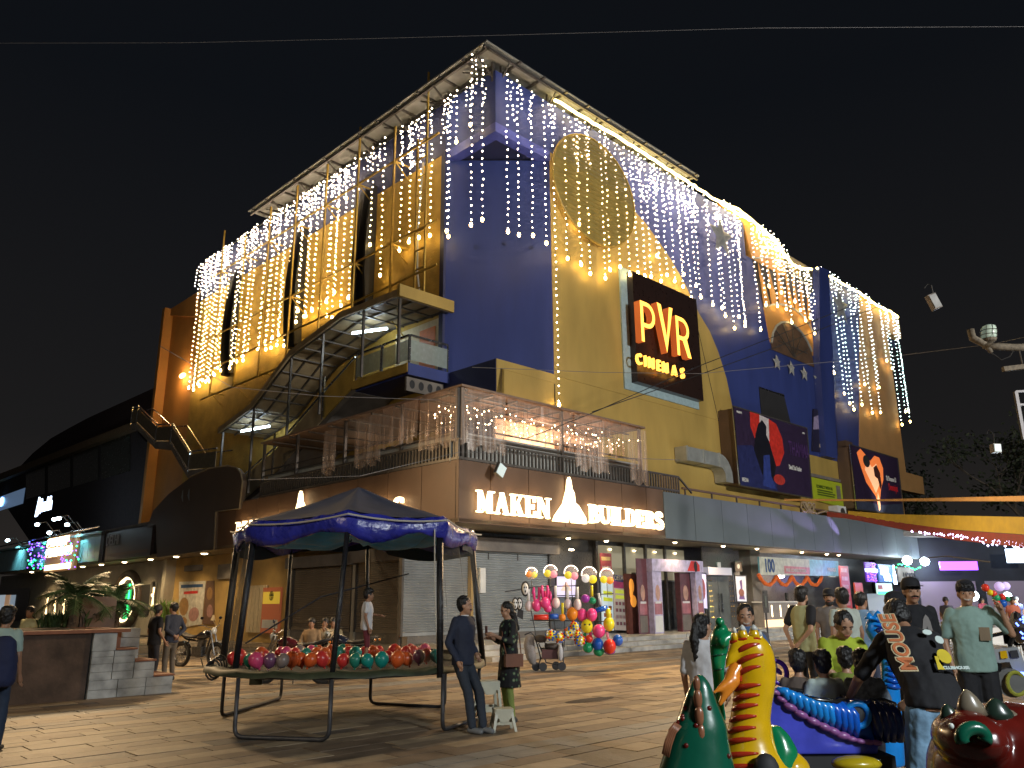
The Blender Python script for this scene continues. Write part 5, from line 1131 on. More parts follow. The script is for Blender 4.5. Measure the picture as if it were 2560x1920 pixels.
rows = [(X[0], X[3], 0, .14), (X[0], X[3], .145, .30), (X[0], X[2], .305, .44), (X[0], X[2], .445, .58), (X[0], X[1], .585, .70), (X[0], X[1], .705, .80)]
for (a, b, z0, z1) in rows:
    n = max(1, round((b-a)/.45))
    for i in range(n): MB(FP).box(a+(b-a)*i/n+.006, a+(b-a)*(i+1)/n-.006, -.9, .0+.002*i, z0, z1).build('tile', m_tile, pn)
for (a, b, z) in ((X[2], X[3], .31), (X[1], X[2], .59), (fx(880), X[1], .81)): MB(FP).box(a, b+.02, -.95, .02, z, z+.03).build('tread', m_red, pn)
a, b = fx(690), fx(875); MB(FP).box(a, b, -.5, .0, .805, top-.07).build('tile', m_tile, pn)
MB(FP).box(fx(878), fx(972), -.9, -.4, .84, top-.07).build('riser', m_red, pn)
for i in range(4): MB(FP).box(fx(975)-.02, fx(1140)+.0, -1.1, -.5, .5+.17*i, .5+.17*(i+1)-.008).build('tile', m_tile, pn)
MB(FP).box(-3.6, -.1, -2.1, -.2, top-.02, top+.01).build('soil', mat('soil', (.05, .035, .02), .95, bump=.8), pn)

# palms and plants
m_frond = mat('palm_green', (.045, .075, .022), .55, var=.35, scale=9); m_trunk = mat('palm_trunk', (.08, .055, .035), .9, var=.3, bump=1, bscale=30)
def palm(px_, base_z, dist, H, R, nf, lb, seed):
    rr = random.Random(seed); b = atd(*px_, dist); b[2] = base_z
    rt = empty('palm_tree', b, lb, 'palm', 'palms on the planter'); m = MB()
    P = [b+np.array([.03*math.sin(k), 0, H*k/6]) for k in range(7)]
    m.tube(P, [.10, .10, .095, .095, .10, .10, .07], 9)
    for k in range(26): a = rr.uniform(0, 6.28); z = H*rr.random(); m.bar(b+np.array([.08*math.cos(a), .08*math.sin(a), z]), b+np.array([.13*math.cos(a), .13*math.sin(a), z+.08]), .04, .02)
    m.build('trunk', m_trunk, rt)
    c = b+np.array([0, 0, H])
    for f in range(nf):
        a = 2*math.pi*f/nf+rr.uniform(-.2, .2); el = rr.uniform(.2, 1.25); L_ = R*rr.uniform(.85, 1.1); fm = MB(); pr = []
        for k in range(9):
            t = k/8; h = L_*t*math.cos(el*(1-.3*t)); z = L_*(math.sin(el)*t-.75*t*t*(1.05-.45*el)); pr.append(c+np.array([h*math.cos(a), h*math.sin(a), z]))
        fm.tube(pr, [.02-.0018*k for k in range(9)], 4)
        sd = np.array([-math.sin(a), math.cos(a), 0])
        for k in range(26):
            t = .12+.86*k/26; i = min(7, int(t*8)); p = pr[i]+(pr[i+1]-pr[i])*(t*8-i); d = (pr[i+1]-pr[i]); d /= np.linalg.norm(d)
            ll = .42*R/1.3*math.sin(math.pi*min(1, t*.9+.08))+.06
            for s_ in (-1, 1):
                e = p+d*ll*.55+sd*s_*ll*.8+np.array([0, 0, -.12*ll-rr.random()*.05]); w_ = d*.018
                fm.add([p-w_, p+w_, e], [(0, 1, 2)])
        fm.build('frond', m_frond, rt, recalc=False)
palm(t1(565, 780), 1.15, 16.6, 0.62, .90, 19, 'larger palm on the planter with arching fronds, left of the other palm', 4)
palm(t1(890, 780), 1.15, 17.6, 0.5, .78, 17, 'smaller palm on the planter beside the oval doorway', 9)
def shrub(p, n, r, h, m, lb, seed, blade=.3):
    rr = random.Random(seed); mm = MB()
    for k in range(n):
        a = rr.uniform(0, 6.28); q_ = p+np.array([rr.uniform(-r, r)*.5, rr.uniform(-r, r)*.5, 0]); e = q_+np.array([math.cos(a)*r*rr.random(), math.sin(a)*r*rr.random(), h*rr.uniform(.4, 1)]); mid = (q_+e)/2+np.array([0, 0, h*.2]); w_ = np.array([-math.sin(a), math.cos(a), 0])*.025
        mm.add([q_-w_*.3, q_+w_*.3, mid+w_, mid-w_, e], [(0, 1, 2, 3), (3, 2, 4)])
    tag(mm.build('shrub', m, None, recalc=False), lb, 'plant', 'small plants on the planter')
def pz(x, y, d, z): p = atd(*t1(x, y), d); p[2] = z; return p
shrub(pz(390, 770, 16.4, 1.16), 60, .3, .35, m_frond, 'low leafy plant left of the larger palm', 1)
shrub(pz(480, 770, 16.6, 1.16), 60, .3, .42, m_frond, 'low leafy plant at the foot of the larger palm', 2)
shrub(pz(640, 770, 16.9, 1.16), 50, .3, .4, m_frond, 'thin leafy plant between the larger palm and the brown box', 3)
shrub(pz(1290, 690, 19.5, 1.2), 60, .35, .6, mat('bright_leaf', (.14, .22, .03), .6, var=.3), 'bright green bush behind the two standing men', 5)
b = pz(725, 780, 17.2, 1.15); tag(MB(Frame(b, U, -V)).box(-.33, .33, -.3, .3, 0, .62).build('plywood_box', mat('brown_board', (.12, .07, .045), .7), None), 'brown board box standing on the planter between the palms', 'box')
# ================================================================ ground and paving
gm = mat('ground_joint', (.06, .048, .036), .9, var=.3, scale=4)
gs = MB(); gs.poly([(-150, -30, -.06), (150, -30, -.06), (150, 250, -.06), (-150, 250, -.06)]); ground = gs.build('plaza_ground', gm, None, kind='structure', recalc=False)
tag(ground, 'paved public square of brown, cream and grey stone slabs', None)
pm = [mat('slab_brown', (.165, .12, .08), .6, var=.35, scale=2, bump=.3, bscale=22), mat('slab_cream', (.31, .24, .155), .6, var=.22, scale=4, bump=.3, bscale=22), mat('slab_buff', (.22, .165, .11), .6, var=.25, scale=4, bump=.3, bscale=22), mat('slab_dark', (.11, .095, .08), .6, var=.3, scale=4, bump=.3, bscale=22), mat('slab_grey', (.19, .185, .17), .6, var=.25, scale=4, bump=.3, bscale=22)]
FG = Frame((0, 0, 0), U, -V)
prg = random.Random(11); slabs = []
row = 0; y = -44.0
while y < 6:
    wd_ = [.30, .30, .38, .30][row % 4]; big = (row % 23) in (0, 1); band = (row % 23) in (4, 5); crm = row % 5 in (1, 3) or (row % 23) in (8, 9, 10)
    x = -36+prg.uniform(0, .7)
    while x < 44:
        L_ = prg.uniform(.55, .95)
        cpt = FG.w((x+L_/2, y+wd_/2, 0))
        if cpt[1] > 2.5:
            sx_, sy_ = prj(cpt)
            if -120 < sx_ < 2700 and sy_ < 2120 and cpt[1] < 45:
                r_ = prg.random(); mi = 3 if band else (4 if big else (1 if crm and r_ < .7 else (2 if r_ < .45 else (0 if r_ < .92 else 3))))
                slabs.append((cpt[1], x, y, L_, wd_, mi, prg.uniform(-.004, .003), prg.uniform(0, 1)))
        x += L_
    y += wd_; row += 1
def slab_mesh(m, x, y, L_, wd_, dz): j = .007; m.box(x+j, x+L_-j, y+j, y+wd_-j, -.05, dz)
slabs.sort()
vis = [s for s in slabs if 0 < prj(FG.w((s[1]+s[3]/2, s[2]+s[4]/2, 0)))[0] < 2560 and prj(FG.w((s[1]+s[3]/2, s[2]+s[4]/2, 0)))[1] < 1935][:300]
vs = set(id(s) for s in vis)
for s in vis:
    m = MB(FG); slab_mesh(m, s[1], s[2], s[3], s[4], s[6]); m.build('paving_slab', pm[s[5]], ground, recalc=False)
rest = MB(FG)
for s in slabs:
    if id(s) in vs: continue
    rest.cur = s[5]; slab_mesh(rest, s[1], s[2], s[3], s[4], s[6])
rest.build('paving_slabs', pm, ground, kind='stuff', recalc=False)
print('slabs', len(slabs))
# flat dark oval patch on the paving, and litter
p = at(1475, 1750); tag(MB(Frame(p, U, -V)).sph((0, 0, .0), (.6, .2, .008), 16, 4).build('dark_patch', mat('patch_dark', (.05, .04, .035), .9, bump=1), None, kind='structure'), 'dark broken patch in the paving right of the patterned woman')
lt = MB()
for k in range(60):
    q_ = at(rnd.uniform(60, 1650), rnd.uniform(1690, 1915)); s_ = rnd.uniform(.008, .03); a = rnd.uniform(0, 3); lt.add([q_+np.array([s_*math.cos(a), s_*math.sin(a), .008]), q_+np.array([-s_*math.sin(a), s_*math.cos(a), .01]), q_+np.array([-s_, -s_*.4, .012])], [(0, 1, 2)])
tag(lt.build('litter_scraps', m_pal, None, kind='stuff', recalc=False), 'tiny scraps of litter scattered over the paving', 'litter')

# ================================================================ trampoline with tarpaulin roof
cT = (at(582, 1850)+at(829, 1852))/2
CX, CY, RZ_ = -2.42, 12.42, .76
RT = 1.95
tp = empty('trampoline', (CX, CY, 0), 'round trampoline on bent steel legs under a blue tarpaulin roof', 'trampoline')
def circ(r, z, a): return np.array([CX+r*math.cos(a), CY+r*math.sin(a), z])
m_pad = mat('green_rim_pad', (.028, .036, .016), .6, var=.4, scale=8); m_net = mat('grey_netting', (.10, .10, .09), .8, alpha=.30, var=.3); m_foam = mat('black_foam_pole', (.012, .012, .014), .35, var=.3, scale=14, bump=.6, bscale=40)
MB().tube([circ(RT, RZ_-.03, a) for a in np.linspace(0, 2*math.pi, 49)[:-1]], .035, 8, closed=True).build('rim_tube', m_pole, tp, smooth=True)
m = MB()
nA = 64; m.add([circ(r, z+.012*math.sin(i*1.7), 2*math.pi*i/nA) for r, z in ((RT-.28, RZ_-.02), (RT-.1, RZ_+.03), (RT+.03, RZ_+.01), (RT+.05, RZ_-.05)) for i in range(nA)], [(j*nA+i, j*nA+(i+1) % nA, (j+1)*nA+(i+1) % nA, (j+1)*nA+i) for j in range(3) for i in range(nA)])
m.build('rim_pad', m_pad, tp, smooth=True)
m = MB(); m.add([circ(r, RZ_-.02-.10*(1-(r/RT)**2), 2*math.pi*i/32) for r in (.02, .6, 1.1, RT-.2) for i in range(32)], [(j*32+i, j*32+(i+1) % 32, (j+1)*32+(i+1) % 32, (j+1)*32+i) for j in range(3) for i in range(32)]); m.build('jump_mat', mat('black_mat', (.015, .015, .015), .7), tp, smooth=True)
# legs measured from the picture
def leg(pts, name='leg'):
    P = [np.array(p) for p in pts]; out = []
    for i, p in enumerate(P):
        if 0 < i < len(P)-1:
            a = P[i-1]-p; b = P[i+1]-p; a /= np.linalg.norm(a); b /= np.linalg.norm(b)
            for t in (0, .25, .5, .75, 1): out.append((1-t)**2*(p+a*.12)+2*t*(1-t)*p+t*t*(p+b*.12))
        else: out.append(p)
    MB().tube(out, .027, 8).build(name, m_pole, tp, smooth=True)
def up_(p): return np.array([p[0], p[1], RZ_-.05])
for (a, b) in (((585, 1842), (822, 1850)), ((553, 1790), (702, 1745)), ((925, 1758), (1112, 1768))):
    A = at(*a, .03); B = at(*b, .03); leg([up_(A), A, B, up_(B)])
A = at(1106, 1826, .03); B = A+np.array([.42, 1.15, 0]); leg([up_(A), A, B, up_(B)])
# poles: (foot px on rim, head px under roof)
ZE = 2.47
T2 = lambda x, y: t2(x, y)
poles = [(T2(262, 1450), T2(400, 505), .045), (T2(170, 1400), T2(280, 545), .055), (T2(630, 1310), T2(682, 575), .03), (T2(985, 1480), T2(1102, 440), .035), (T2(1255, 1290), T2(1252, 480), .033), (T2(1795, 1470), T2(1793, 480), .045), (T2(2118, 1390), T2(2032, 570), .045)]
heads = []
for (f, h, r) in poles:
    F_ = at(*f, RZ_+.02)
    v_ = F_[:2]-np.array([CX, CY]); rr_0 = np.linalg.norm(v_); F_ = np.array([F_[0], F_[1], RZ_-.1])
    if rr_0 > RT+.1 or rr_0 < RT-.25:
        F_ = atd(*f, F_[1]+(1-(RT)/rr_0)*(CY-F_[1])); F_[2] = RZ_-.1
    Hh = atd(*h, F_[1]+(CY-F_[1])*.12)
    heads.append(Hh)
    MB().tube([F_, Hh], r, 8).build('pole', m_foam, tp, smooth=True)
ZE = float(np.mean([h[2] for h in heads])); print('eave z', ZE, [h.round(2) for h in heads])
rf_ = [T2(258, 480), T2(1115, 400), T2(1760, 420), T2(2055, 500)]
HC = np.array([CX-.12, CY+.0]); RX = 1.48
apex = atd(1221*1.0-.0, 0, 1)  # placeholder
AP = atd(*T2(1185, 112), CY-.05)
# eave outline: 8 corners from pole heads direction
ang = [math.atan2(h[1]-HC[1], h[0]-HC[0]) for h in heads]+[R_(75)]
ang = sorted(ang); rad = []
cor = []
for a in ang:
    best_ = [h for h in heads if abs(math.atan2(h[1]-HC[1], h[0]-HC[0])-a) < 1e-6]
    r_ = np.linalg.norm(best_[0][:2]-HC)+.03 if best_ else 1.6
    cor.append(np.array([HC[0]+r_*math.cos(a), HC[1]+r_*math.sin(a), (best_[0][2] if best_ else ZE)+.27]))
def ringpts(n_per):
    out = []
    for i in range(len(cor)):
        a, b = cor[i], cor[(i+1) % len(cor)]
        for k in range(n_per): t = k/n_per; p = a+(b-a)*t; sag = 4*t*(1-t); out.append((p, sag))
    return out
RP = ringpts(8); nR = len(RP)
tpn = random.Random(5)
rt_ = empty('tarpaulin_roof', (CX, CY, ZE), 'peaked dark blue tarpaulin roof with crumpled edge over the trampoline', 'tarpaulin')
m_tarp = mat('slate_tarp', (.05, .06, .10), .85, var=.15, scale=3, bump=.5, bscale=4, spec=.15); m_tarpb = mat('blue_tarp_edge', (.022, .028, .30), .28, var=.25, scale=6, bump=1, bscale=9, spec=.7); m_cyt = mat('cyan_tarp_lining', (.01, .42, .88), .5, var=.2, scale=4, bump=.6, bscale=6)
m = MB(); rings = []
for t in (1, .8, .6, .4, .2, .06):
    rings.append([AP+(p-AP)*t+np.array([0, 0, -.03*math.sin(math.pi*t)*(1+.5*s)-(.05*s if t == 1 else .05*s*t)+tpn.uniform(-.008, .008)]) for p, s in RP])
m.loft(rings, cap=False); m.add([AP]+rings[-1], [(0, i+1, (i+1) % nR+1) for i in range(nR)]); m.build('roof_cloth', m_tarp, rt_, smooth=True)
m = MB(); rings = []
for (dr, dz) in ((0, .0), (.04, -.02), (.07, -.10), (.06, -.20), (.03, -.29), (-.04, -.28), (-.06, -.1)):
    rg = []
    for i, (p, s) in enumerate(RP):
        d = p-np.array([HC[0], HC[1], p[2]]); d = d/np.linalg.norm(d); n_ = tpn.uniform(-.02, .02)
        rg.append(p+d*(dr+n_*1.2+.025*math.sin(i*1.3))+np.array([0, 0, dz*(1+.25*math.sin(i*.8))+n_-.05*s]))
    rings.append(rg)
m.loft(rings, cap=False); m.build('crumpled_edge', m_tarpb, rt_, smooth=True)
m = MB(); rings = []
for t, dz in ((.96, -.16), (.85, -.30), (.65, -.50), (.4, -.66), (.1, -.74)):
    rings.append([AP+(p-AP)*t+np.array([0, 0, dz-.04*math.sin(i*.7)]) for i, (p, s) in enumerate(RP)])
m.loft(rings, cap=False); m.build('cyan_lining', m_cyt, rt_, smooth=True)
# loose dark lining hanging across the back half
m = MB(); ba = [i for i, (p, s) in enumerate(RP) if p[1] > HC[1]-.2]; m_dl2 = mat('dark_lining', (.012, .022, .035), .7)
for i in ba:
    p, q_ = RP[i][0], RP[(i+1) % nR][0]; k1_ = .30+.07*math.sin(i*.5); k2_ = .30+.07*math.sin((i+1)*.5)
    m.add([p+[0, 0, -.12], q_+[0, 0, -.12], q_+[0, 0, -k2_-.12], p+[0, 0, -k1_-.12]], [(0, 1, 2, 3)])
m.build('hanging_lining', m_dl2, rt_, recalc=False)
m = MB(); m.tube([RP[i][0]+np.array([(RP[i][0][0]-HC[0])*.06, (RP[i][0][1]-HC[1])*.06, -.06-.05*RP[i][1]]) for i in range(nR)], .012, 5, closed=True)
m.tube([cor[i_] for i_ in []] or [RP[0][0]+np.array([0, 0, .02]), RP[0][0]+np.array([0, 0, .03])], .01); m.build('tie_rope', mat('rope_pale', (.5, .47, .4), .7), rt_)
h6 = heads[5]; tag(MB().tube([h6+np.array([-.06, -.14, .08]), h6+np.array([-.05, -.12, -.6]), np.array([h6[0]+.01, h6[1]-.12, RZ_])], .009, 5).build('hanging_rope', MATS['rope_pale'], None), 'pale rope hanging down the pole beside the man in navy', 'rope')
tag(MB().tube([atd(*T2(340, 1280), 12.2), atd(*T2(900, 935), 13.0), atd(*T2(1560, 760), 13.6)], .012, 5).build('slack_cord', m_pole, None), 'dark cord slung diagonally across inside the trampoline', 'cord')
# netting panels on the right and left
def netp(i, j, lb):
    a, b = heads[i], heads[j]; fa = poles[i]; 
    A0 = at(*poles[i][0], RZ_); B0 = at(*poles[j][0], RZ_); n = 10; m = MB(); P = []
    for r in range(7):
        for k in range(n+1): t = k/n; s = r/6; p = (A0*(1-t)+B0*t)*(1-s)+(a*(1-t)+b*t)*s; p = p+np.array([.05*math.sin(k*1.3+r*.4), .05*math.cos(k*1.1), 0]); P.append(p)
    m.add(P, [(r*(n+1)+k, r*(n+1)+k+1, (r+1)*(n+1)+k+1, (r+1)*(n+1)+k) for r in range(6) for k in range(n)]); m.build('net_panel', m_net, tp, smooth=True, recalc=False)
netp(5, 6, ''); netp(0, 1, ''); netp(4, 5, '')
# wheel-like coil hanging at the left of the rim
wl = MB(); cw_ = at(*T2(95, 1480), .72)
for k in range(4): wl.tube([cw_+np.array([.10*math.cos(t)+.02*k, .03*k, .13*math.sin(t)+.02*k]) for t in np.linspace(0, 6.28, 13)[:-1]], .014, 5, closed=True)
tag(wl.build('hose_coil', m_foam, None), 'small dark coil hung on the left edge of the trampoline', 'coil')
o_ = MB(Frame(at(*T2(420, 1530), .5), (1, 0, 0), (0, 1, 0))).box(-.1, .1, -.01, .01, -.12, .12).build('hanging_card', m_pad, None); tag(o_, 'dark card hanging below the left of the trampoline rim', 'card')
# balloons
def balloon_m(name, col): return mat(name, col, .34, var=.1, scale=4, coat=.1)
BC = {'red': (.55, .035, .03), 'orange': (.62, .10, .02), 'pink': (.60, .06, .16), 'green': (.02, .20, .14), 'teal': (.01, .24, .20), 'purple': (.16, .06, .12), 'grey': (.22, .17, .15)}
front = [(255, 1390, 'red'), (300, 1380, 'red'), (375, 1400, 'green'), (415, 1405, 'pink'), (515, 1405, 'purple'), (610, 1405, 'grey'), (690, 1395, 'orange'), (755, 1400, 'orange'), (838, 1405, 'orange'), (900, 1395, 'red'), (965, 1400, 'orange'), (1070, 1400, 'red'), (1165, 1405, 'green'), (1250, 1405, 'teal'), (1360, 1400, 'teal'), (1410, 1380, 'red'), (1480, 1395, 'orange'), (1550, 1390, 'orange'), (1630, 1380, 'purple'), (1690, 1370, 'red'), (1750, 1375, 'teal'),
         (385, 1355, 'orange'), (455, 1345, 'pink'), (490, 1360, 'red'), (560, 1350, 'red'), (590, 1350, 'orange'), (650, 1350, 'pink'), (720, 1350, 'red'), (800, 1350, 'green'), (870, 1350, 'orange'), (935, 1350, 'orange'), (1040, 1350, 'green'), (1110, 1345, 'red'), (1170, 1350, 'teal'), (1240, 1345, 'red'), (1300, 1345, 'orange'), (1340, 1340, 'red'), (1470, 1335, 'orange'), (1530, 1340, 'red'), (1600, 1335, 'red'), (1680, 1335, 'pink'),
         (545, 1315, 'grey'), (500, 1310, 'red'), (575, 1305, 'pink'), (660, 1305, 'pink'), (785, 1330, 'green'), (840, 1325, 'red'), (870, 1330, 'orange'), (940, 1310, 'red'), (970, 1320, 'orange'), (1060, 1330, 'green'), (1100, 1310, 'orange'), (1130, 1330, 'red'), (1280, 1330, 'orange'), (1370, 1315, 'grey'), (1460, 1325, 'red'), (1535, 1320, 'orange'), (1605, 1325, 'red'), (1700, 1310, 'red'), (1660, 1330, 'red')]
BL = []
def balloon(c, r, m, name='balloon', tilt=0):
    mm = MB(); ca, sa = math.cos(tilt), math.sin(tilt); RM = np.array([[ca, 0, sa], [0, 1, 0], [-sa, 0, ca]])
    rg = []
    for j in range(9):
        a = math.pi*j/8; a = min(max(a, .05), math.pi-.05); z = math.cos(a); rr = math.sin(a)*(1-.12*max(0, -z)**1.5); rg.append([np.array(c)+RM @ np.array([r*rr*math.cos(t), r*rr*math.sin(t), r*(1.06*z-(.12*(-z)**4 if z < 0 else 0))]) for t in np.linspace(0, 2*math.pi, 15)[:-1]])
    mm.loft(rg); k_ = np.array(c)+RM @ np.array([0, 0, -r*1.17]); 
    mm.loft([[k_+RM @ np.array([s_*math.cos(t), s_*math.sin(t), z]) for t in np.linspace(0, 6.28, 7)[:-1]] for s_, z in ((.008, .02), (.016, -.02))])
    return mm.build(name, m, None, smooth=True)
for i, (x, y, c) in enumerate(front):
    row_ = 0 if i < 21 else (1 if i < 41 else 2); rr = .102-.003*row_+tpn.uniform(-.010, .008)
    zc_b = RZ_+rr*.95+(-.02 if row_ == 0 else -.02+.0*row_); d_ = [10.85, 11.7, 12.9][row_]
    fr_ = (x-990)/850.; 
    p = at(*t2(x, y), 0); 
    dd_ = CY-[1.42, .55, -.75][row_]*math.sqrt(max(.05, 1-(fr_*.98)**2)) if row_ != 1 else CY-.5*math.sqrt(max(.05, 1-(fr_*.9)**2))
    dd_ += tpn.uniform(-.12, .12)*(row_+.6); p = atd(*t2(x+tpn.uniform(-10, 10), y), dd_); p[2] = max(p[2], RZ_+rr*.9)
    rr = .096-.004*row_+tpn.uniform(-.012, .010); p = at(*t2(x+tpn.uniform(-10, 10), y+tpn.uniform(-6, 6)), RZ_+rr*.95)
    vv = p[:2]-np.array([CX, CY]); rv = np.linalg.norm(vv)
    if rv > RT-.2: p[:2] = np.array([CX, CY])+vv*(RT-.2)/rv
    o = balloon(p, rr, balloon_m('balloon_'+c, BC[c]), tilt=tpn.uniform(-.5, .5)); BL.append((c, row_, x, o))
for c in BC:
    for rw_ in range(3):
        L_ = sorted([b for b in BL if b[0] == c and b[1] == rw_], key=lambda b: b[2])
        for i, b in enumerate(L_): tag(b[3], f'{ordn(i)+" " if len(L_) > 1 else ""}{c} balloon {"from the left " if len(L_) > 1 else ""}in the {["front", "middle", "back"][rw_]} row on the trampoline', 'balloon', 'balloons heaped on the trampoline')
# ================================================================ people
def remesh(m, name, mt, parent, voxel=.016, smooth=6, disp=0, dscale=.12, extra=None, adapt=0):
    me = bpy.data.meshes.new('tmp'); me.from_pydata([tuple(p) for p in m.v], [], m.f); 
    bm = bmesh.new(); bm.from_mesh(me); bmesh.ops.recalc_face_normals(bm, faces=bm.faces); bm.to_mesh(me); bm.free()
    o = bpy.data.objects.new('tmp', me); COL.objects.link(o)
    r = o.modifiers.new('r', 'REMESH'); r.mode = 'VOXEL'; r.voxel_size = voxel; r.adaptivity = adapt
    s = o.modifiers.new('s', 'SMOOTH'); s.iterations = smooth; s.factor = .5
    if disp:
        tx = bpy.data.textures.get(f'fold{dscale}') or bpy.data.textures.new(f'fold{dscale}', 'CLOUDS'); tx.noise_scale = dscale
        d = o.modifiers.new('d', 'DISPLACE'); d.texture = tx; d.strength = disp; d.mid_level = .5; d.texture_coords = 'GLOBAL'
    dg = bpy.context.evaluated_depsgraph_get(); e = bpy.data.meshes.new_from_object(o.evaluated_get(dg))
    n = len(e.vertices); co = np.empty(n*3); e.vertices.foreach_get('co', co); co = co.reshape(-1, 3)
    fs = [tuple(p.vertices) for p in e.polygons]
    bpy.data.objects.remove(o); bpy.data.meshes.remove(me); bpy.data.meshes.remove(e)
    if extra is not None:
        fs += [tuple(i+n for i in f) for f in extra.f]; co = np.vstack([co, np.array(extra.v)])
    org = np.array(wloc(parent)); k = bpy.data.meshes.new(name); k.from_pydata((co-org).tolist(), [], fs)
    k.materials.append(mt); k.polygons.foreach_set('use_smooth', [True]*len(fs)); k.update()
    ob = bpy.data.objects.new(name, k); COL.objects.link(ob); ob.parent = parent; return ob
def cap(m, a, b, r0, r1, n=10):                     # tapered capsule
    a = np.array(a, float); b = np.array(b, float); d = b-a; L_ = np.linalg.norm(d)+1e-9; t = d/L_
    P = []; Rr = []
    for k in range(4): th_ = math.pi/2*k/3; P.append(a-t*r0*math.cos(th_)); Rr.append(max(.002, r0*math.sin(th_)))
    for k in range(4): th_ = math.pi/2*k/3; P.append(b+t*r1*math.sin(th_)); Rr.append(max(.002, r1*math.cos(th_)))
    m.tube(P, Rr, n)
def ellr(c, rx, ry, n=14, ax=(1, 0, 0), ay=(0, 1, 0)):
    c = np.array(c, float); ax = np.array(ax, float); ay = np.array(ay, float)
    return [c+ax*rx*math.cos(2*math.pi*i/n)+ay*ry*math.sin(2*math.pi*i/n) for i in range(n)]
def rot2(p, c, a):                                   # bend forward about the x axis through c
    p = np.array(p, float)-c; ca, sa = math.cos(a), math.sin(a)
    return np.array([p[0], p[1]*ca+p[2]*sa, -p[1]*sa+p[2]*ca])+c
SKIN = mat('skin_brown', (.30, .155, .09), .5, var=.08, scale=12); SKIN2 = mat('skin_light_brown', (.40, .22, .135), .5, var=.08, scale=12)
HAIR = mat('black_hair', (.008, .007, .007), .45, var=.3, scale=40, bump=.8, bscale=60, stretch=(1, 1, .2))
EYEW = mat('eye_white', (.6, .6, .58), .3); EYEB = mat('eye_dark', (.01, .007, .005), .2); LIP = mat('lip', (.28, .08, .06), .5); TEETH = mat('teeth', (.42, .38, .33), .35)
SHOE = mat('dark_shoe', (.03, .032, .036), .5, var=.2); SHOEG = mat('grey_trainer', (.16, .17, .18), .6)
def cloth(name, c, **k): return mat('cloth_'+name, c, .85, var=k.pop('var', .15), scale=k.pop('scale', 5), bump=.5, bscale=k.pop('bs', 7), stretch=(1, 1, .5), **k)
def person(label, px, dist, H, h, top, legs, hair='short', sleeve=.55, z0=0, pose=None, bend=0, kurta=0, look=0, nod=0, cat='man', skin=None, face=True, beard=0, moustache=False, capm=None, shoes=None, baggy=1., vox=.018, seated=False, shift=(0, 0), child=False, smile=False, tphem=0, bulk=1., shorts=False, ponytail=False):
    skin = skin or SKIN; base = atd(px[0], 1600, dist); base[2] = z0; base[0] += shift[0]; base[1] += shift[1]
    a = R_(h); F = Frame(base, (math.cos(a), math.sin(a), 0), (-math.sin(a), math.cos(a), 0)); k = H/1.75
    F.x = F.x*k; F.y = F.y*k; F.z = F.z*k
    rt = empty('person', base, label, 'person')
    J = dict(hip_l=(-.09, 0, .92), hip_r=(.09, 0, .92), kn_l=(-.10, .03, .49), kn_r=(.10, .03, .49), an_l=(-.11, -.01, .09), an_r=(.11, -.01, .09),
             sh_l=(-.168, 0, 1.41), sh_r=(.168, 0, 1.41), el_l=(-.222, -.03, 1.13), el_r=(.222, -.03, 1.13), wr_l=(-.235, .05, .89), wr_r=(.235, .05, .89))
    if seated: J.update(kn_l=(-.12, .42, .95), kn_r=(.12, .42, .95), an_l=(-.12, .46, .52), an_r=(.12, .46, .52), el_l=(-.25, .06, 1.16), el_r=(.25, .06, 1.16), wr_l=(-.14, .30, 1.08), wr_r=(.14, .30, 1.08))
    J.update(pose or {}); J = {q: np.array(v, float) for q, v in J.items()}
    hc = np.array([0, 0, .94]); B = R_(bend)
    def U_(p): return rot2(p, hc, B) if bend else np.array(p, float)
    fixed = set((pose or {}).keys())
    for q in ('sh_l', 'sh_r', 'el_l', 'el_r', 'wr_l', 'wr_r'):
        if not (bend and q in fixed and q[:2] in ('el', 'wr')): J[q] = U_(J[q])
    hs = 1.12 if child else 1.
    headc = U_((0, .03, 1.60+.02*(hs-1)*5)); neck = U_((0, -.005, 1.46))
    b = MB(F)
    # torso
    def trunk(m, inf, zlow=.88, bulk=bulk):
        ax = np.array([1., 0, 0]); ay = rot2((0, 1, 0), np.zeros(3), B) if bend else np.array([0, 1., 0])
        secs = [(zlow, .162, .118), (.98, .158, .112), (1.10, .150, .108), (1.25, .168, .118), (1.35, .176, .112), (1.41, .158, .090), (1.445, .11, .075), (1.475, .062, .055)]
        rg = []
        for z, rx_, ry_ in secs:
            w_ = bulk if z < 1.4 else 1
            rg.append(ellr(U_((0, .008 if 1.2 < z < 1.4 else 0, z)) if z > .95 else np.array((0, 0, z)), rx_*w_+inf, ry_*w_*1.03+inf, 14, ax, ay if z > .95 else (0, 1, 0)))
        m.loft(rg)
    trunk(b, 0)
    for s_ in 'lr':
        cap(b, J['sh_'+s_], J['el_'+s_], .047, .038); cap(b, J['el_'+s_], J['wr_'+s_], .037, .025)
        if not seated or True: lw = 1 if shorts else .72; cap(b, J['hip_'+s_], J['kn_'+s_], .078*lw, .052*lw); cap(b, J['kn_'+s_], J['an_'+s_], .05*lw, .034)
        f0 = J['an_'+s_]; cap(b, f0+[0, -.03, -.05], f0+[0, .13, -.06], .035, .025)
        w_ = J['wr_'+s_]; d = w_-J['el_'+s_]; d /= np.linalg.norm(d)
        cap(b, w_, w_+d*.07, .028, .036)
    cap(b, neck-[0, 0, .02], headc+U_((0, -.02, .94))-hc-[0, 0, .05] if False else headc*.5+neck*.5, .056, .052); cap(b, neck, headc, .052, .05)
    # head frame
    ya = R_(look); yy = F.y/k; xx = F.x/k
    hx = xx*math.cos(ya)+yy*math.sin(ya); hy = -xx*math.sin(ya)+yy*math.cos(ya); hz = np.array([0, 0, 1.])
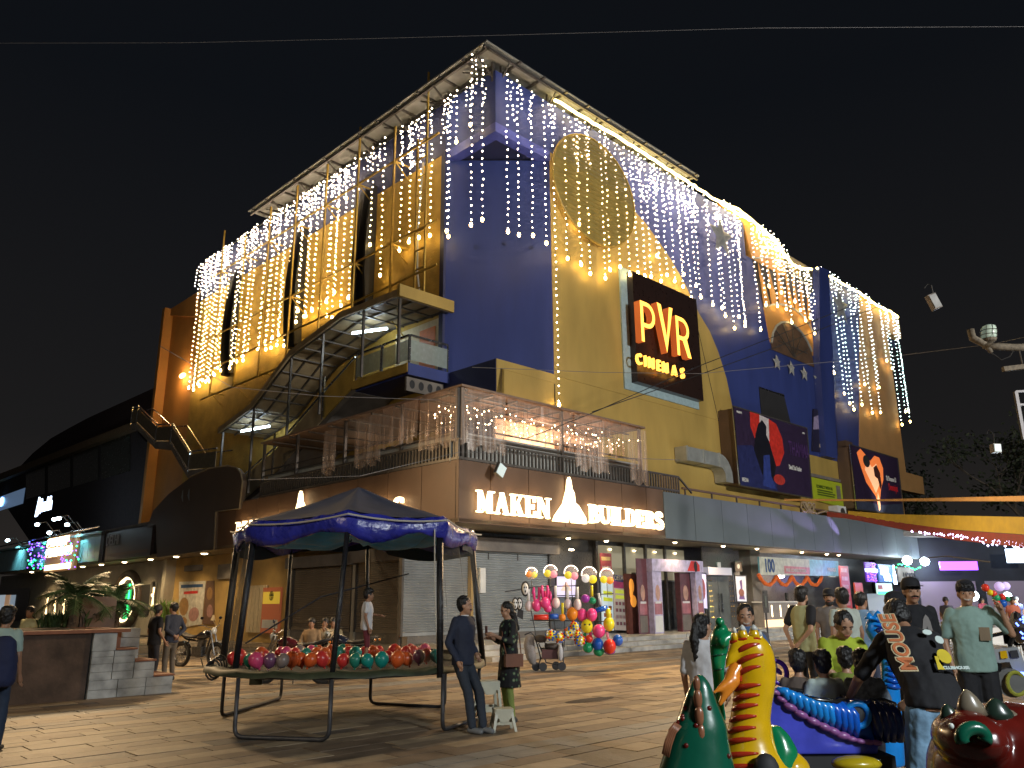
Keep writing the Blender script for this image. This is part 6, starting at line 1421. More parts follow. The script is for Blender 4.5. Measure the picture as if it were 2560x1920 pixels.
    if bend or nod:
        n_ = R_(nod)+B*.6; hy, hz = hy*math.cos(n_)-hz*math.sin(n_), hy*math.sin(n_)+hz*math.cos(n_)
    HF = Frame(F.w(headc), hx*k*hs, hy*k*hs, hz*k*hs); hm = MB(HF)
    hm.sph((0, -.008, .035), (.076, .094, .092), 16, 10); hm.sph((0, .022, -.035), (.062, .068, .085), 14, 8); cap(hm, (0, .05, -.085), (0, .055, -.09), .03, .026)
    hm.sph((0, .085, -.012), (.014, .022, .026), 8, 6); hm.sph((0, .078, -.06), (.026, .014, .016), 8, 5); cap(hm, (-.045, .072, .022), (.045, .072, .022), .014, .014)
    for s_ in (-1, 1): hm.sph((s_*.078, -.005, -.005), (.012, .022, .034), 8, 6); hm.sph((s_*.04, .06, -.035), (.02, .02, .022), 8, 5)
    b.v += hm.v; off = len(b.v)-len(hm.v); b.f += [[i+off for i in f] for f in hm.f]
    # fingers, rooted in the palm
    fg = MB(F)
    for s_ in 'lr':
        w_ = J['wr_'+s_]; d = w_-J['el_'+s_]; d /= np.linalg.norm(d); sd = np.cross(d, [0, 1., 0]); sd = sd/(np.linalg.norm(sd)+1e-6) if np.linalg.norm(sd) > .1 else np.array([1., 0, 0]); up = np.cross(sd, d)
        sg = -1 if s_ == 'l' else 1
        lat = up if abs(up[1]) > .3 else sd; cur = np.cross(lat, d)*(1 if s_ == 'l' else -1)
        for i, ln in enumerate((.062, .072, .068, .052)):
            p0 = w_+d*.085+lat*(.024-.0155*i); p1 = p0+d*ln*.5+cur*.006; p2 = p1+d*ln*.42+cur*.02
            fg.tube([p0-d*.02, p0, p1, p2], [.0095, .0098, .009, .007], 6)
        t0 = w_+d*.03+lat*.03; fg.tube([t0-lat*.012, t0+d*.025+lat*.018, t0+d*.058+lat*.016+cur*.012], [.011, .0105, .008], 6)
    remesh(b, 'body', skin, rt, vox*.85, 3, extra=fg)
    # legs
    if kurta < 2:
        t_ = MB(F); trunk_ = [(.80, .13, .10), (.86, .166, .122), (.92, .158, .112), (.98, .14, .10)]
        t_.loft([ellr((0, 0, z), rx_, ry_) for z, rx_, ry_ in trunk_])
        for s_ in 'lr':
            hp = J['hip_'+s_]; kn = J['kn_'+s_]; an = J['an_'+s_]
            cap(t_, hp+[0, 0, -.06], kn, .086*min(baggy,1.25), .066*baggy)
            if shorts: pass
            else: cap(t_, kn, an+(kn-an)*.02, .070*baggy, .054*baggy)
        remesh(t_, 'shorts' if shorts else 'trousers', legs, rt, vox, 3, .016, .08)
    sh = MB(F); trunk(sh, .020, .83-tphem)
    if kurta:
        sh.loft([ellr((0, 0, z), rx_, ry_) for z, rx_, ry_ in ((.98, .17, .125), (.86, .195, .145), (.7, .215, .16), (.50, .23, .175))])
    for s_ in 'lr':
        S_, E_2, W_ = J['sh_'+s_], J['el_'+s_], J['wr_'+s_]
        if sleeve <= 1: cap(sh, S_, S_+(E_2-S_)*sleeve, .058, .056)
        else: cap(sh, S_, E_2, .056, .048); cap(sh, E_2, E_2+(W_-E_2)*(sleeve-1), .052, .042)
    remesh(sh, 'shirt' if not kurta else 'kurta', top, rt, vox, 3, .022, .09)
    # shoes
    if not seated or True:
        for s_ in 'lr':
            f0 = J['an_'+s_]; m = MB(F); cap(m, f0+[0, -.035, -.045], f0+[0, .14, -.055], .044, .036, 8); m.sph(f0+[0, -.01, -.02], (.042, .055, .04), 8, 5); m.build('shoe', shoes or SHOE, rt, smooth=True)
    # hair
    hh = MB(HF)
    if hair != 'bald':
        q_h = 1+(vox-.012)*9; hh.sph((0, -.024, .046), (.087*q_h, .1*q_h, .097*q_h), 16, 10)
        hh.sph((0, -.045, .0), (.082, .07, .085), 12, 8)
        if hair in ('bushy',): hh.sph((0, -.015, .085), (.095, .105, .08), 12, 8); hh.sph((.02, .03, .10), (.07, .07, .045), 10, 6)
        if hair in ('fringe',): hh.sph((0, .035, .075), (.08, .068, .05), 12, 6)
        if hair in ('long', 'tail'): hh.sph((0, -.05, -.03), (.085, .06, .11), 12, 8)
        if hair == 'long': cap(hh, (0, -.075, -.08), (0, -.10, -.30), .065, .04)
        if hair == 'tail': cap(hh, (0, -.11, .02), (0, -.15, -.12), .04, .05); cap(hh, (0, -.15, -.12), (.01, -.13, -.34), .05, .035); cap(hh, (0.01, -.13, -.34), (.02, -.1, -.46), .035, .012)
        if hair == 'bun': hh.sph((0, -.12, .0), (.045, .045, .045), 10, 6)
        remesh(hh, 'hair', HAIR, rt, vox*.8, 1, .024, .025)
    if capm is not None:
        cm_ = MB(HF)
        cm_.loft([ellr((0, -.012+dy, z), rx_, ry_, 18) for z, rx_, ry_, dy in ((.025, .089, .106, 0), (.06, .091, .108, 0), (.10, .086, .101, 0), (.135, .066, .078, 0), (.152, .02, .025, 0))])
        if capm[1]: s_ = capm[1]; cm_.loft([[(-.075*w2, s_*y_, z_) for w2 in (1, .5, 0, -.5, -1)] for y_, z_ in ((.07, .055), (.12, .06), (.165, .052))], cap=False, closed=False)
        cm_.build('cap' if capm[1] else 'beanie', capm[0], rt, smooth=True)
    if face:
        e = MB(HF); w3 = MB(HF); br = MB(HF)
        for s_ in (-1, 1):
            w3.sph((s_*.031, .073, .006), (.0135, .012, .0065), 8, 5); e.sph((s_*.031, .0825, .006), (.0075, .006, .0066), 8, 5)
            br.tube([(s_*.014, .088, .026), (s_*.032, .089, .032), (s_*.05, .078, .027)], .0048, 5)
        w3.build('eye_whites', EYEW, rt, smooth=True); e.build('irises', EYEB, rt, smooth=True); br.build('eyebrows', HAIR, rt)
        mo = MB(HF)
        if smile: mo.tube([(-.028, .083, -.052), (-.014, .091, -.060), (0, .094, -.062), (.014, .091, -.060), (.028, .083, -.052)], .008, 6); mo.build('teeth', TEETH, rt)
        mo = MB(HF); z_ = -.071 if smile else -.062
        mo.tube([(-.026, .082, z_+(.006 if smile else 0)), (0, .0935, z_), (.026, .082, z_+(.006 if smile else 0))], .0058, 5); mo.build('lips', LIP, rt)
        if moustache or beard: mm_ = MB(HF); mm_.tube([(-.032, .080, -.052), (-.014, .0925, -.043), (0, .097, -.042), (.014, .0925, -.043), (.032, .080, -.052)], .0075, 6); mm_.build('moustache', HAIR, rt)
        if beard:
            bd = MB(HF); bd.loft([[(x*1.02, y, z) for x, y, z in [(.066*math.sin(t), .024+.062*math.cos(t), zz3) for t in np.linspace(-1.7, 1.7, 11)]] for zz3 in (-.06, -.08)]+[[(.055*math.sin(t), .028+.058*math.cos(t), -.105) for t in np.linspace(-1.7, 1.7, 11)], [(.03*math.sin(t), .035+.045*math.cos(t), -.125) for t in np.linspace(-1.7, 1.7, 11)]], cap=False, closed=False); bd.build('beard', HAIR, rt, smooth=True)
    return rt, F, HF, J
NEAR = .013
navy = cloth('navy', (.016, .022, .045)); navy2 = cloth('navy_trouser', (.022, .03, .045)); blackc = cloth('black', (.010, .010, .013)); darkj = cloth('dark_trouser', (.02, .02, .026))
rt, F, HF, J = person('older man with moustache in navy pullover leaning on the right trampoline pole', (1158, 1828), 11.15, 1.70, -125, navy, navy2, sleeve=1.95, look=25, moustache=True, skin=SKIN2, vox=NEAR, shoes=SHOEG,
   pose=dict(an_l=(-.02, .33, .09), an_r=(.10, .24, .09), kn_l=(-.07, .22, .50), kn_r=(.09, .16, .50), el_r=(.25, -.06, 1.13), wr_r=(.24, .10, .90), el_l=(-.25, -.08, 1.15), wr_l=(-.20, .06, .98)))
MB(HF).loft([ellr((0, -.01, -.135), .062, .062, 12), ellr((0, -.008, -.118), .060, .058, 12)], cap=False).build('shirt_collar', cloth('white', (.6, .6, .62)), rt)
pat = cloth('floral_black', (.014, .014, .016))
n_ = pat.node_tree; pb_ = n_.nodes['Principled BSDF']; vo = n_.nodes.new('ShaderNodeTexVoronoi'); vo.inputs['Scale'].default_value = 13; cr = n_.nodes.new('ShaderNodeValToRGB'); cr.color_ramp.interpolation = 'CONSTANT'
cr.color_ramp.elements[0].position = 0; cr.color_ramp.elements[0].color = (.30, .30, .18, 1); cr.color_ramp.elements[1].position = .30; cr.color_ramp.elements[1].color = (.014, .014, .016, 1); e_ = cr.color_ramp.elements.new(.17); e_.color = (.08, .15, .08, 1)
tc_n = n_.nodes.new('ShaderNodeTexCoord'); n_.links.new(tc_n.outputs['Object'], vo.inputs['Vector']); n_.links.new(vo.outputs['Distance'], cr.inputs[0]); n_.links.new(cr.outputs[0], pb_.inputs['Base Color'])
lime = cloth('lime_leggings', (.22, .28, .07))
rt, F, HF, J = person('woman in black floral kurta and lime leggings looking at her phone', (1272, 1808), 11.9, 1.62, 112, pat, lime, hair='long', sleeve=1.5, kurta=1, look=0, nod=14, skin=SKIN2, vox=NEAR, baggy=.85, face=True,
   pose=dict(el_l=(-.24, .05, 1.14), wr_l=(-.10, .27, 1.24), el_r=(.24, .05, 1.14), wr_r=(.08, .27, 1.20)))
ph = MB(F); ph.box(-.04, .04, .36, .372, 1.24, 1.38); ph.build('phone', mat('red_phone', (.12, .03, .03), .3), rt)
bagm = mat('brown_leather', (.16, .06, .03), .5); bg = MB(F); bg.box(-.28, -.20, -.12, .16, .80, .98); bg.tube([(-.24, -.1, .98), (-.1, -.13, 1.25), (.12, -.06, 1.46), (.02, .1, 1.42), (-.14, .16, 1.2), (-.24, .14, .98)], .009, 5)
o_ = bg.build('sling_bag', bagm, None); tag(o_, 'brown sling bag at the hip of the woman in floral kurta', 'bag')
wht = cloth('white', (.6, .6, .62))
person('boy in white tee and dark red shorts standing among the balloons', (915, 1640), 12.5, 1.12, -80, wht, cloth('maroon', (.14, .02, .03)), hair='bushy', sleeve=.6, z0=.68, child=True, shorts=True, vox=.014, pose=dict(el_l=(-.2, .1, 1.18), wr_l=(-.12, .28, 1.16)))
tanc = cloth('tan', (.26, .17, .09)); olv = cloth('olive_shirt', (.14, .12, .07))
for i, (x, lb, cc) in enumerate(((778, 'seated man with dark hair, leftmost behind the parked motorcycles', tanc), (811, 'seated man in the middle behind the parked motorcycles', cloth('cream', (.36, .27, .16))), (832, 'seated man half hidden on the right behind the parked motorcycles', olv))):
    person(lb, (x, 1650), 20.2+.15*i, 1.68, 175+8*i, cc, darkj, sleeve=1.6, z0=-.40, seated=True, vox=.024, face=False, pose=dict(wr_l=(-.02, .12, 1.42), el_l=(-.2, .24, 1.16)) if i == 1 else None)
person('man in black tee and black trousers seen from behind by the planter steps', (386, 1692), 18.0, 1.62, -35, blackc, darkj, vox=.022, face=False, sleeve=.6, pose=dict(wr_r=(.23, .12, .92)))
person('man in slate blue shirt, hands behind his back, facing the man in black', (428, 1690), 18.6, 1.66, 60, cloth('slate', (.035, .042, .065)), cloth('grey_brown', (.13, .11, .085)), sleeve=1.9, look=18, vox=.02, skin=SKIN2, pose=dict(el_r=(.25, -.12, 1.14), wr_r=(.06, -.16, 1.0), el_l=(-.25, -.12, 1.14), wr_l=(-.06, -.16, 1.0)))
person('woman in pale yellow top seated behind the planter at far left', (68, 1650), 17.5, 1.6, 170, cloth('pale_yellow', (.48, .46, .26)), darkj, hair='long', z0=-.0, vox=.022, face=False, sleeve=.6, bulk=1.08)
rt, F, HF, J = person('boy with navy backpack walking away at the left picture edge', (8, 1840), 9.9, 1.6, 10, cloth('pale_teal', (.30, .40, .36)), cloth('denim_dark', (.02, .035, .07)), hair='bushy', sleeve=.7, vox=NEAR, face=False, bulk=1.05)
bp_ = MB(F); bp_.loft([ellr((.10, -.23, z), rx_, ry_) for z, rx_, ry_ in ((.78, .17, .11), (.85, .2, .14), (1.1, .19, .13), (1.32, .15, .1), (1.38, .08, .05))])
o_ = empty('backpack', F.w((.1, -.23, .8)), 'bulky navy blue backpack carried by the boy at the left edge', 'backpack'); remesh(bp_, 'pack', cloth('pack_navy', (.012, .018, .06)), o_, .02, 2, .03, .1)
for s_ in (-1, 1): MB(F).tube([(s_*.1, -.12, 1.36), (s_*.13, .05, 1.45), (s_*.14, .12, 1.2), (s_*.15, -.08, .95)], .014, 5).build('strap', navy, o_)
# right-hand group
person('girl with a long ponytail in white top beside the green dragon ride', (1757, 1700), 7.6, 1.50, -35, wht, cloth('navy_skirt', (.012, .015, .035)), hair='tail', sleeve=.9, look=-20, vox=NEAR, skin=SKIN2, pose=dict(el_r=(.22, .12, 1.16), wr_r=(.14, .3, 1.12)))
rt, F, HF, J = person('smiling woman with blue scarf behind the yellow dragon', (1868, 1700), 7.8, 1.58, 168, cloth('grey_top', (.10, .09, .10)), darkj, hair='bun', look=0, smile=True, vox=.012, skin=SKIN2, sleeve=1.6, pose=dict(el_l=(-.22, .05, 1.12), wr_l=(-.16, .22, 1.0)))
sc2 = MB(F); sc2.tube([(.1, .06, 1.44), (.03, .1, 1.48), (-.07, .06, 1.47), (-.13, .1, 1.40), (-.17, .13, 1.25), (-.19, .13, 1.1), (-.2, .12, .95)], [.04, .045, .05, .06, .065, .06, .05], 8); remesh(sc2, 'scarf', cloth('scarf_blue', (.05, .10, .22)), rt, .014, 2, .02, .06)
rt, F, HF, J = person('man with beard in cream and black raglan tee, hands clasped behind him', (2012, 1640), 12.6, 1.80, -62, cloth('cream_tee', (.40, .40, .20)), blackc, hair='bushy', look=10, beard=1, vox=.016, skin=SKIN2, pose=dict(el_l=(-.24, -.12, 1.14), wr_l=(-.08, -.2, .96), el_r=(.24, -.12, 1.14), wr_r=(.08, -.2, .96)))
for s_ in 'lr': m = MB(F); cap(m, J['sh_'+s_], J['sh_'+s_]+(J['el_'+s_]-J['sh_'+s_])*.62, .074, .068); m.build('black_sleeve', blackc, rt, smooth=True)
person('man in dark cap and dull pale shirt partly hidden behind the raglan tee man', (2082, 1640), 13.6, 1.78, 178, cloth('dull_pale', (.14, .12, .11)), darkj, capm=(blackc, 1), look=-25, vox=.022, beard=1)
person('man with black hair in white tee seen from the back', (2118, 1650), 11.9, 1.76, 12, cloth('white_green', (.40, .46, .42)), cloth('denim_mid', (.06, .09, .14)), hair='bushy', vox=.018, face=False, bulk=1.12)
person('man in light blue shirt looking right behind the blue dragon head', (2163, 1640), 12.8, 1.72, -50, cloth('sky_blue', (.20, .33, .50)), cloth('blue_grey', (.04, .05, .09)), sleeve=1.9, vox=.02, look=-15)
rt, F, HF, J = person('woman in yellow green kurta bending over the children in the blue ride', (2082, 1700), 7.5, 1.58, 182, cloth('lime_kurta', (.34, .42, .03)), darkj, hair='bun', bend=24, sleeve=.9, look=0, nod=10, kurta=1, vox=.013, skin=SKIN2, bulk=1.12, pose=dict(el_l=(-.2, .34, 1.14), wr_l=(-.06, .44, .98), el_r=(.22, .34, 1.14), wr_r=(.06, .44, .98)))
rt, F, HF, J = person('man in black cap and black tee with a small chest print', (2292, 1800), 8.9, 1.83, 176, blackc, darkj, capm=(blackc, 1), look=-4, moustache=True, vox=NEAR, skin=SKIN2, sleeve=.75, bulk=1.1, baggy=1.1)
prn = MB(F); prn.prism([(-.10, 1.22), (-.06, 1.22), (-.05, 1.27), (-.035, 1.22), (-.0, 1.22), (-.02, 1.33), (-.035, 1.36), (-.05, 1.38), (-.075, 1.35), (-.09, 1.30)], .150, .168); prn.build('chest_print', mat('grey_print', (.22, .20, .19), .7), rt)
person('man with beard in black beanie turned sideways in dark grey tee', (2245, 1780), 8.5, 1.68, -100, cloth('charcoal', (.022, .022, .03)), darkj, capm=(mat('beanie_knit', (.012, .012, .016), .9, bump=.8), 0), look=15, beard=1, smile=True, vox=NEAR, skin=SKIN2, bulk=1.1)
rt, F, HF, J = person('laughing young man in sage green tee with brown pocket waving one hand', (2430, 1790), 9.0, 1.80, 168, cloth('sage', (.22, .33, .29)), blackc, hair='fringe', capm=(mat('beanie_knit', (.012, .012, .016), .9, bump=.8), 0), look=-12, smile=True, vox=.012, skin=SKIN2, sleeve=.8, bulk=1.12, baggy=1.45,
   pose=dict(sh_l=(-.19, .02, 1.43), el_l=(-.36, .08, 1.20), wr_l=(-.27, .16, 1.42), el_r=(.26, -.02, 1.14), wr_r=(.24, .05, .90)))
pk = MB(F); pk.box(-.13, -.03, .15, .165, 1.14, 1.27); pk.build('pocket', cloth('brown_patch', (.18, .13, .08)), rt)
rt, F, HF, J = person('man bending forward in black printed tee and light blue jeans', (2318, 1900), 5.75, 1.76, -2, blackc, mat('cloth_light_denim', (.19, .33, .48), .85, var=.4, scale=9, bump=.5, bscale=12), hair='short', bend=37, tphem=-.07, sleeve=.85, vox=.011, face=False, baggy=1.28, nod=20, bulk=1.08,
   pose=dict(hip_l=(-.10, 0, .92), hip_r=(.10, 0, .92), kn_l=(-.15, .03, .5), kn_r=(.15, .04, .5), an_l=(-.17, -.02, .09), an_r=(.17, -.02, .09), el_l=(-.36, .36, 1.04), wr_l=(-.40, .56, .84), el_r=(.26, .48, 1.04), wr_r=(.10, .66, .86)))
# print on the bent back: a frame lying on the shirt
B_ = R_(37); bk = lambda x, z: rot2((x, -.155-.01, z), np.array([0, 0, .94]), B_)
o0_ = F.w(bk(-.02, 1.24)); fz = F.w(bk(-.02, 1.34))-o0_; fz /= np.linalg.norm(fz); fx_ = F.x/np.linalg.norm(F.x); fy = np.cross(fx_, fz); BK = Frame(o0_, fx_, -fy if fy[2] < 0 else fy, fz)
def onback(m): return m
m_or = mat('print_orange', (.45, .12, .03), .6); m_crm = mat('print_cream', (.5, .42, .25), .6); m_wp = mat('print_white', (.55, .65, .62), .6); m_yp = mat('print_yellow', (.65, .50, .01), .6)
BT = Frame(BK.o-BK.x*.13-BK.z*.20, BK.z, BK.y, -BK.x)
for dx_, mt_, off_, bo in ((0, m_crm, .012, .012), (.0, m_or, .018, .003)):
    t_ = MB(BT); t_.text('MOUSE', 0, -.02, off_, .145, .006, bo, .95); t_.build('letter_print', mt_, rt)
MB(BK).prism([(x*.9+.07, z+.10) for x, z in ell(0, 0, .035, .022)], .012, .018).build('white_print_patch', m_wp, rt); MB(BK).prism([(x+.13, z+.04) for x, z in ell(0, 0, .028, .032)], .010, .016).build('white_print_patch', m_wp, rt)
MB(BK).prism([(x+.11, z-.09) for x, z in ell(0, 0, .045, .055)], .012, .018).build('yellow_print_patch', m_yp, rt); MB(BK).prism([(.03, -.19), (.075, -.19), (.06, -.13), (.075, -.09), (.045, -.09), (.04, -.13)], .013, .018).build('yellow_print_patch', m_yp, rt)
t_ = MB(BK); t_.text('CLUBHOUSE', .07, -.185, .012, .03, .004, .002, 1); t_.build('letter_print', m_wp, rt)
# children sitting in the blue ride
for (x, y, cc, hr, lb, d_) in ((1989, 1700, cloth('brown_grey', (.10, .075, .06)), 'bushy', 'child with reddish brown hair in brown top, leftmost in the blue ride', 6.55), (2051, 1700, cloth('white_child', (.42, .50, .46)), 'bushy', 'child in white tee seen from behind in the blue ride', 6.45), (2108, 1700, cloth('olive_lime', (.16, .20, .03)), 'bushy', 'child in olive green top turned towards the woman in the blue ride', 6.85), (2148, 1700, mat('cloth_check', (.12, .14, .17), .9, var=.5, scale=30), 'bushy', 'child in grey checked shirt, rightmost in the blue ride', 6.5)):
    person(lb, (x, y), d_, 1.12, 5 if 'white' in lb else -20, cc, darkj, hair=hr, seated=True, z0=.09, child=True, vox=.012, face=False, sleeve=.8, skin=SKIN2)
# small far people on the right
person('far person in orange top standing by the bright stalls', (2545, 1600), 27, 1.65, 175, cloth('orange_top', (.55, .16, .10)), darkj, vox=.03, face=False)
person('far person in white top sitting near the balloon seller', (2492, 1600), 24, 1.35, 120, cloth('white_far', (.4, .42, .45)), blackc, vox=.03, face=False, bend=15)
# ================================================================ rides
def gloss(name, c, **k): return mat('gloss_'+name, c, .25, var=k.pop('var', .14), scale=5, coat=.35, spec=.5, bump=.12, bscale=3)
g_yel = gloss('yellow', (.68, .40, .005)); g_red = gloss('red_stripe', (.42, .03, .01)); g_grn = gloss('green', (.004, .20, .075), var=.12); g_dgrn = gloss('dark_green', (.004, .09, .05)); g_org = gloss('orange', (.70, .22, .02)); g_brn = gloss('brown_bump', (.25, .10, .05)); g_blue = gloss('blue', (.005, .10, .55)); g_sky = gloss('sky_blue', (.01, .24, .72)); g_pur = gloss('violet', (.06, .075, .55), var=.2); g_pink = gloss('mauve_scale', (.28, .10, .30)); g_dred = gloss('dark_red', (.10, .007, .004), var=.35); g_navy = gloss('navy', (.006, .02, .14)); g_white = gloss('white', (.6, .6, .55)); blk = gloss('black', (.01, .01, .01)); g_lime = gloss('lime', (.25, .45, .03))
def D(x, y, d, cr=t5): return atd(*cr(x, y), d)
def wid(n, d, k=640/2212): return n*k/FPX*d                # crop pixels -> metres at distance d
# --- yellow dragon: neck rises from a splayed base
yd = empty('yellow_dragon_ride', D(1000, 1659, 5.0)*[1, 1, 0], 'tall yellow dragon neck with red stripes and horns in the right foreground', 'dragon ride')
Y_ = 5.0
prof_y = [(2350, 520, 1480), (2000, 560, 1430), (1750, 640, 1360), (1659, 690, 1290), (1600, 712, 1250), (1500, 730, 1180), (1400, 755, 1140), (1240, 790, 1112), (1100, 815, 1128), (1000, 822, 1148), (900, 828, 1160), (800, 822, 1162), (700, 812, 1152), (640, 800, 1135), (580, 795, 1105), (540, 815, 1070), (510, 860, 1030)]
def neck(m, prof, d, dep=.85, n=22, cr=t5, kk=640/2212):
    rg = []
    for (y, xl, xr) in prof:
        c = D((xl+xr)/2, y, d, cr); r = wid(xr-xl, d, kk)/2; rg.append(ellr(c, r, r*dep, n))
    m.loft(rg); return rg
m = MB(); rgs = neck(m, prof_y, Y_)
cap(m, D(850, 610, Y_-.02), D(785, 720, Y_-.05), .06, .03); cap(m, D(785, 700, Y_-.05), D(745, 790, Y_-.06), .03, .012)   # snout pointing left
for sx_ in (-1, 1): cap(m, D(1000+sx_*330, 2150, Y_), D(1000+sx_*300, 1700, Y_), .10, .12)
remesh(m, 'neck', g_yel, yd, .013, 5)
m = MB(); cap(m, D(840, 780, Y_-.02), D(760, 930, Y_-.08), .05, .032); cap(m, D(760, 930, Y_-.08), D(632, 1010, Y_-.12), .034, .008); cap(m, D(800, 900, Y_-.06), D(690, 1110, Y_-.1), .045, .012)
remesh(m, 'lower_jaw', g_org, yd, .011, 4)
for i, (x, y, r) in enumerate(((818, 492, 30), (886, 470, 44), (985, 468, 46), (1040, 520, 30))):
    m = MB(); b_ = D(x, y+70, Y_-.03); tp_ = D(x-4, y-48, Y_-.03); m.loft([ellr(b_+(tp_-b_)*t, wid(r*w2, Y_), wid(r*w2, Y_), 12) for t, w2 in ((0, 1.1), (.35, .95), (.65, .68), (.88, .36), (1, .08))]); m.build('horn', g_yel, yd, smooth=True)
    m = MB(); m.loft([ellr(b_+(tp_-b_)*t, wid(r*w2, Y_)*1.08, wid(r*w2, Y_)*1.08, 12) for t, w2 in ((.62, .74), (.88, .40), (1.02, .08))]); m.build('horn_tip', g_white, yd, smooth=True)
    m = MB(); m.tube([b_+np.array([wid(r*1.15, Y_)*math.cos(a), wid(r*1.15, Y_)*math.sin(a), -.005+.004*math.sin(3*a)]) for a in np.linspace(0, 6.28, 15)[:-1]], .009, 5, closed=True); m.build('horn_ring', g_red, yd)
def ring_at(prof, y):
    for (a, b) in zip(prof[:-1], prof[1:]):
        if b[0] <= y <= a[0]: t = (a[0]-y)/(a[0]-b[0]); return a[1]+(b[1]-a[1])*t, a[2]+(b[2]-a[2])*t
    return prof[-1][1:]
def stripe(prof, y, a0, a1, d, r, m_, par, dep=.85, drop=0, cr=t5, kk=640/2212, name='stripe', infl=1.0):
    xl, xr = ring_at(prof, y); P = []
    for a in np.linspace(R_(a0), R_(a1), 11):
        t = (a-R_(a0))/(R_(a1)-R_(a0)); yy = y+drop*math.sin(math.pi*.5*t)*1.0; xl2, xr2 = ring_at(prof, yy); c = D((xl2+xr2)/2, yy, d, cr); rr = wid(xr2-xl2, d, kk)/2*infl
        P.append(c+np.array([rr*math.cos(a), rr*dep*math.sin(a), 0]))
    MB().tube(P, [r*(.35+.65*math.sin(math.pi*min(1, .12+.88*k/10))) for k in range(11)], 6).build(name, m_, par, smooth=True)
for y in (700, 790, 890, 985, 1070, 1155, 1250, 1345, 1440, 1555, 1650): stripe(prof_y, y, 185, 272 if y > 800 else 285, Y_, .017, g_red, yd, drop=-60 if y > 900 else -120, infl=1.0)
m = MB(); P = [D(x, y, Y_-.20) for x, y in ((842, 560), (828, 650), (822, 760), (826, 860))]; P = [p*[1, 1, 1] for p in P]
xs_ = []
for y in (570, 650, 740, 830, 900): xl, xr = ring_at(prof_y, y); c = D((xl+xr)/2, y, Y_); rr = wid(xr-xl, Y_)/2; a = R_(212); xs_.append(c+np.array([rr*math.cos(a), rr*.85*math.sin(a), 0]))
m.tube(xs_, .012, 6); m.build('seam', g_red, yd)
# arch opening between the legs shows dark hollow
MB().sph(D(1095, 1700, Y_-.20), (.075, .06, .10), 14, 8).build('arch_hollow', m_dark, yd, smooth=True)
# --- green dragon
gd_ = empty('green_dragon_ride', D(480, 1659, 4.8)*[1, 1, 0], 'green dragon ride with spotted tail and raised blunt head behind the yellow neck', 'dragon ride')
G_ = 4.75
m = MB()
prof_g = [(2500, 150, 900), (2000, 165, 860), (1750, 175, 820), (1659, 190, 790), (1500, 235, 760), (1400, 270, 745), (1300, 305, 735), (1200, 345, 700), (1100, 375, 660), (1000, 410, 630), (920, 440, 600), (870, 470, 560), (840, 490, 530)]
neck(m, prof_g, G_, .7)
remesh(m, 'tail', g_dgrn, gd_, .015, 6)
def ghump(x, y, r, h, i):
    m = MB(); c = D(x, y, G_-wid(260, G_)*.9*.55); m.sph(c, (wid(r, G_)*.85, wid(r, G_)*.8, wid(h, G_)), 12, 8); m.build('spine_bump', g_brn, gd_, smooth=True)
for i, (x, y, r, h) in enumerate(((490, 930, 34, 62), (500, 1060, 42, 78), (512, 1210, 44, 80), (530, 1370, 42, 85), (556, 1530, 36, 75))): ghump(x, y, r, h, i)
m = MB()
prof_h = [(1250, 560, 740), (1100, 600, 720), (980, 640, 725), (900, 632, 725), (800, 622, 728), (700, 612, 740), (620, 606, 770), (560, 608, 785), (500, 620, 780), (450, 640, 755), (410, 655, 735), (375, 668, 718), (355, 678, 704)]
neck(m, prof_h, 5.35, .9); cap(m, D(720, 560, 5.3), D(770, 520, 5.3), .05, .035); m.sph(D(690, 395, 5.3), (.035, .035, .03), 8, 6)
m.v += []; remesh(m, 'head_and_neck', g_grn, gd_, .013, 5)
m = MB(); m.loft([ellr(D(x, y, 5.0), r, r, 12) for x, y, r in ((1180, 1659, .12), (1210, 1500, .1), (1190, 1380, .07), (1150, 1290, .04))]); remesh(m, 'side_fin', g_grn, gd_, .014, 4)
for y, a0, a1 in ((600, 200, 330), (690, 200, 320), (820, 200, 320)): stripe(prof_h, y, a0, a1, 5.35, .006, g_dgrn, gd_, dep=.9, drop=-20)
for k in range(9): a = tpn.uniform(200, 330); y = tpn.uniform(1000, 1600); xl, xr = ring_at(prof_g, y); c = D((xl+xr)/2, y, G_); rr = wid(xr-xl, G_)/2; MB().sph(c+np.array([rr*math.cos(R_(a)), rr*.7*math.sin(R_(a)), 0]), (.014, .008, .014), 8, 5).build('red_spot', g_dred, gd_, smooth=True)
# curled claws at the lower left with white stripes
for k in range(4): P = [D(x+k*14, y+k*8, G_-.12) for x, y in ((310, 1270), (260, 1330), (225, 1430), (200, 1540))]; MB().tube(P, .009, 5).build('claw_line', g_brn, gd_, smooth=True)
# --- blue car with scalloped side
bt = empty('blue_dragon_train', D(1600, 1560, 6.4)*[1, 1, 0], 'blue and violet fibreglass dragon train car carrying four children', 'ride car')
B0 = 6.1
hull = [(1080, 1650), (1100, 950), (1150, 975), (1250, 1075), (1370, 1170), (1480, 1235), (1580, 1285), (1680, 1325), (1780, 1372), (1880, 1405), (1980, 1420), (2085, 1425), (2075, 1480), (2060, 1545), (1260, 1545)]
m = MB(); k_ = [D(x, y, B0) for x, y in hull]; n = len(k_)
m.add([p for p in k_]+[p+np.array([0, .55, 0]) for p in k_], [list(range(n)), list(range(2*n-1, n-1, -1))]+[(i, (i+1) % n, n+(i+1) % n, n+i) for i in range(n)])
remesh(m, 'hull', g_pur, bt, .018, 5)
sc = [(1165, 990), (1225, 1055), (1300, 1120), (1395, 1185), (1500, 1245), (1595, 1292), (1675, 1330), (1755, 1368), (1830, 1397), (1905, 1416), (1975, 1424), (2045, 1428)]
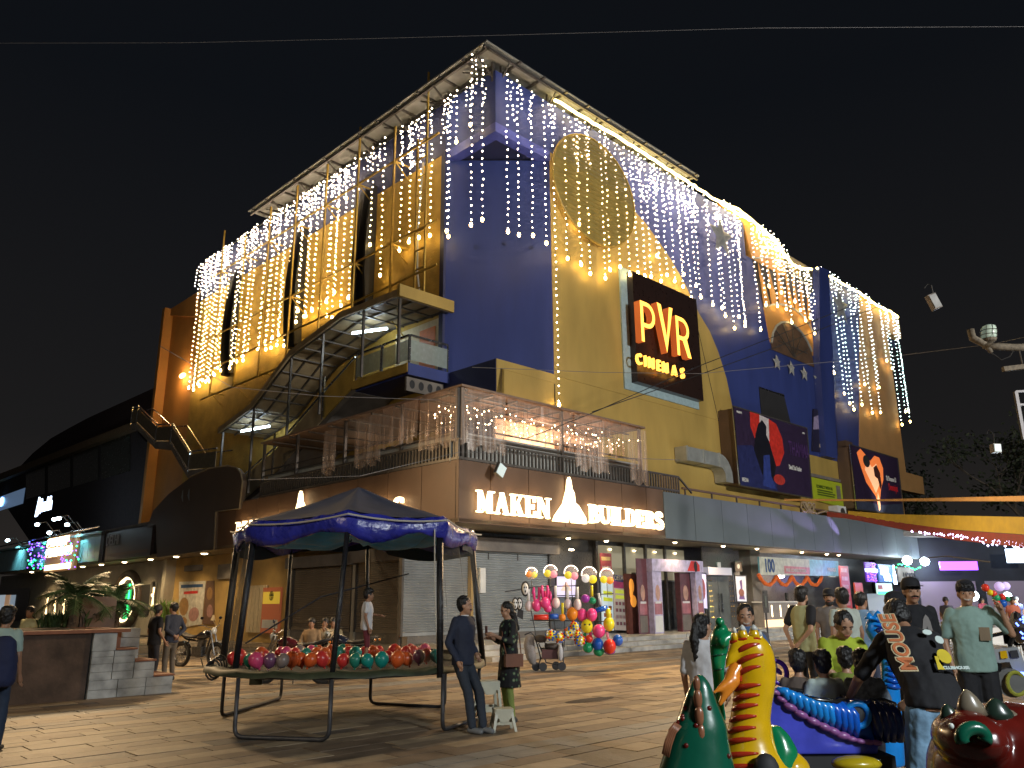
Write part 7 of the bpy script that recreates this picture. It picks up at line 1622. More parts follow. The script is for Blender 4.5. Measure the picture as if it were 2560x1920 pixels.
for i, (x, y) in enumerate(sc):
    c = D(x, y+12, B0-.02); r = wid(48 if 1 < i < 8 else 36, B0); sl = -.42 if i < 7 else -.15
    RM = np.array([[math.cos(sl), 0, math.sin(sl)], [0, 1, 0], [-math.sin(sl), 0, math.cos(sl)]]).T
    MB().sph(c, (r*1.3, .03, r*.62), 12, 7, R=RM).build('scale', g_pink, bt, smooth=True)
top_ = [(1170, 985), (1260, 1010), (1350, 1030), (1450, 1048), (1540, 1062), (1630, 1075), (1720, 1085), (1800, 1092)]
low_ = [(1215, 1040), (1310, 1110), (1410, 1175), (1510, 1232), (1600, 1280), (1690, 1320), (1780, 1360), (1870, 1395)]
m = MB(); q_ = [D(x, y, B0+.03) for x, y in top_+low_[::-1]]; n = len(q_); m.add(q_+[p+np.array([0, .5, 0]) for p in q_], [list(range(n)), list(range(2*n-1, n-1, -1))]+[(i, (i+1) % n, n+(i+1) % n, n+i) for i in range(n)]); m.build('tub', g_blue, bt)
_tt = np.linspace(0, 7, 13)
for i, (a, b) in enumerate([((np.interp(q, range(8), [w[0] for w in top_]), np.interp(q, range(8), [w[1] for w in top_])), (np.interp(q, range(8), [w[0] for w in low_]), np.interp(q, range(8), [w[1] for w in low_]))) for q in _tt]):
    if i == 0: continue
    pa = D(a[0]-60, a[1], B0+.05); pb2 = D(b[0], b[1]-8, B0); mid_ = (pa+pb2)/2+np.array([.02, -.06, .035])
    MB().tube([pa, pa*.6+mid_*.4+[0, -.02, .01], mid_, pb2*.6+mid_*.4+[0, -.01, 0], pb2], [.018, .030, .034, .030, .018], 10).build('rib', g_sky if i < 9 else g_blue, bt, smooth=True)
m = MB(); m.tube([D(x, y, B0+dz_) for x, y, dz_ in ((1180, 985, .1), (1350, 1035, -.02), (1540, 1072, -.03), (1700, 1090, -.02), (1790, 1070, .08), (1740, 1045, .3), (1500, 1010, .42), (1250, 975, .3))], .018, 7, closed=True); m.build('tub_rim', blk, bt, smooth=True)
# rear tub with its round opening
m = MB(); q_ = [D(x, y, B0+.02) for x, y in ((1790, 1100), (1850, 1075), (2000, 1080), (2060, 1200), (2085, 1420), (1990, 1420), (1880, 1400), (1850, 1290))]; n = len(q_); m.add(q_+[p+np.array([0, .5, 0]) for p in q_], [list(range(n)), list(range(2*n-1, n-1, -1))]+[(i, (i+1) % n, n+(i+1) % n, n+i) for i in range(n)]); remesh(m, 'rear_tub', g_blue, bt, .015, 3)
MB().sph(D(1870, 1200, B0+.0), (.075, .03, .10), 14, 8, R=np.array([[.9, 0, .43], [0, 1, 0], [-.43, 0, .9]])).build('opening', m_dark, bt, smooth=True)
MB().tube([D(1880+95*math.cos(t)+30*math.sin(t)*-.4, 1200-100*math.sin(t), B0-.02) for t in np.linspace(0, 6.28, 17)[:-1]], .024, 8, closed=True).build('opening_ring', g_sky, bt, smooth=True)
for k in range(4): xx = 1975+k*60; MB().tube([D(xx, 1085+k*10, B0+.06), D(xx+45, 1180, B0), D(xx+80, 1300, B0), D(xx+85, 1420, B0+.04)], [.03, .042, .045, .035], 8).build('dark_rib', g_navy, bt, smooth=True)
MB().tube([D(2000, 1080, B0+.1), D(2100, 1075, B0+.2), D(2200, 1110, B0+.3)], .02, 6).build('tub_rim', blk, bt)
# chassis, wheels
mm = MB(); a = D(1250, 1560, B0); b = D(2200, 1600, B0); mm.box(a[0], b[0], a[1]-.02, a[1]+.55, .12, max(.2, a[2])); mm.build('chassis', m_dark, bt)
for x in (1350, 2150):
    c = D(x, 1640, B0-.05); c[2] = .13; MB().tube([c+[0, -.04, 0], c+[0, .04, 0]], .13, 16).build('wheel', blk, bt)
c = D(1870, 1620, B0-.25); MB().sph(c, (.17, .10, .05), 14, 8).build('yellow_foot', gloss('mustard', (.45, .33, .01)), bt, smooth=True)
# violet spiral
sp_ = []; c = D(1190, 850, 6.7)
for t in np.linspace(0, 11, 34): r = .012+.0095*t; sp_.append(c+np.array([r*math.cos(t), 0, r*1.15*math.sin(t)]))
tag(MB().tube(sp_, .02, 6).build('spiral_tail', gloss('violet2', (.12, .03, .55)), None, smooth=True), 'glossy violet spiral curl between the yellow neck and the children', 'ornament')
# blue dragon head beyond the children
bh = empty('blue_dragon_ride', D(760, 1190, 7.3, t6)*[1, 1, 0], 'bright blue dragon head and ribbed neck with a pointed crest', 'dragon ride')
kk6 = 600/2212
m = MB(); prof_b = [(1900, 840, 1100), (1500, 860, 1080), (1190, 890, 1060), (1050, 905, 1050), (900, 900, 1045), (800, 860, 1020), (720, 790, 990), (650, 755, 965), (600, 758, 960), (550, 775, 950), (515, 800, 925)]
neck(m, prof_b, 7.3, .8, cr=t6, kk=kk6); cap(m, D(930, 600, 7.25, t6), D(965, 610, 7.2, t6), .07, .04); remesh(m, 'head_and_neck', g_sky, bh, .015, 5)
for i, (x, y) in enumerate(((790, 520), (845, 530), (870, 500), (930, 540))):
    b_ = D(x, y+25, 7.25, t6); tp_ = D(x-8, y-38, 7.25, t6); MB().loft([ellr(b_+(tp_-b_)*t, .04*w2, .04*w2, 10) for t, w2 in ((0, 1.1), (.5, .7), (1, .1))]).build('crest_point', g_sky, bh, smooth=True)
for y in range(840, 1190, 52): stripe(prof_b, y, 230, 345, 7.3, .022, g_blue, bh, cr=t6, kk=kk6, drop=14, name='belly_rib')
for y in (560, 600, 640): stripe(prof_b, y, 240, 340, 7.3, .012, g_blue, bh, cr=t6, kk=kk6, drop=14, name='brow_fold')
MB().sph(D(890, 650, 7.08, t6), (.045, .03, .028), 10, 6).build('eye', g_navy, bh, smooth=True)
# dark red dragon bottom right
rd = empty('red_dragon_ride', D(1950, 1659, 3.7, t6)*[1, 1, 0], 'dark red dragon ride with green face patch and white crest points at bottom right', 'dragon ride')
m = MB(); c = D(2160, 2000, 3.75, t6); m.sph(c, (.36, .35, .30), 20, 12); m.sph(D(1700, 1640, 3.6, t6), (.13, .2, .11), 14, 8); m.sph(D(1960, 1620, 3.7, t6), (.17, .2, .11), 14, 8); m.sph(c-[0, 0, .55], (.3, .3, .4), 14, 8)
remesh(m, 'head', g_dred, rd, .016, 6)
for i, (x, y, r, h_) in enumerate(((1540, 1430, .04, .07), (1735, 1365, .055, .10), (1990, 1420, .06, .09), (2120, 1480, .05, .07))):
    b_ = D(x, y+60, 3.62, t6); MB().loft([ellr(b_+np.array([-.01*t, 0, h_*t]), r*w2, r*w2*.7, 12) for t, w2 in ((0, 1.15), (.35, 1.0), (.7, .66), (.92, .3), (1, .06))]).build('crest_point', gloss('greenish_black', (.015, .03, .02)) if i in (0, 2) else gloss('dirty_white', (.16, .13, .09)), rd, smooth=True)
MB().tube([D(1745+110*math.cos(t), 1640-90*math.sin(t), 3.42, t6) for t in np.linspace(-.4, 3.6, 14)], .028, 8).build('green_brow', g_dgrn, rd, smooth=True)
MB().sph(D(1540, 1530, 3.42, t6), (.012, .01, .012), 8, 5).build('tooth', g_white, rd, smooth=True)

# ================================================================ motorcycles
def motorcycle(loc, ang, lb, col):
    F = Frame(loc, (math.cos(ang), math.sin(ang), 0), (-math.sin(ang), math.cos(ang), 0)); rt = empty('motorcycle', loc, lb, 'motorcycle', 'motorcycles parked by the shop fronts')
    rub = mat('tyre_rubber', (.015, .015, .015), .8); blkp = mat('bike_black', (.012, .012, .014), .22, coat=.5)
    for x in (-.66, .66):
        MB(F).tube([(x+.29*math.cos(t), 0, .31+.29*math.sin(t)) for t in np.linspace(0, 2*math.pi, 25)[:-1]], .05, 8, closed=True).build('tyre', rub, rt, smooth=True)
        w_ = MB(F); w_.tube([(x+.225*math.cos(t), 0, .31+.225*math.sin(t)) for t in np.linspace(0, 2*math.pi, 21)[:-1]], .018, 6, closed=True); w_.tube([(x, -.06, .31), (x, .06, .31)], .04, 8)
        for k in range(10): a = k*math.pi/5; w_.tube([(x, 0, .31), (x+.22*math.cos(a), 0, .31+.22*math.sin(a))], .006, 4)
        w_.build('wheel_rim', m_chrome, rt)
        fm = MB(F); fm.loft([[(x+.35*math.cos(t)+0, s_, .31+.35*math.sin(t)) for s_ in (-.06, 0, .06)] for t in np.linspace(.5, 2.4, 7)], cap=False, closed=False); fm.build('mudguard', blkp, rt)
    for s_ in (-.07, .07): MB(F).tube([(.66, s_, .31), (.50, s_, .78), (.44, s_, .95)], .024, 8).build('fork', m_chrome, rt)
    m = MB(F); m.loft([ellr((x, 0, z), 0.001+rx_, ry_, 12, (0, 0, 1), (0, 1, 0)) for x, z, rx_, ry_ in ((-.10, .76, .05, .07), (0, .78, .09, .12), (.15, .82, .115, .14), (.30, .83, .10, .12), (.38, .82, .04, .05))]); m.build('fuel_tank', mat(col[0], col[1], .2, coat=.6), rt, smooth=True)
    m = MB(F); m.loft([ellr((x, 0, z), rz, ry_, 12, (0, 0, 1), (0, 1, 0)) for x, z, rz, ry_ in ((-.08, .78, .04, .10), (-.25, .76, .05, .13), (-.45, .78, .05, .14), (-.62, .84, .045, .12), (-.78, .88, .03, .07))]); m.build('seat', mat('seat_vinyl', (.02, .018, .018), .5), rt, smooth=True)
    m = MB(F); m.box(-.12, .22, -.13, .13, .28, .52); m.loft([ellr((.05+.08*t, 0, .5+.2*t), .12, .11, 10) for t in (0, .5, 1)]); m.build('engine', mat('engine_metal', (.12, .12, .12), .4, .8, var=.4, scale=20), rt)
    MB(F).tube([(.2, .1, .45), (.18, .14, .3), (0, .15, .24), (-.45, .16, .28), (-.75, .16, .34)], [.02, .025, .028, .04, .045], 8).build('exhaust', m_chrome, rt, smooth=True)
    m = MB(F); m.tube([(.40, 0, .80), (-.05, 0, .66), (-.5, 0, .70), (-.72, 0, .80)], .025, 6); m.tube([(.40, 0, .8), (.25, 0, .35), (-.2, 0, .28), (-.66, 0, .31)], .025, 6); m.tube([(-.66, .1, .31), (-.5, .1, .72)], .02, 6); m.build('frame', blkp, rt)
    m = MB(F); m.tube([(.30, -.36, 1.06), (.38, -.28, 1.07), (.43, -.1, 1.0), (.43, .1, 1.0), (.38, .28, 1.07), (.30, .36, 1.06)], .014, 6); m.build('handlebar', m_chrome, rt)
    for s_ in (-1, 1): m = MB(F); m.tube([(.36, s_*.25, 1.07), (.36, s_*.30, 1.22)], .008, 4); m.sph((.36, s_*.31, 1.25), (.02, .06, .04), 8, 5); m.build('mirror', blkp, rt)
    m = MB(F); m.sph((.50, 0, .93), (.06, .09, .09), 10, 6); m.build('headlight', mat('headlight_glass', (.5, .5, .45), .1, coat=.5), rt, smooth=True)
    MB(F).tube([(-.05, .1, .3), (-.12, .28, .02)], .014, 5).build('kickstand', m_steel, rt)
    for s_ in (-1, 1): m = MB(F); m.sph((-.80, s_*.1, .82), .028, 8, 5); m.build('indicator', mat('amber_lens', (.7, .2, .02), .3), rt)
    return rt
p = at(*t1(1560, 1100)); motorcycle(p, R_(-28), 'black motorcycle with chrome engine parked right of the man in slate blue', ('tank_black', (.015, .014, .016)))
p = at(*t2(700, 1590)); motorcycle(p*[1, 1, 0]+[-.1, .3, 0], R_(172), 'dark motorcycle behind the trampoline, its wheel showing below the mat', ('tank_maroon', (.10, .015, .02)))
p = at(*t2(1000, 1560)); motorcycle(p*[1, 1, 0]+[.1, .6, 0], R_(160), 'second dark motorcycle behind the trampoline, further right', ('tank_blueblack', (.015, .02, .04)))

# ================================================================ plastic step stools beside the man in navy
m_plas = mat('ivory_plastic', (.50, .50, .40), .4, var=.06, bump=.1)
def stool(cx, cy, w_, h_, ang, lb, z0=0):
    F = Frame((cx, cy, z0), (math.cos(ang), math.sin(ang), 0), (-math.sin(ang), math.cos(ang), 0)); rt = empty('plastic_stool', (cx, cy, z0), lb, 'stool', 'ivory plastic stools')
    m = MB(F); m.hprism([(x*w_/2, y*w_/2) for x, y in ((-.85, -1), (.85, -1), (1, -.85), (1, .85), (.85, 1), (-.85, 1), (-1, .85), (-1, -.85))], h_-.03, h_); m.build('seat', m_plas, rt)
    a = w_/2; t = .04
    for sx_ in (-1, 1):
        for sy_ in (-1, 1): MB(F).loft([[(sx_*(a-.01)+dx*t*-sx_, sy_*(a-.01)+dy*t*-sy_, h_-.03) for dx, dy in ((0, 0), (1, 0), (1, 1), (0, 1))], [(sx_*(a+.035)+dx*t*.8*-sx_, sy_*(a+.035)+dy*t*.8*-sy_, 0) for dx, dy in ((0, 0), (1, 0), (1, 1), (0, 1))]]).build('leg', m_plas, rt)
    for i in range(4):
        c_, s_ = [(0, -1), (1, 0), (0, 1), (-1, 0)][i]; G = Frame(F.w((c_*(a-.003), s_*(a-.003), 0)), F.x*(-s_)+F.y*c_, F.x*c_+F.y*s_)
        MB(G).prism([(-a+.02, h_-.025), (a-.02, h_-.025), (a-.02, h_-.10), (a*.55, h_-.12), (a*.4, h_-.17), (-a*.4, h_-.17), (-a*.55, h_-.12), (-a+.02, h_-.10)], -.008, .0).build('skirt', m_plas, rt)
        MB(G).box(-a*.9, a*.9, -.01, .0, h_*.30, h_*.42).build('brace', m_plas, rt)
b = at(*t3(700, 1660+90)); 
bx = atd(*t3(660, 1370), 11.65); stool(bx[0], 11.75, .29, .56, .25, 'tall ivory plastic stool between the man in navy and the woman in floral')
bx = atd(*t3(800, 1600), 11.3); stool(bx[0], 11.2, .25, .27, .2, 'low ivory plastic stool in front of the tall one')

# ================================================================ balloon seller's pushchair and rack
BD = 20.4
def T3(x, y, d=BD): return atd(*t3(x, y), d)
pc = empty('pushchair', T3(1220, 1300)*[1, 1, 0], 'old pushchair loaded with bags standing below the balloon rack', 'pushchair')
def w3(n, d=BD): return n*(600/2212)/FPX*d
for i, (x, y, dy) in enumerate(((1105, 1290, 0), (1170, 1300, -.1), (1345, 1290, 0), (1290, 1285, .25))):
    c = T3(x, y, BD+dy); c[2] = .1; m = MB(); m.tube([c+[0, -.03, 0], c+[0, .03, 0]], .1, 12); m.build('wheel', mat('grey_wheel', (.04, .04, .045), .7), pc)
fr_ = MB()
for P in (((1000, 985), (1060, 960), (1100, 1010), (1150, 1200), (1120, 1290)), ((1130, 1060), (1200, 1240), (1350, 1270)), ((1350, 1050), (1360, 1280)), ((1150, 1110), (1360, 1110)), ((1140, 1200), (1350, 1200))): fr_.tube([T3(x, y) for x, y in P], .018, 6)
fr_.build('frame', m_pole, pc)
m = MB(); m.loft([ellr(T3(x, y), w3(r), w3(r)*.8, 10) for x, y, r in ((1050, 990, 38), (1045, 1080, 50), (1060, 1180, 48), (1080, 1260, 30))]); remesh(m, 'cover_bag', mat('grey_bag', (.22, .20, .19), .6, bump=.8), pc, .03, 3, .04, .15)
m = MB(); m.sph(T3(1150, 1020), (w3(60), .15, w3(35)), 10, 6); m.sph(T3(1250, 1090), (w3(70), .18, w3(30)), 10, 6); remesh(m, 'bundle', mat('dark_bundle', (.06, .05, .045), .8), pc, .03, 2, .04, .12)
m = MB(); a = T3(1160, 1120); b = T3(1330, 1200); m.box(a[0], b[0], a[1]-.1, a[1]+.2, b[2], a[2]); m.build('basket', mat('maroon_basket', (.10, .04, .04), .7), pc)
m = MB(); m.sph(T3(1330, 1150, BD-.15), (w3(26), .08, w3(70)), 10, 6); m.build('white_plastic_bag', mat('white_bag', (.5, .5, .52), .4, bump=.8), pc, smooth=True)
rk = empty('balloon_rack', T3(1240, 1290)*[1, 1, 0], 'thin pole rack hung with toy balloons in front of the shutter', 'rack')
for P in (((1110, 1010), (1062, 765)), ((820, 588), (1080, 545), (1510, 530)), ((1060, 630), (1480, 620), (1820, 605)), ((1050, 850), (1400, 855), (1750, 862)), ((1240, 545), (1300, 1100)), ((1380, 500), (1365, 1100)), ((1440, 620), (1440, 900))): MB().tube([T3(x, y) for x, y in P], .012, 5).build('rod', m_pole, rk)
m_bobo = mat('clear_balloon', (.8, .75, .8), .05, alpha=.22, coat=.6)
m_ledw = mat('led_ring_white', (1, .9, .8), emit=(1, .85, .7), estr=2.5)
tc3 = [('yellow', (.75, .62, .02)), ('pinkp', (.80, .25, .32)), ('oranger', (.80, .25, .02)), ('hotpink', (.80, .06, .25)), ('clear', (.75, .6, .6)), ('blueb', (.01, .10, .50)), ('greenb', (.01, .30, .12)), ('redb', (.70, .04, .02)), ('violetb', (.30, .04, .35)), ('white', (.7, .7, .68))]
TC = {k: mat('toy_'+k, c, .2, coat=.4, var=.05) for k, c in tc3}
def tagb(o, lb): tag(o, lb, 'balloon', 'toy balloons on the seller\'s rack'); return o
tops = [(1065, 420, 52, ('oranger', 'yellow')), (1240, 405, 60, ('yellow', 'pinkp')), (1430, 412, 62, ('yellow', 'pinkp')), (1595, 430, 68, ('white', 'yellow')), (1757, 437, 60, ('yellow', 'oranger'))]
for i, (x, y, r, cc) in enumerate(tops):
    c = T3(x, y, BD-.1); rr = w3(r); rt = empty('lit_bobo_balloon', c-[0, 0, rr], f'{ordn(i)} clear glowing ring balloon from the left along the top of the rack', 'balloon', 'glowing clear balloons along the top of the rack')
    MB().sph(c, rr, 16, 10).build('clear_skin', m_bobo, rt, smooth=True)
    for j, q2 in enumerate(cc): MB().sph(c+np.array([(-.45+.9*j)*rr, -.02, (-.1-.25*(j+i) % 2*.5)*rr]), rr*.55, 12, 8).build('inner_balloon', mat('toyglow_'+q2, dict(tc3)[q2], .4, emit=dict(tc3)[q2], estr=.45), rt, smooth=True)
    MB().tube([c+np.array([rr*math.cos(t), -.03, rr*math.sin(t)]) for t in np.linspace(.2, 3.3, 13)], .012, 5).build('led_strip', m_ledw, rt)
    MB().tube([c-[0, 0, rr], c-[0, 0, rr+.35]], .008, 4).build('stick', m_chrome, rt)
rb2 = [(1112, 712, 42, 55, 'hotpink'), (1190, 690, 45, 50, 'hotpink'), (1215, 735, 38, 42, 'hotpink'), (1290, 690, 36, 48, 'clear'), (1400, 700, 34, 46, 'clear'), (1490, 705, 34, 50, 'clear'), (1440, 790, 50, 58, 'oranger'), (1530, 800, 48, 56, 'hotpink'), (1620, 800, 48, 56, 'hotpink'), (1350, 825, 30, 32, 'oranger'),
       (1575, 905, 52, 60, 'yellow'), (1778, 885, 50, 62, 'yellow'), (1685, 950, 56, 58, 'hotpink'), (1585, 1100, 46, 48, 'greenb'), (1685, 1140, 48, 40, 'greenb'), (1675, 1070, 50, 56, 'blueb'), (1785, 1090, 56, 62, 'redb'), (1860, 1035, 46, 50, 'blueb'), (1595, 1020, 34, 34, 'redb'), (1785, 1135, 50, 30, 'violetb'), (1040, 720, 34, 45, 'clear'), (1560, 650, 40, 38, 'violetb'), (1625, 670, 36, 32, 'greenb')]
nm = {'hotpink': 'hot pink', 'clear': 'clear pinkish', 'oranger': 'orange', 'yellow': 'yellow', 'greenb': 'green', 'blueb': 'royal blue', 'redb': 'red', 'violetb': 'violet'}
cnt = {}
for i, (x, y, rx_, rz, c_) in enumerate(sorted(rb2)):
    k_ = cnt.get(c_, 0); cnt[c_] = k_+1; tot = sum(1 for q2 in rb2 if q2[4] == c_); c = T3(x, y, BD-.15-.05*(i % 3))
    o = MB().sph(c, (w3(rx_), w3(rx_), w3(rz)), 14, 9).build('toy_balloon', TC[c_], None, smooth=True); tagb(o, (f'{ordn(k_)} {nm[c_]} toy balloon from the left' if tot > 1 else f'only {nm[c_]} toy balloon')+' below the glowing ring balloons')
    for s_ in (-1, 1):
        if c_ == 'hotpink' and y < 760 or (x, y) == (1585, 1100): MB().tube([c+np.array([s_*w3(18), 0, w3(rz)*.8]), c+np.array([s_*w3(26), 0, w3(rz)+w3(60)]), c+np.array([s_*w3(22), 0, w3(rz)+w3(100)])], [w3(10), w3(15), w3(8)], 8).build('ear', TC[c_], o, smooth=True)
    if c_ == 'clear': MB().tube([c+[0, 0, w3(rz)*.9], c+[0, 0, w3(rz)+w3(100)]], w3(13), 8).build('handle', TC['white'], o, smooth=True)
    if c_ == 'yellow' and rz == 60:
        for s_ in (-1, 1): MB().sph(c+np.array([s_*w3(20), -w3(rx_)*.9, w3(15)]), w3(8), 8, 5).build('eye', m_dark, o)
for i, (x0_, y0_, x1_, y1_, c_, lb) in enumerate(((1085, 822, 1220, 822, 'redb', 'red tube balloon lying along the middle rod'), (1230, 815, 1310, 815, 'blueb', 'short blue tube balloon right of the red one'), (1655, 760, 1765, 735, 'blueb', 'blue hammer head balloon high on the right of the rack'), (1350, 690, 1350, 790, 'yellow', 'thin yellow handle balloon in the middle of the rack'), (1765, 740, 1778, 830, 'yellow', 'yellow handle under the blue hammer balloon'), (1620, 530, 1622, 630, 'yellow', 'yellow stick balloon below the fourth glowing ring'), (1680, 600, 1705, 710, 'white', 'slanting white stick balloon at the right of the rack'), (1610, 960, 1600, 1040, 'hotpink', 'left dangling pink leg balloon'), (1760, 960, 1775, 1040, 'pinkp', 'right dangling pink leg balloon'))):
    tagb(MB().tube([T3(x0_, y0_, BD-.2), T3((x0_+x1_)/2, (y0_+y1_)/2, BD-.2), T3(x1_, y1_, BD-.2)], w3(24 if 'tube' in lb or 'hammer' in lb else 12), 10).build('tube_balloon', TC[c_], None, smooth=True), lb)
# patterned footballs: white ball with coloured discs
for i, (x, y, r) in enumerate(((1245, 985, 42), (1322, 1005, 42), (1408, 965, 40), (1462, 905, 40), (1480, 970, 36), (1512, 1035, 44))):
    c = T3(x, y, BD-.3); rr = w3(r); b_ = MB().sph(c, rr, 14, 10).build('football', TC['yellow'], None, smooth=True); tag(b_, f'{ordn(i)} multicoloured football from the left hanging below the balloon rack', 'ball', 'multicoloured footballs')
    kk = 0
    for th_ in (.35, .9, 1.5, 2.1, 2.7):
        for ph_ in range(int(8*math.sin(th_))+1):
            a = 2*math.pi*ph_/max(1, int(8*math.sin(th_))+1)+th_*2+i; nrm = np.array([math.sin(th_)*math.cos(a), math.sin(th_)*math.sin(a), math.cos(th_)]); kk += 1
            if nrm[1] > .3: continue
            MB().sph(c+nrm*rr*.97, rr*.27, 6, 4).build('panel', [TC['white'], TC['redb'], TC['blueb']][kk % 3], b_)
# masks (plain white ovals on black hoods)
for i, (x, y, r, h_) in enumerate(((1008, 560, 34, 60), (915, 700, 26, 52), (955, 700, 26, 52))):
    rt = empty('toy_mask', T3(x, y+h_, BD-.2), ['plain white face mask on black hood hanging high at the left of the rack', 'white mask with black hood behind the woman with the phone', 'rightmost of the pair of white masks with long black hood'][i], 'mask', 'white toy masks')
    c = T3(x, y, BD-.2); MB().sph(c+[0, .06, 0], (w3(r)*1.15, .06, w3(h_)*1.12), 12, 8).build('hood', m_dark, rt, smooth=True); MB().sph(c, (w3(r)*.8, .05, w3(h_)*.85), 12, 8).build('face', TC['white'], rt, smooth=True)
    for s_ in (-1, 1): MB().sph(c+np.array([s_*w3(10), -.045, w3(12)]), (w3(6), .01, w3(9)), 8, 5).build('eye_hole', m_dark, rt)
    MB().sph(c+np.array([0, -.045, -w3(22)]), (w3(6), .01, w3(12)), 8, 5).build('mouth_hole', m_dark, rt)
    if i == 2: MB().poly([T3(940, 745, BD-.15), T3(990, 760, BD-.15), T3(985, 845, BD-.15), T3(930, 815, BD-.15)]).build('hood_drape', m_dark, rt, recalc=False)
# speaker-like stand board by the ticket counter
sd = T3(0, 0); c = atd(*t4(1525, 1195), 24); sb = empty('stand_board', c*[1, 1, 0], 'narrow dark notice board on a thin pole in front of the ticket counter', 'notice board')
m = MB(); a = atd(*t4(1492, 1092), 24); b = atd(*t4(1560, 1298), 24); m.box(a[0], b[0], 24, 24.06, b[2], a[2]); m.build('board', m_granite, sb); MB().box(a[0]+.1, b[0]-.1, 23.98, 23.998, b[2]+.15, a[2]-.15).build('notice', mat('dim_notice', (.10, .12, .10), .5), sb)
MB().tube([(c[0], 24.05, b[2]), (c[0], 24.05, .02)], .025, 6).build('pole', m_pole, sb); MB().tube([(c[0]-.25, 24.05, .02), (c[0]+.25, 24.05, .02)], .03, 6).build('foot', m_pole, sb)

# ================================================================ right edge: kid buggy, far stalls, awning, lamp post, trees, wires
kb = empty('toy_jeep', atd(*t6(2000, 1150), 10.2)*[1, 1, 0], 'grey and white ride-on toy jeep with a yellow panel and blue headlamps', 'ride-on car')
J_ = lambda x, y, d=10.2: atd(*t6(x, y), d)
m_gw = mat('jeep_grey', (.28, .30, .31), .4); jw = lambda n: n*(600/2212)/FPX*10.2
m = MB(); q_ = [J_(x, y, 10.0) for x, y in ((1870, 830), (2150, 800), (2200, 900), (2260, 1090), (2130, 1060), (2080, 940), (1960, 950), (1890, 1090), (1860, 960))]; n = len(q_); m.add(q_+[p+np.array([0, .55, 0]) for p in q_], [list(range(n)), list(range(2*n-1, n-1, -1))]+[(i, (i+1) % n, n+(i+1) % n, n+i) for i in range(n)]); m.build('body', m_gw, kb)
m = MB(); q_ = [J_(x, y, 9.97) for x, y in ((1990, 840), (2050, 835), (2065, 905), (2000, 910))]; m.poly(q_).build('yellow_panel', g_yel, kb, recalc=False)
m = MB(); q_ = [J_(x, y, 9.97) for x, y in ((2080, 835), (2150, 830), (2170, 900), (2095, 905))]; m.poly(q_).build('window', m_dark, kb, recalc=False)
for x, y in ((2095, 1130), (2330, 1150)):
    c = J_(x, y, 9.95); m = MB(); m.tube([c+[-.04, -.06, 0], c+[.06, .14, 0]], jw(115), 18); m.build('wheel', mat('grey_plastic_wheel', (.16, .16, .155), .6), kb)
    m = MB(); m.tube([c+np.array([.0+jw(75)*math.cos(t), -.10, jw(90)*math.sin(t)]) for t in np.linspace(0, 6.28, 17)[:-1]], .022, 6, closed=True); m.build('wheel_ring', gloss('lime_ring', (.35, .36, .05)), kb)
c = J_(1930, 1080, 10.7); MB().tube([c+[0, -.05, 0], c+[0, .1, 0]], jw(100), 16).build('wheel', MATS['tyre_rubber'], kb)
m = MB(); m.sph(J_(2190, 1055, 9.9), (jw(45), .05, jw(22)), 10, 6); m.build('headlamp', m_bled, kb, smooth=True); m = MB(); m.bar(J_(1870, 960, 9.95), J_(1985, 990, 9.95), .09); m.build('bumper', blk, kb)
m = MB(); m.bar(J_(2080, 790, 10.1), J_(2130, 650, 10.3), .04); m.bar(J_(1880, 830, 10.1), J_(1900, 700, 10.3), .04); m.bar(J_(1900, 700, 10.3), J_(2130, 650, 10.3), .04); m.build('roll_bar', blk, kb)
tag(MB().sph(J_(1825, 632, 9.8), (.02, .02, .03), 8, 5).build('red_lamp', mat('red_led', (1, .1, .05), emit=(1, .08, .03), estr=12), None), 'tiny glowing red lamp beside the waving man\'s elbow', 'lamp')
bb = empty('blue_toy_lamp', atd(*t6(2155, 660), 16)*[1, 1, 0]+[0, 0, 0], 'small toy with blue and white glowing lights standing in the distance', 'toy'); c = atd(*t6(2155, 620), 16)
MB().sph(c, (.14, .14, .3), 10, 6).build('body', blk, bb); mm = MB()
for k in range(14): mm.octa(c+np.array([tpn.uniform(-.12, .12), -.14, tpn.uniform(-.2, .25)]), .025)
mm.build('leds', m_bled, bb, kind='stuff')
# far seller's cluster of balloons and lamps
for i, (x, y, r, cc, e) in enumerate(((1855, 255, 34, 'redb', 0), (1985, 245, 42, 'clear', .5), (2045, 240, 36, 'violetb', .6), (1930, 310, 30, 'redb', 0), (1955, 350, 34, 'greenb', 0), (1900, 300, 28, 'yellow', 0), (2010, 340, 30, 'redb', 0), (2015, 400, 36, 'blueb', 0), (1965, 395, 28, 'redb', 0), (2060, 360, 24, 'greenb', 0))):
    c = atd(*t6(x, y), 26); o = MB().sph(c, r*(600/2212)/FPX*26, 10, 7).build('far_balloon', TC[cc] if not e else mat('glow_'+cc, (.7, .6, .9), emit=(.5, .4, .9), estr=e), None, smooth=True); tag(o, ['dull red balloon highest at the left', 'pale glowing balloon at the top', 'violet glowing balloon at the top right', 'red balloon upper middle', 'green balloon in the middle', 'yellow balloon at the left', 'red balloon on the right', 'blue balloon at the bottom', 'red balloon low in the middle', 'green balloon at the far right'][i]+' of the distant cluster', 'balloon', 'distant balloon cluster at the right')
for i, (x, y, r) in enumerate(((1745, 330, 46), (2060, 330, 34))):
    c = atd(*t6(x, y), 34); tag(MB().sph(c, r*(600/2212)/FPX*34, 10, 7).build('stall_lamp', mat('stall_lamp_white', (.8, .95, 1), emit=(.75, .95, 1), estr=14 if i else 6), None, smooth=True), ['wide pale stall lamp right behind the waving man\'s face', 'piercing blue white stall lamp at the right edge'][i], 'lamp')
    lamp('stall_light', 'POINT', c+np.array([0, -1.2, 0]), None, 260, (.75, .9, 1), .3)
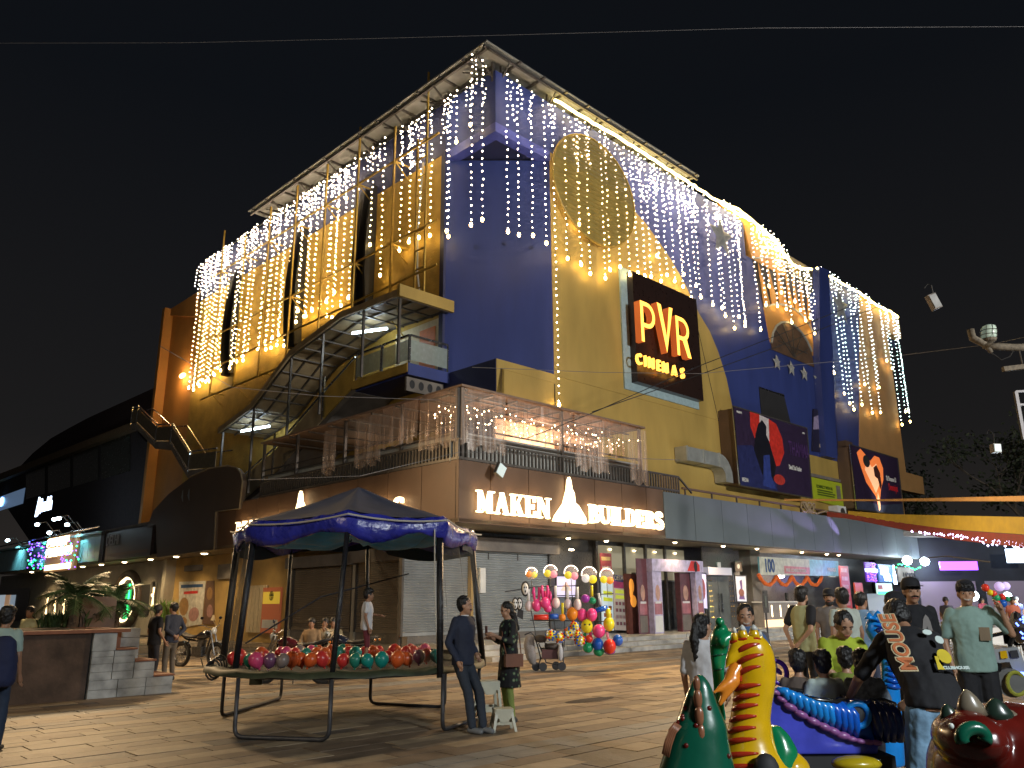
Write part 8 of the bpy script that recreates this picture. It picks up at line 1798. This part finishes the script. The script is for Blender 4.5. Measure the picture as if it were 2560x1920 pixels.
for i, (x, y) in enumerate(((1935, 560), (2090, 560), (2110, 540))):
    c = atd(*t6(x, y), 22); c[2] = 0; ch_ = empty('plastic_chair', c, ['white plastic chair near the far right stalls, leftmost', 'white plastic chair in the middle of the far group', 'white plastic chair behind the others at far right'][i], 'chair', 'white plastic chairs far right')
    F_ = Frame(c, (1, 0, 0), (0, 1, 0)); MB(F_).box(-.22, .22, -.22, .22, .42, .45).build('seat', TC['white'], ch_); MB(F_).box(-.22, .22, .2, .23, .45, .85).build('backrest', TC['white'], ch_)
    for sx_ in (-1, 1):
        for sy_ in (-1, 1): MB(F_).bar((sx_*.19, sy_*.19, .42), (sx_*.23, sy_*.23, 0), .035).build('leg', TC['white'], ch_)
# awning of the food court on the right: yellow cloth roof with red valance
aw = empty('cloth_awning', atd(2400, 1300, 16), 'long yellow cloth awning with dark red scalloped valance and LED beads', 'awning')
m_awy = mat('awning_yellow', (.42, .30, .02), .75, var=.12, bump=.3, bscale=3); m_awr = mat('awning_red', (.20, .02, .015), .75, var=.2, bump=.3, bscale=3)
def A7(x, y, x0_=400, x1_=2212): t = (x-x0_)/(x1_-x0_); return atd(*t7(x, y), 24-9*t)
def strip(m, up, lo, n=24):
    pu = [A7(x, np.interp(x, [q2[0] for q2 in up], [q2[1] for q2 in up])) for x in np.linspace(up[0][0], up[-1][0], n)]; pl2 = [A7(x, np.interp(x, [q2[0] for q2 in lo], [q2[1] for q2 in lo])) for x in np.linspace(lo[0][0], lo[-1][0], n)]
    m.add(pu+pl2+[p+np.array([.02, .05, 0]) for p in pu+pl2], [(i, i+1, n+i+1, n+i) for i in range(n-1)]+[(2*n+i+1, 2*n+i, 3*n+i, 3*n+i+1) for i in range(n-1)])
m = MB(); strip(m, [(590, 470), (1000, 500), (2212, 525), (2500, 535)], [(590, 505), (1000, 570), (1560, 640), (2212, 685), (2500, 700)]); m.build('roof_cloth', m_awy, aw, smooth=True)
m = MB(); strip(m, [(395, 475), (600, 500), (1000, 565), (1560, 645), (2212, 690), (2500, 705)], [(395, 520), (600, 540), (1000, 622), (1560, 735), (2212, 805), (2500, 830)]); m.build('valance', m_awr, aw, smooth=True)
m = MB(); strip(m, [(0, 358), (870, 362), (2212, 330), (2500, 322)], [(0, 376), (870, 378), (2212, 380), (2500, 380)]); o_ = m.build('orange_webbing', mat('webbing_orange', (.48, .27, .08), .7), None); tag(o_, 'long orange webbing strap stretched above the awning', 'strap')
m = MB(); strip(m, [(1240, 905), (1500, 880), (1900, 935)], [(1240, 912), (1500, 890), (1900, 945)]); m.build('tie_line', m_wire, aw)
ml_ = MB()
for k in range(95):
    x = 1130+1100*abs(tpn.random())**.7; yb = np.interp(x, [1130, 1560, 2212], [655, 690, 770]); y = yb+abs(tpn.gauss(0, 42))*(.2+(x-1130)/1100)
    ml_.octa(A7(x, y)-[0, .1, 0], .026)
tag(ml_.build('led_beads', mat('led_lavender', (.8, .7, 1), emit=(.72, .62, 1), estr=7), None, kind='stuff'), 'lavender LED beads dripping along the red awning valance', 'light string')
# dark stall sheds on the far right
fs = MB(); a = A7(1480, 730); 
far = empty('far_stall', atd(2500, 1500, 42)*[1, 1, 0], 'dark row of closed stalls beyond the square on the right', 'stall')
MB().box(22, 60, 50, 54, 0, 6.5).build('wall', mat('far_dark_wall', (.015, .018, .024), .8, var=.5, scale=.6), far); MB().box(21.5, 60, 48.5, 50, 5.2, 5.5).build('canopy', m_conc, far)
for i, (x, z, w_, h_, m_) in enumerate(((25, 3.2, 2.2, .5, m_pur), (29, 3.6, 1.6, .8, m_cy), (33.5, 3.1, 2.6, .4, m_bled), (38, 3.4, 1.8, .6, m_pur), (43, 3.0, 2.4, .5, m_cy))):
    MB().box(x, x+w_, 48.3, 48.4, z, z+h_).build('stall_sign', m_, far); MB().box(x-.6, x+w_+.6, 49.9, 49.99, .2, 2.6).build('stall_opening', mat('stall_interior', (.2, .16, .2), .7, emit=(.30, .26, .38), estr=.10), far)
for i, (x, y, h_, c_, lb) in enumerate(((2378, 28, 160, (.10, .10, .14), 'far person in dark clothes between the cap man and the waving man'), (2510, 31, 200, (.35, .35, .4), 'far person in grey white top left of the orange one'), (2556, 33, 150, (.05, .06, .15), 'far person in navy top at the right picture edge'), (2470, 36, 190, (.3, .05, .08), 'tiny far person in red top below the balloon cluster'))):
    person(lb, (x, 1600), y, 1.66, h_, cloth('far%d' % i, c_), darkj, vox=.034, face=False)
# bare dark trees
m_bark = mat('dusty_bark', (.07, .06, .05), .9, var=.3); m_leafd = mat('night_foliage', (.03, .042, .024), .8, var=.5, scale=8)
def tree(x, y, H, seed, lb, leafy=1):
    rr = random.Random(seed); rt = empty('tree', (x, y, 0), lb, 'tree', 'dark trees beyond the building'); tw = MB(); lf = MB()
    def br(p, d, L_, r, lev):
        P = [p]; 
        for k in range(4): d = d+np.array([rr.uniform(-.18, .18), rr.uniform(-.18, .18), rr.uniform(-.02, .12)]); d /= np.linalg.norm(d); P.append(P[-1]+d*L_/4)
        tw.tube(P, [r*(1-.14*k) for k in range(5)], 5)
        if lev == 0:
            for k in range(int(16*leafy)):
                c = P[-1]+np.array([rr.gauss(0, .7), rr.gauss(0, .7), rr.gauss(0, .5)]); a = np.array([rr.uniform(-1, 1) for _ in range(3)]); b = np.cross(a, [rr.random(), rr.random(), 1]); a = a/np.linalg.norm(a)*.18; b = b/(np.linalg.norm(b)+.01)*.12
                lf.add([c-a, c-b, c+a, c+b], [(0, 1, 2, 3)])
            return
        for k in range(3 if lev > 1 else 4): n_ = d+np.array([rr.uniform(-.9, .9), rr.uniform(-.9, .9), rr.uniform(-.1, .5)]); br(P[2+k % 3], n_/np.linalg.norm(n_), L_*.68, r*.55, lev-1)
    br(np.array([x, y, 0.]), np.array([0, 0, 1.]), H*.42, .28, 4)
    tw.build('trunk', m_bark, rt); lf.build('crown', m_leafd, rt, kind='stuff', recalc=False)
tree(39, 58, 15, 3, 'dark tree just right of the building end', 1.2); tree(46, 60, 17, 8, 'taller dark tree behind the lamp post', 1.3); tree(53, 56, 14, 13, 'dark tree at the right picture edge', 1.2); tree(34, 70, 13, 21, 'dark tree low behind the tan wall', 1)
# lamp post with caged bulkhead light
lpst = empty('lamp_post', atd(2580, 1400, 20)*[1, 1, 0], 'rusty lamp post arm with an unlit caged globe at the right edge', 'lamp post')
cr9 = crop(2200, 650, 360/995)
L9 = lambda x, y, d=20: atd(*cr9(x, y), d)
MB().tube([L9(770, 640), L9(735, 590), L9(640, 540), L9(625, 480)], [.05, .09, .10, .09], 8).build('arm_end', mat('rusty_pipe', (.13, .11, .08), .8, var=.4, scale=12, bump=.5), lpst, smooth=True)
MB().tube([L9(720, 590), L9(820, 600), L9(940, 605), L9(1060, 600)], .10, 8).build('arm', MATS['rusty_pipe'], lpst, smooth=True)
pb2 = L9(1045, 600); MB().tube([pb2, pb2*[1, 1, 0]], .11, 8).build('pole', MATS['rusty_pipe'], lpst)
m = MB(); m.loft([ellr(L9(750, y), r, r, 14) for y, r in ((545, .15), (530, .19), (480, .19), (460, .16), (450, .08))]); gb = m.build('globe', mat('frosted_globe_glow', (.42, .52, .45), .25, emit=(.3, .42, .34), estr=.22), lpst, smooth=True)  # faint glow put into the unlit globe's material
m = MB(); m.loft([ellr(L9(752, y), r, r, 14) for y, r in ((575, .07), (562, .17), (545, .19))]); m.build('globe_base', MATS['rusty_pipe'], lpst)
m = MB()
for k in range(8): a = k*math.pi/4; m.tube([L9(750, y)+np.array([r*math.cos(a), r*math.sin(a), 0]) for y, r in ((545, .20), (500, .205), (462, .17), (448, .0))], .009, 4)
for y in (520, 490): m.tube([L9(750, y)+np.array([.205*math.cos(a), .205*math.sin(a), 0]) for a in np.linspace(0, 6.28, 13)[:-1]], .009, 4, closed=True)
m.build('wire_cage', m_steel, lpst)
MB().bar(L9(850, 755), L9(1020, 735), .12).build('tube_fitting', MATS['rusty_pipe'], lpst); MB().tube([L9(955, 595), L9(985, 720)], .015).build('hanger', m_steel, lpst); MB().tube([L9(770, 640), L9(840, 690), L9(900, 665), L9(925, 620)], .012).build('loose_wire', m_wire, lpst)
m = MB(); m.bar(L9(935, 910, 22), L9(995, 1240, 22), .09); m.bar(L9(935, 910, 22), L9(1040, 905, 22), .06); m.bar(L9(960, 1000, 22), L9(1050, 1000, 22), .06); tag(m.build('mast_frame', m_pole, None), 'dark steel mast frame at the right edge below the lamp post', 'mast')
# hanging flood boxes
def hangbox(pts, c, sz, d, lb, mt, rot):
    r = empty('hanging_floodlight', L9(*c, d), lb, 'floodlight', 'small floodlights hung on wires'); MB().tube([L9(x, y, d) for x, y in pts], .012, 5).build('cable', m_wire if True else 0, r)
    cc = L9(*c, d); w_, h_ = sz; ca, sa = math.cos(rot), math.sin(rot); F_ = Frame(cc, (ca, 0, sa), (0, 1, 0), (-sa, 0, ca)); MB(F_).box(-w_, w_, -.08, .08, -h_, h_).build('case', m_steel, r); MB(F_).box(-w_*.85, w_*.85, -.10, -.081, -h_*.85, h_*.85).build('glass', mt, r)
hangbox([(305, 195), (330, 165), (355, 175), (370, 240)], (370, 290), (.10, .19), 18, 'tilted floodlight box hanging on a wire in the dark sky', mat('dull_lens', (.35, .37, .38), .3), .35)
hangbox([(735, 1200), (750, 1175), (785, 1200), (788, 1270)], (798, 1303), (.085, .10), 18, 'square white floodlight box hanging lower in the sky at right', mat('white_lens', (.6, .7, .7), .3, emit=(.5, .65, .65), estr=.35), -.05)
c = PR.w((1.9, .5, 0)); p_ = onpl(1250, 1176, PR.w((0, .4, 0)), PR.y); F_ = Frame(p_, U*math.cos(-.5)+ZZ*math.sin(-.5), -V, ZZ*math.cos(.5)+U*math.sin(.5)); r = empty('fascia_floodlight', p_, 'small white floodlight box tilted above the MAKEN letters', 'floodlight'); MB(F_).box(-.17, .17, -.06, .06, -.2, .2).build('case', m_steel, r); MB(F_).box(-.15, .15, .06, .08, -.18, .18).build('glass', MATS['white_lens'], r)
# ---------------- wires across the scene
def wire(lb, pts, r=.012, m_=None):
    tag(MB().tube([atd(x, y, d) for x, y, d in pts], r, 4).build('overhead_wire', m_ or m_wire, None), lb, 'wire', 'wires across the scene')
m_gw2 = mat('grey_wire', (.16, .16, .17), .6)
wire('long pale wire across the top of the sky', [(-40, 108, 20), (450, 107, 20), (900, 97, 20), (1250, 88, 20), (1900, 70, 20), (2640, 66, 24)], .006, m_gw2)
wire('upper of two black cables rising from the terrace to the right', [(1320, 1095, 22), (1475, 1035, 24), (1740, 918, 26), (1940, 840, 26), (2180, 744, 28)], .014)
wire('lower of two black cables rising from the terrace to the right', [(1480, 1030, 24), (1640, 975, 26), (1745, 938, 26), (1940, 868, 26), (2200, 764, 30)], .014)
wire('thin grey wire crossing below the cinema sign to the lamp post', [(1180, 918, 24), (1500, 931, 24), (1750, 934, 24), (2240, 890, 24), (2480, 860, 20), (2600, 835, 18)], .008, m_gw2)
wire('thin wire crossing the left stair', [(400, 865, 22), (580, 968, 22), (800, 990, 22), (1100, 1000, 22)], .009, m_gw2)
wire('thin cable sloping down to the terrace corner from the left', [(620, 1200, 21), (900, 1190, 20.5), (1150, 1130, 22), (1700, 1150, 22)], .008, m_gw2)
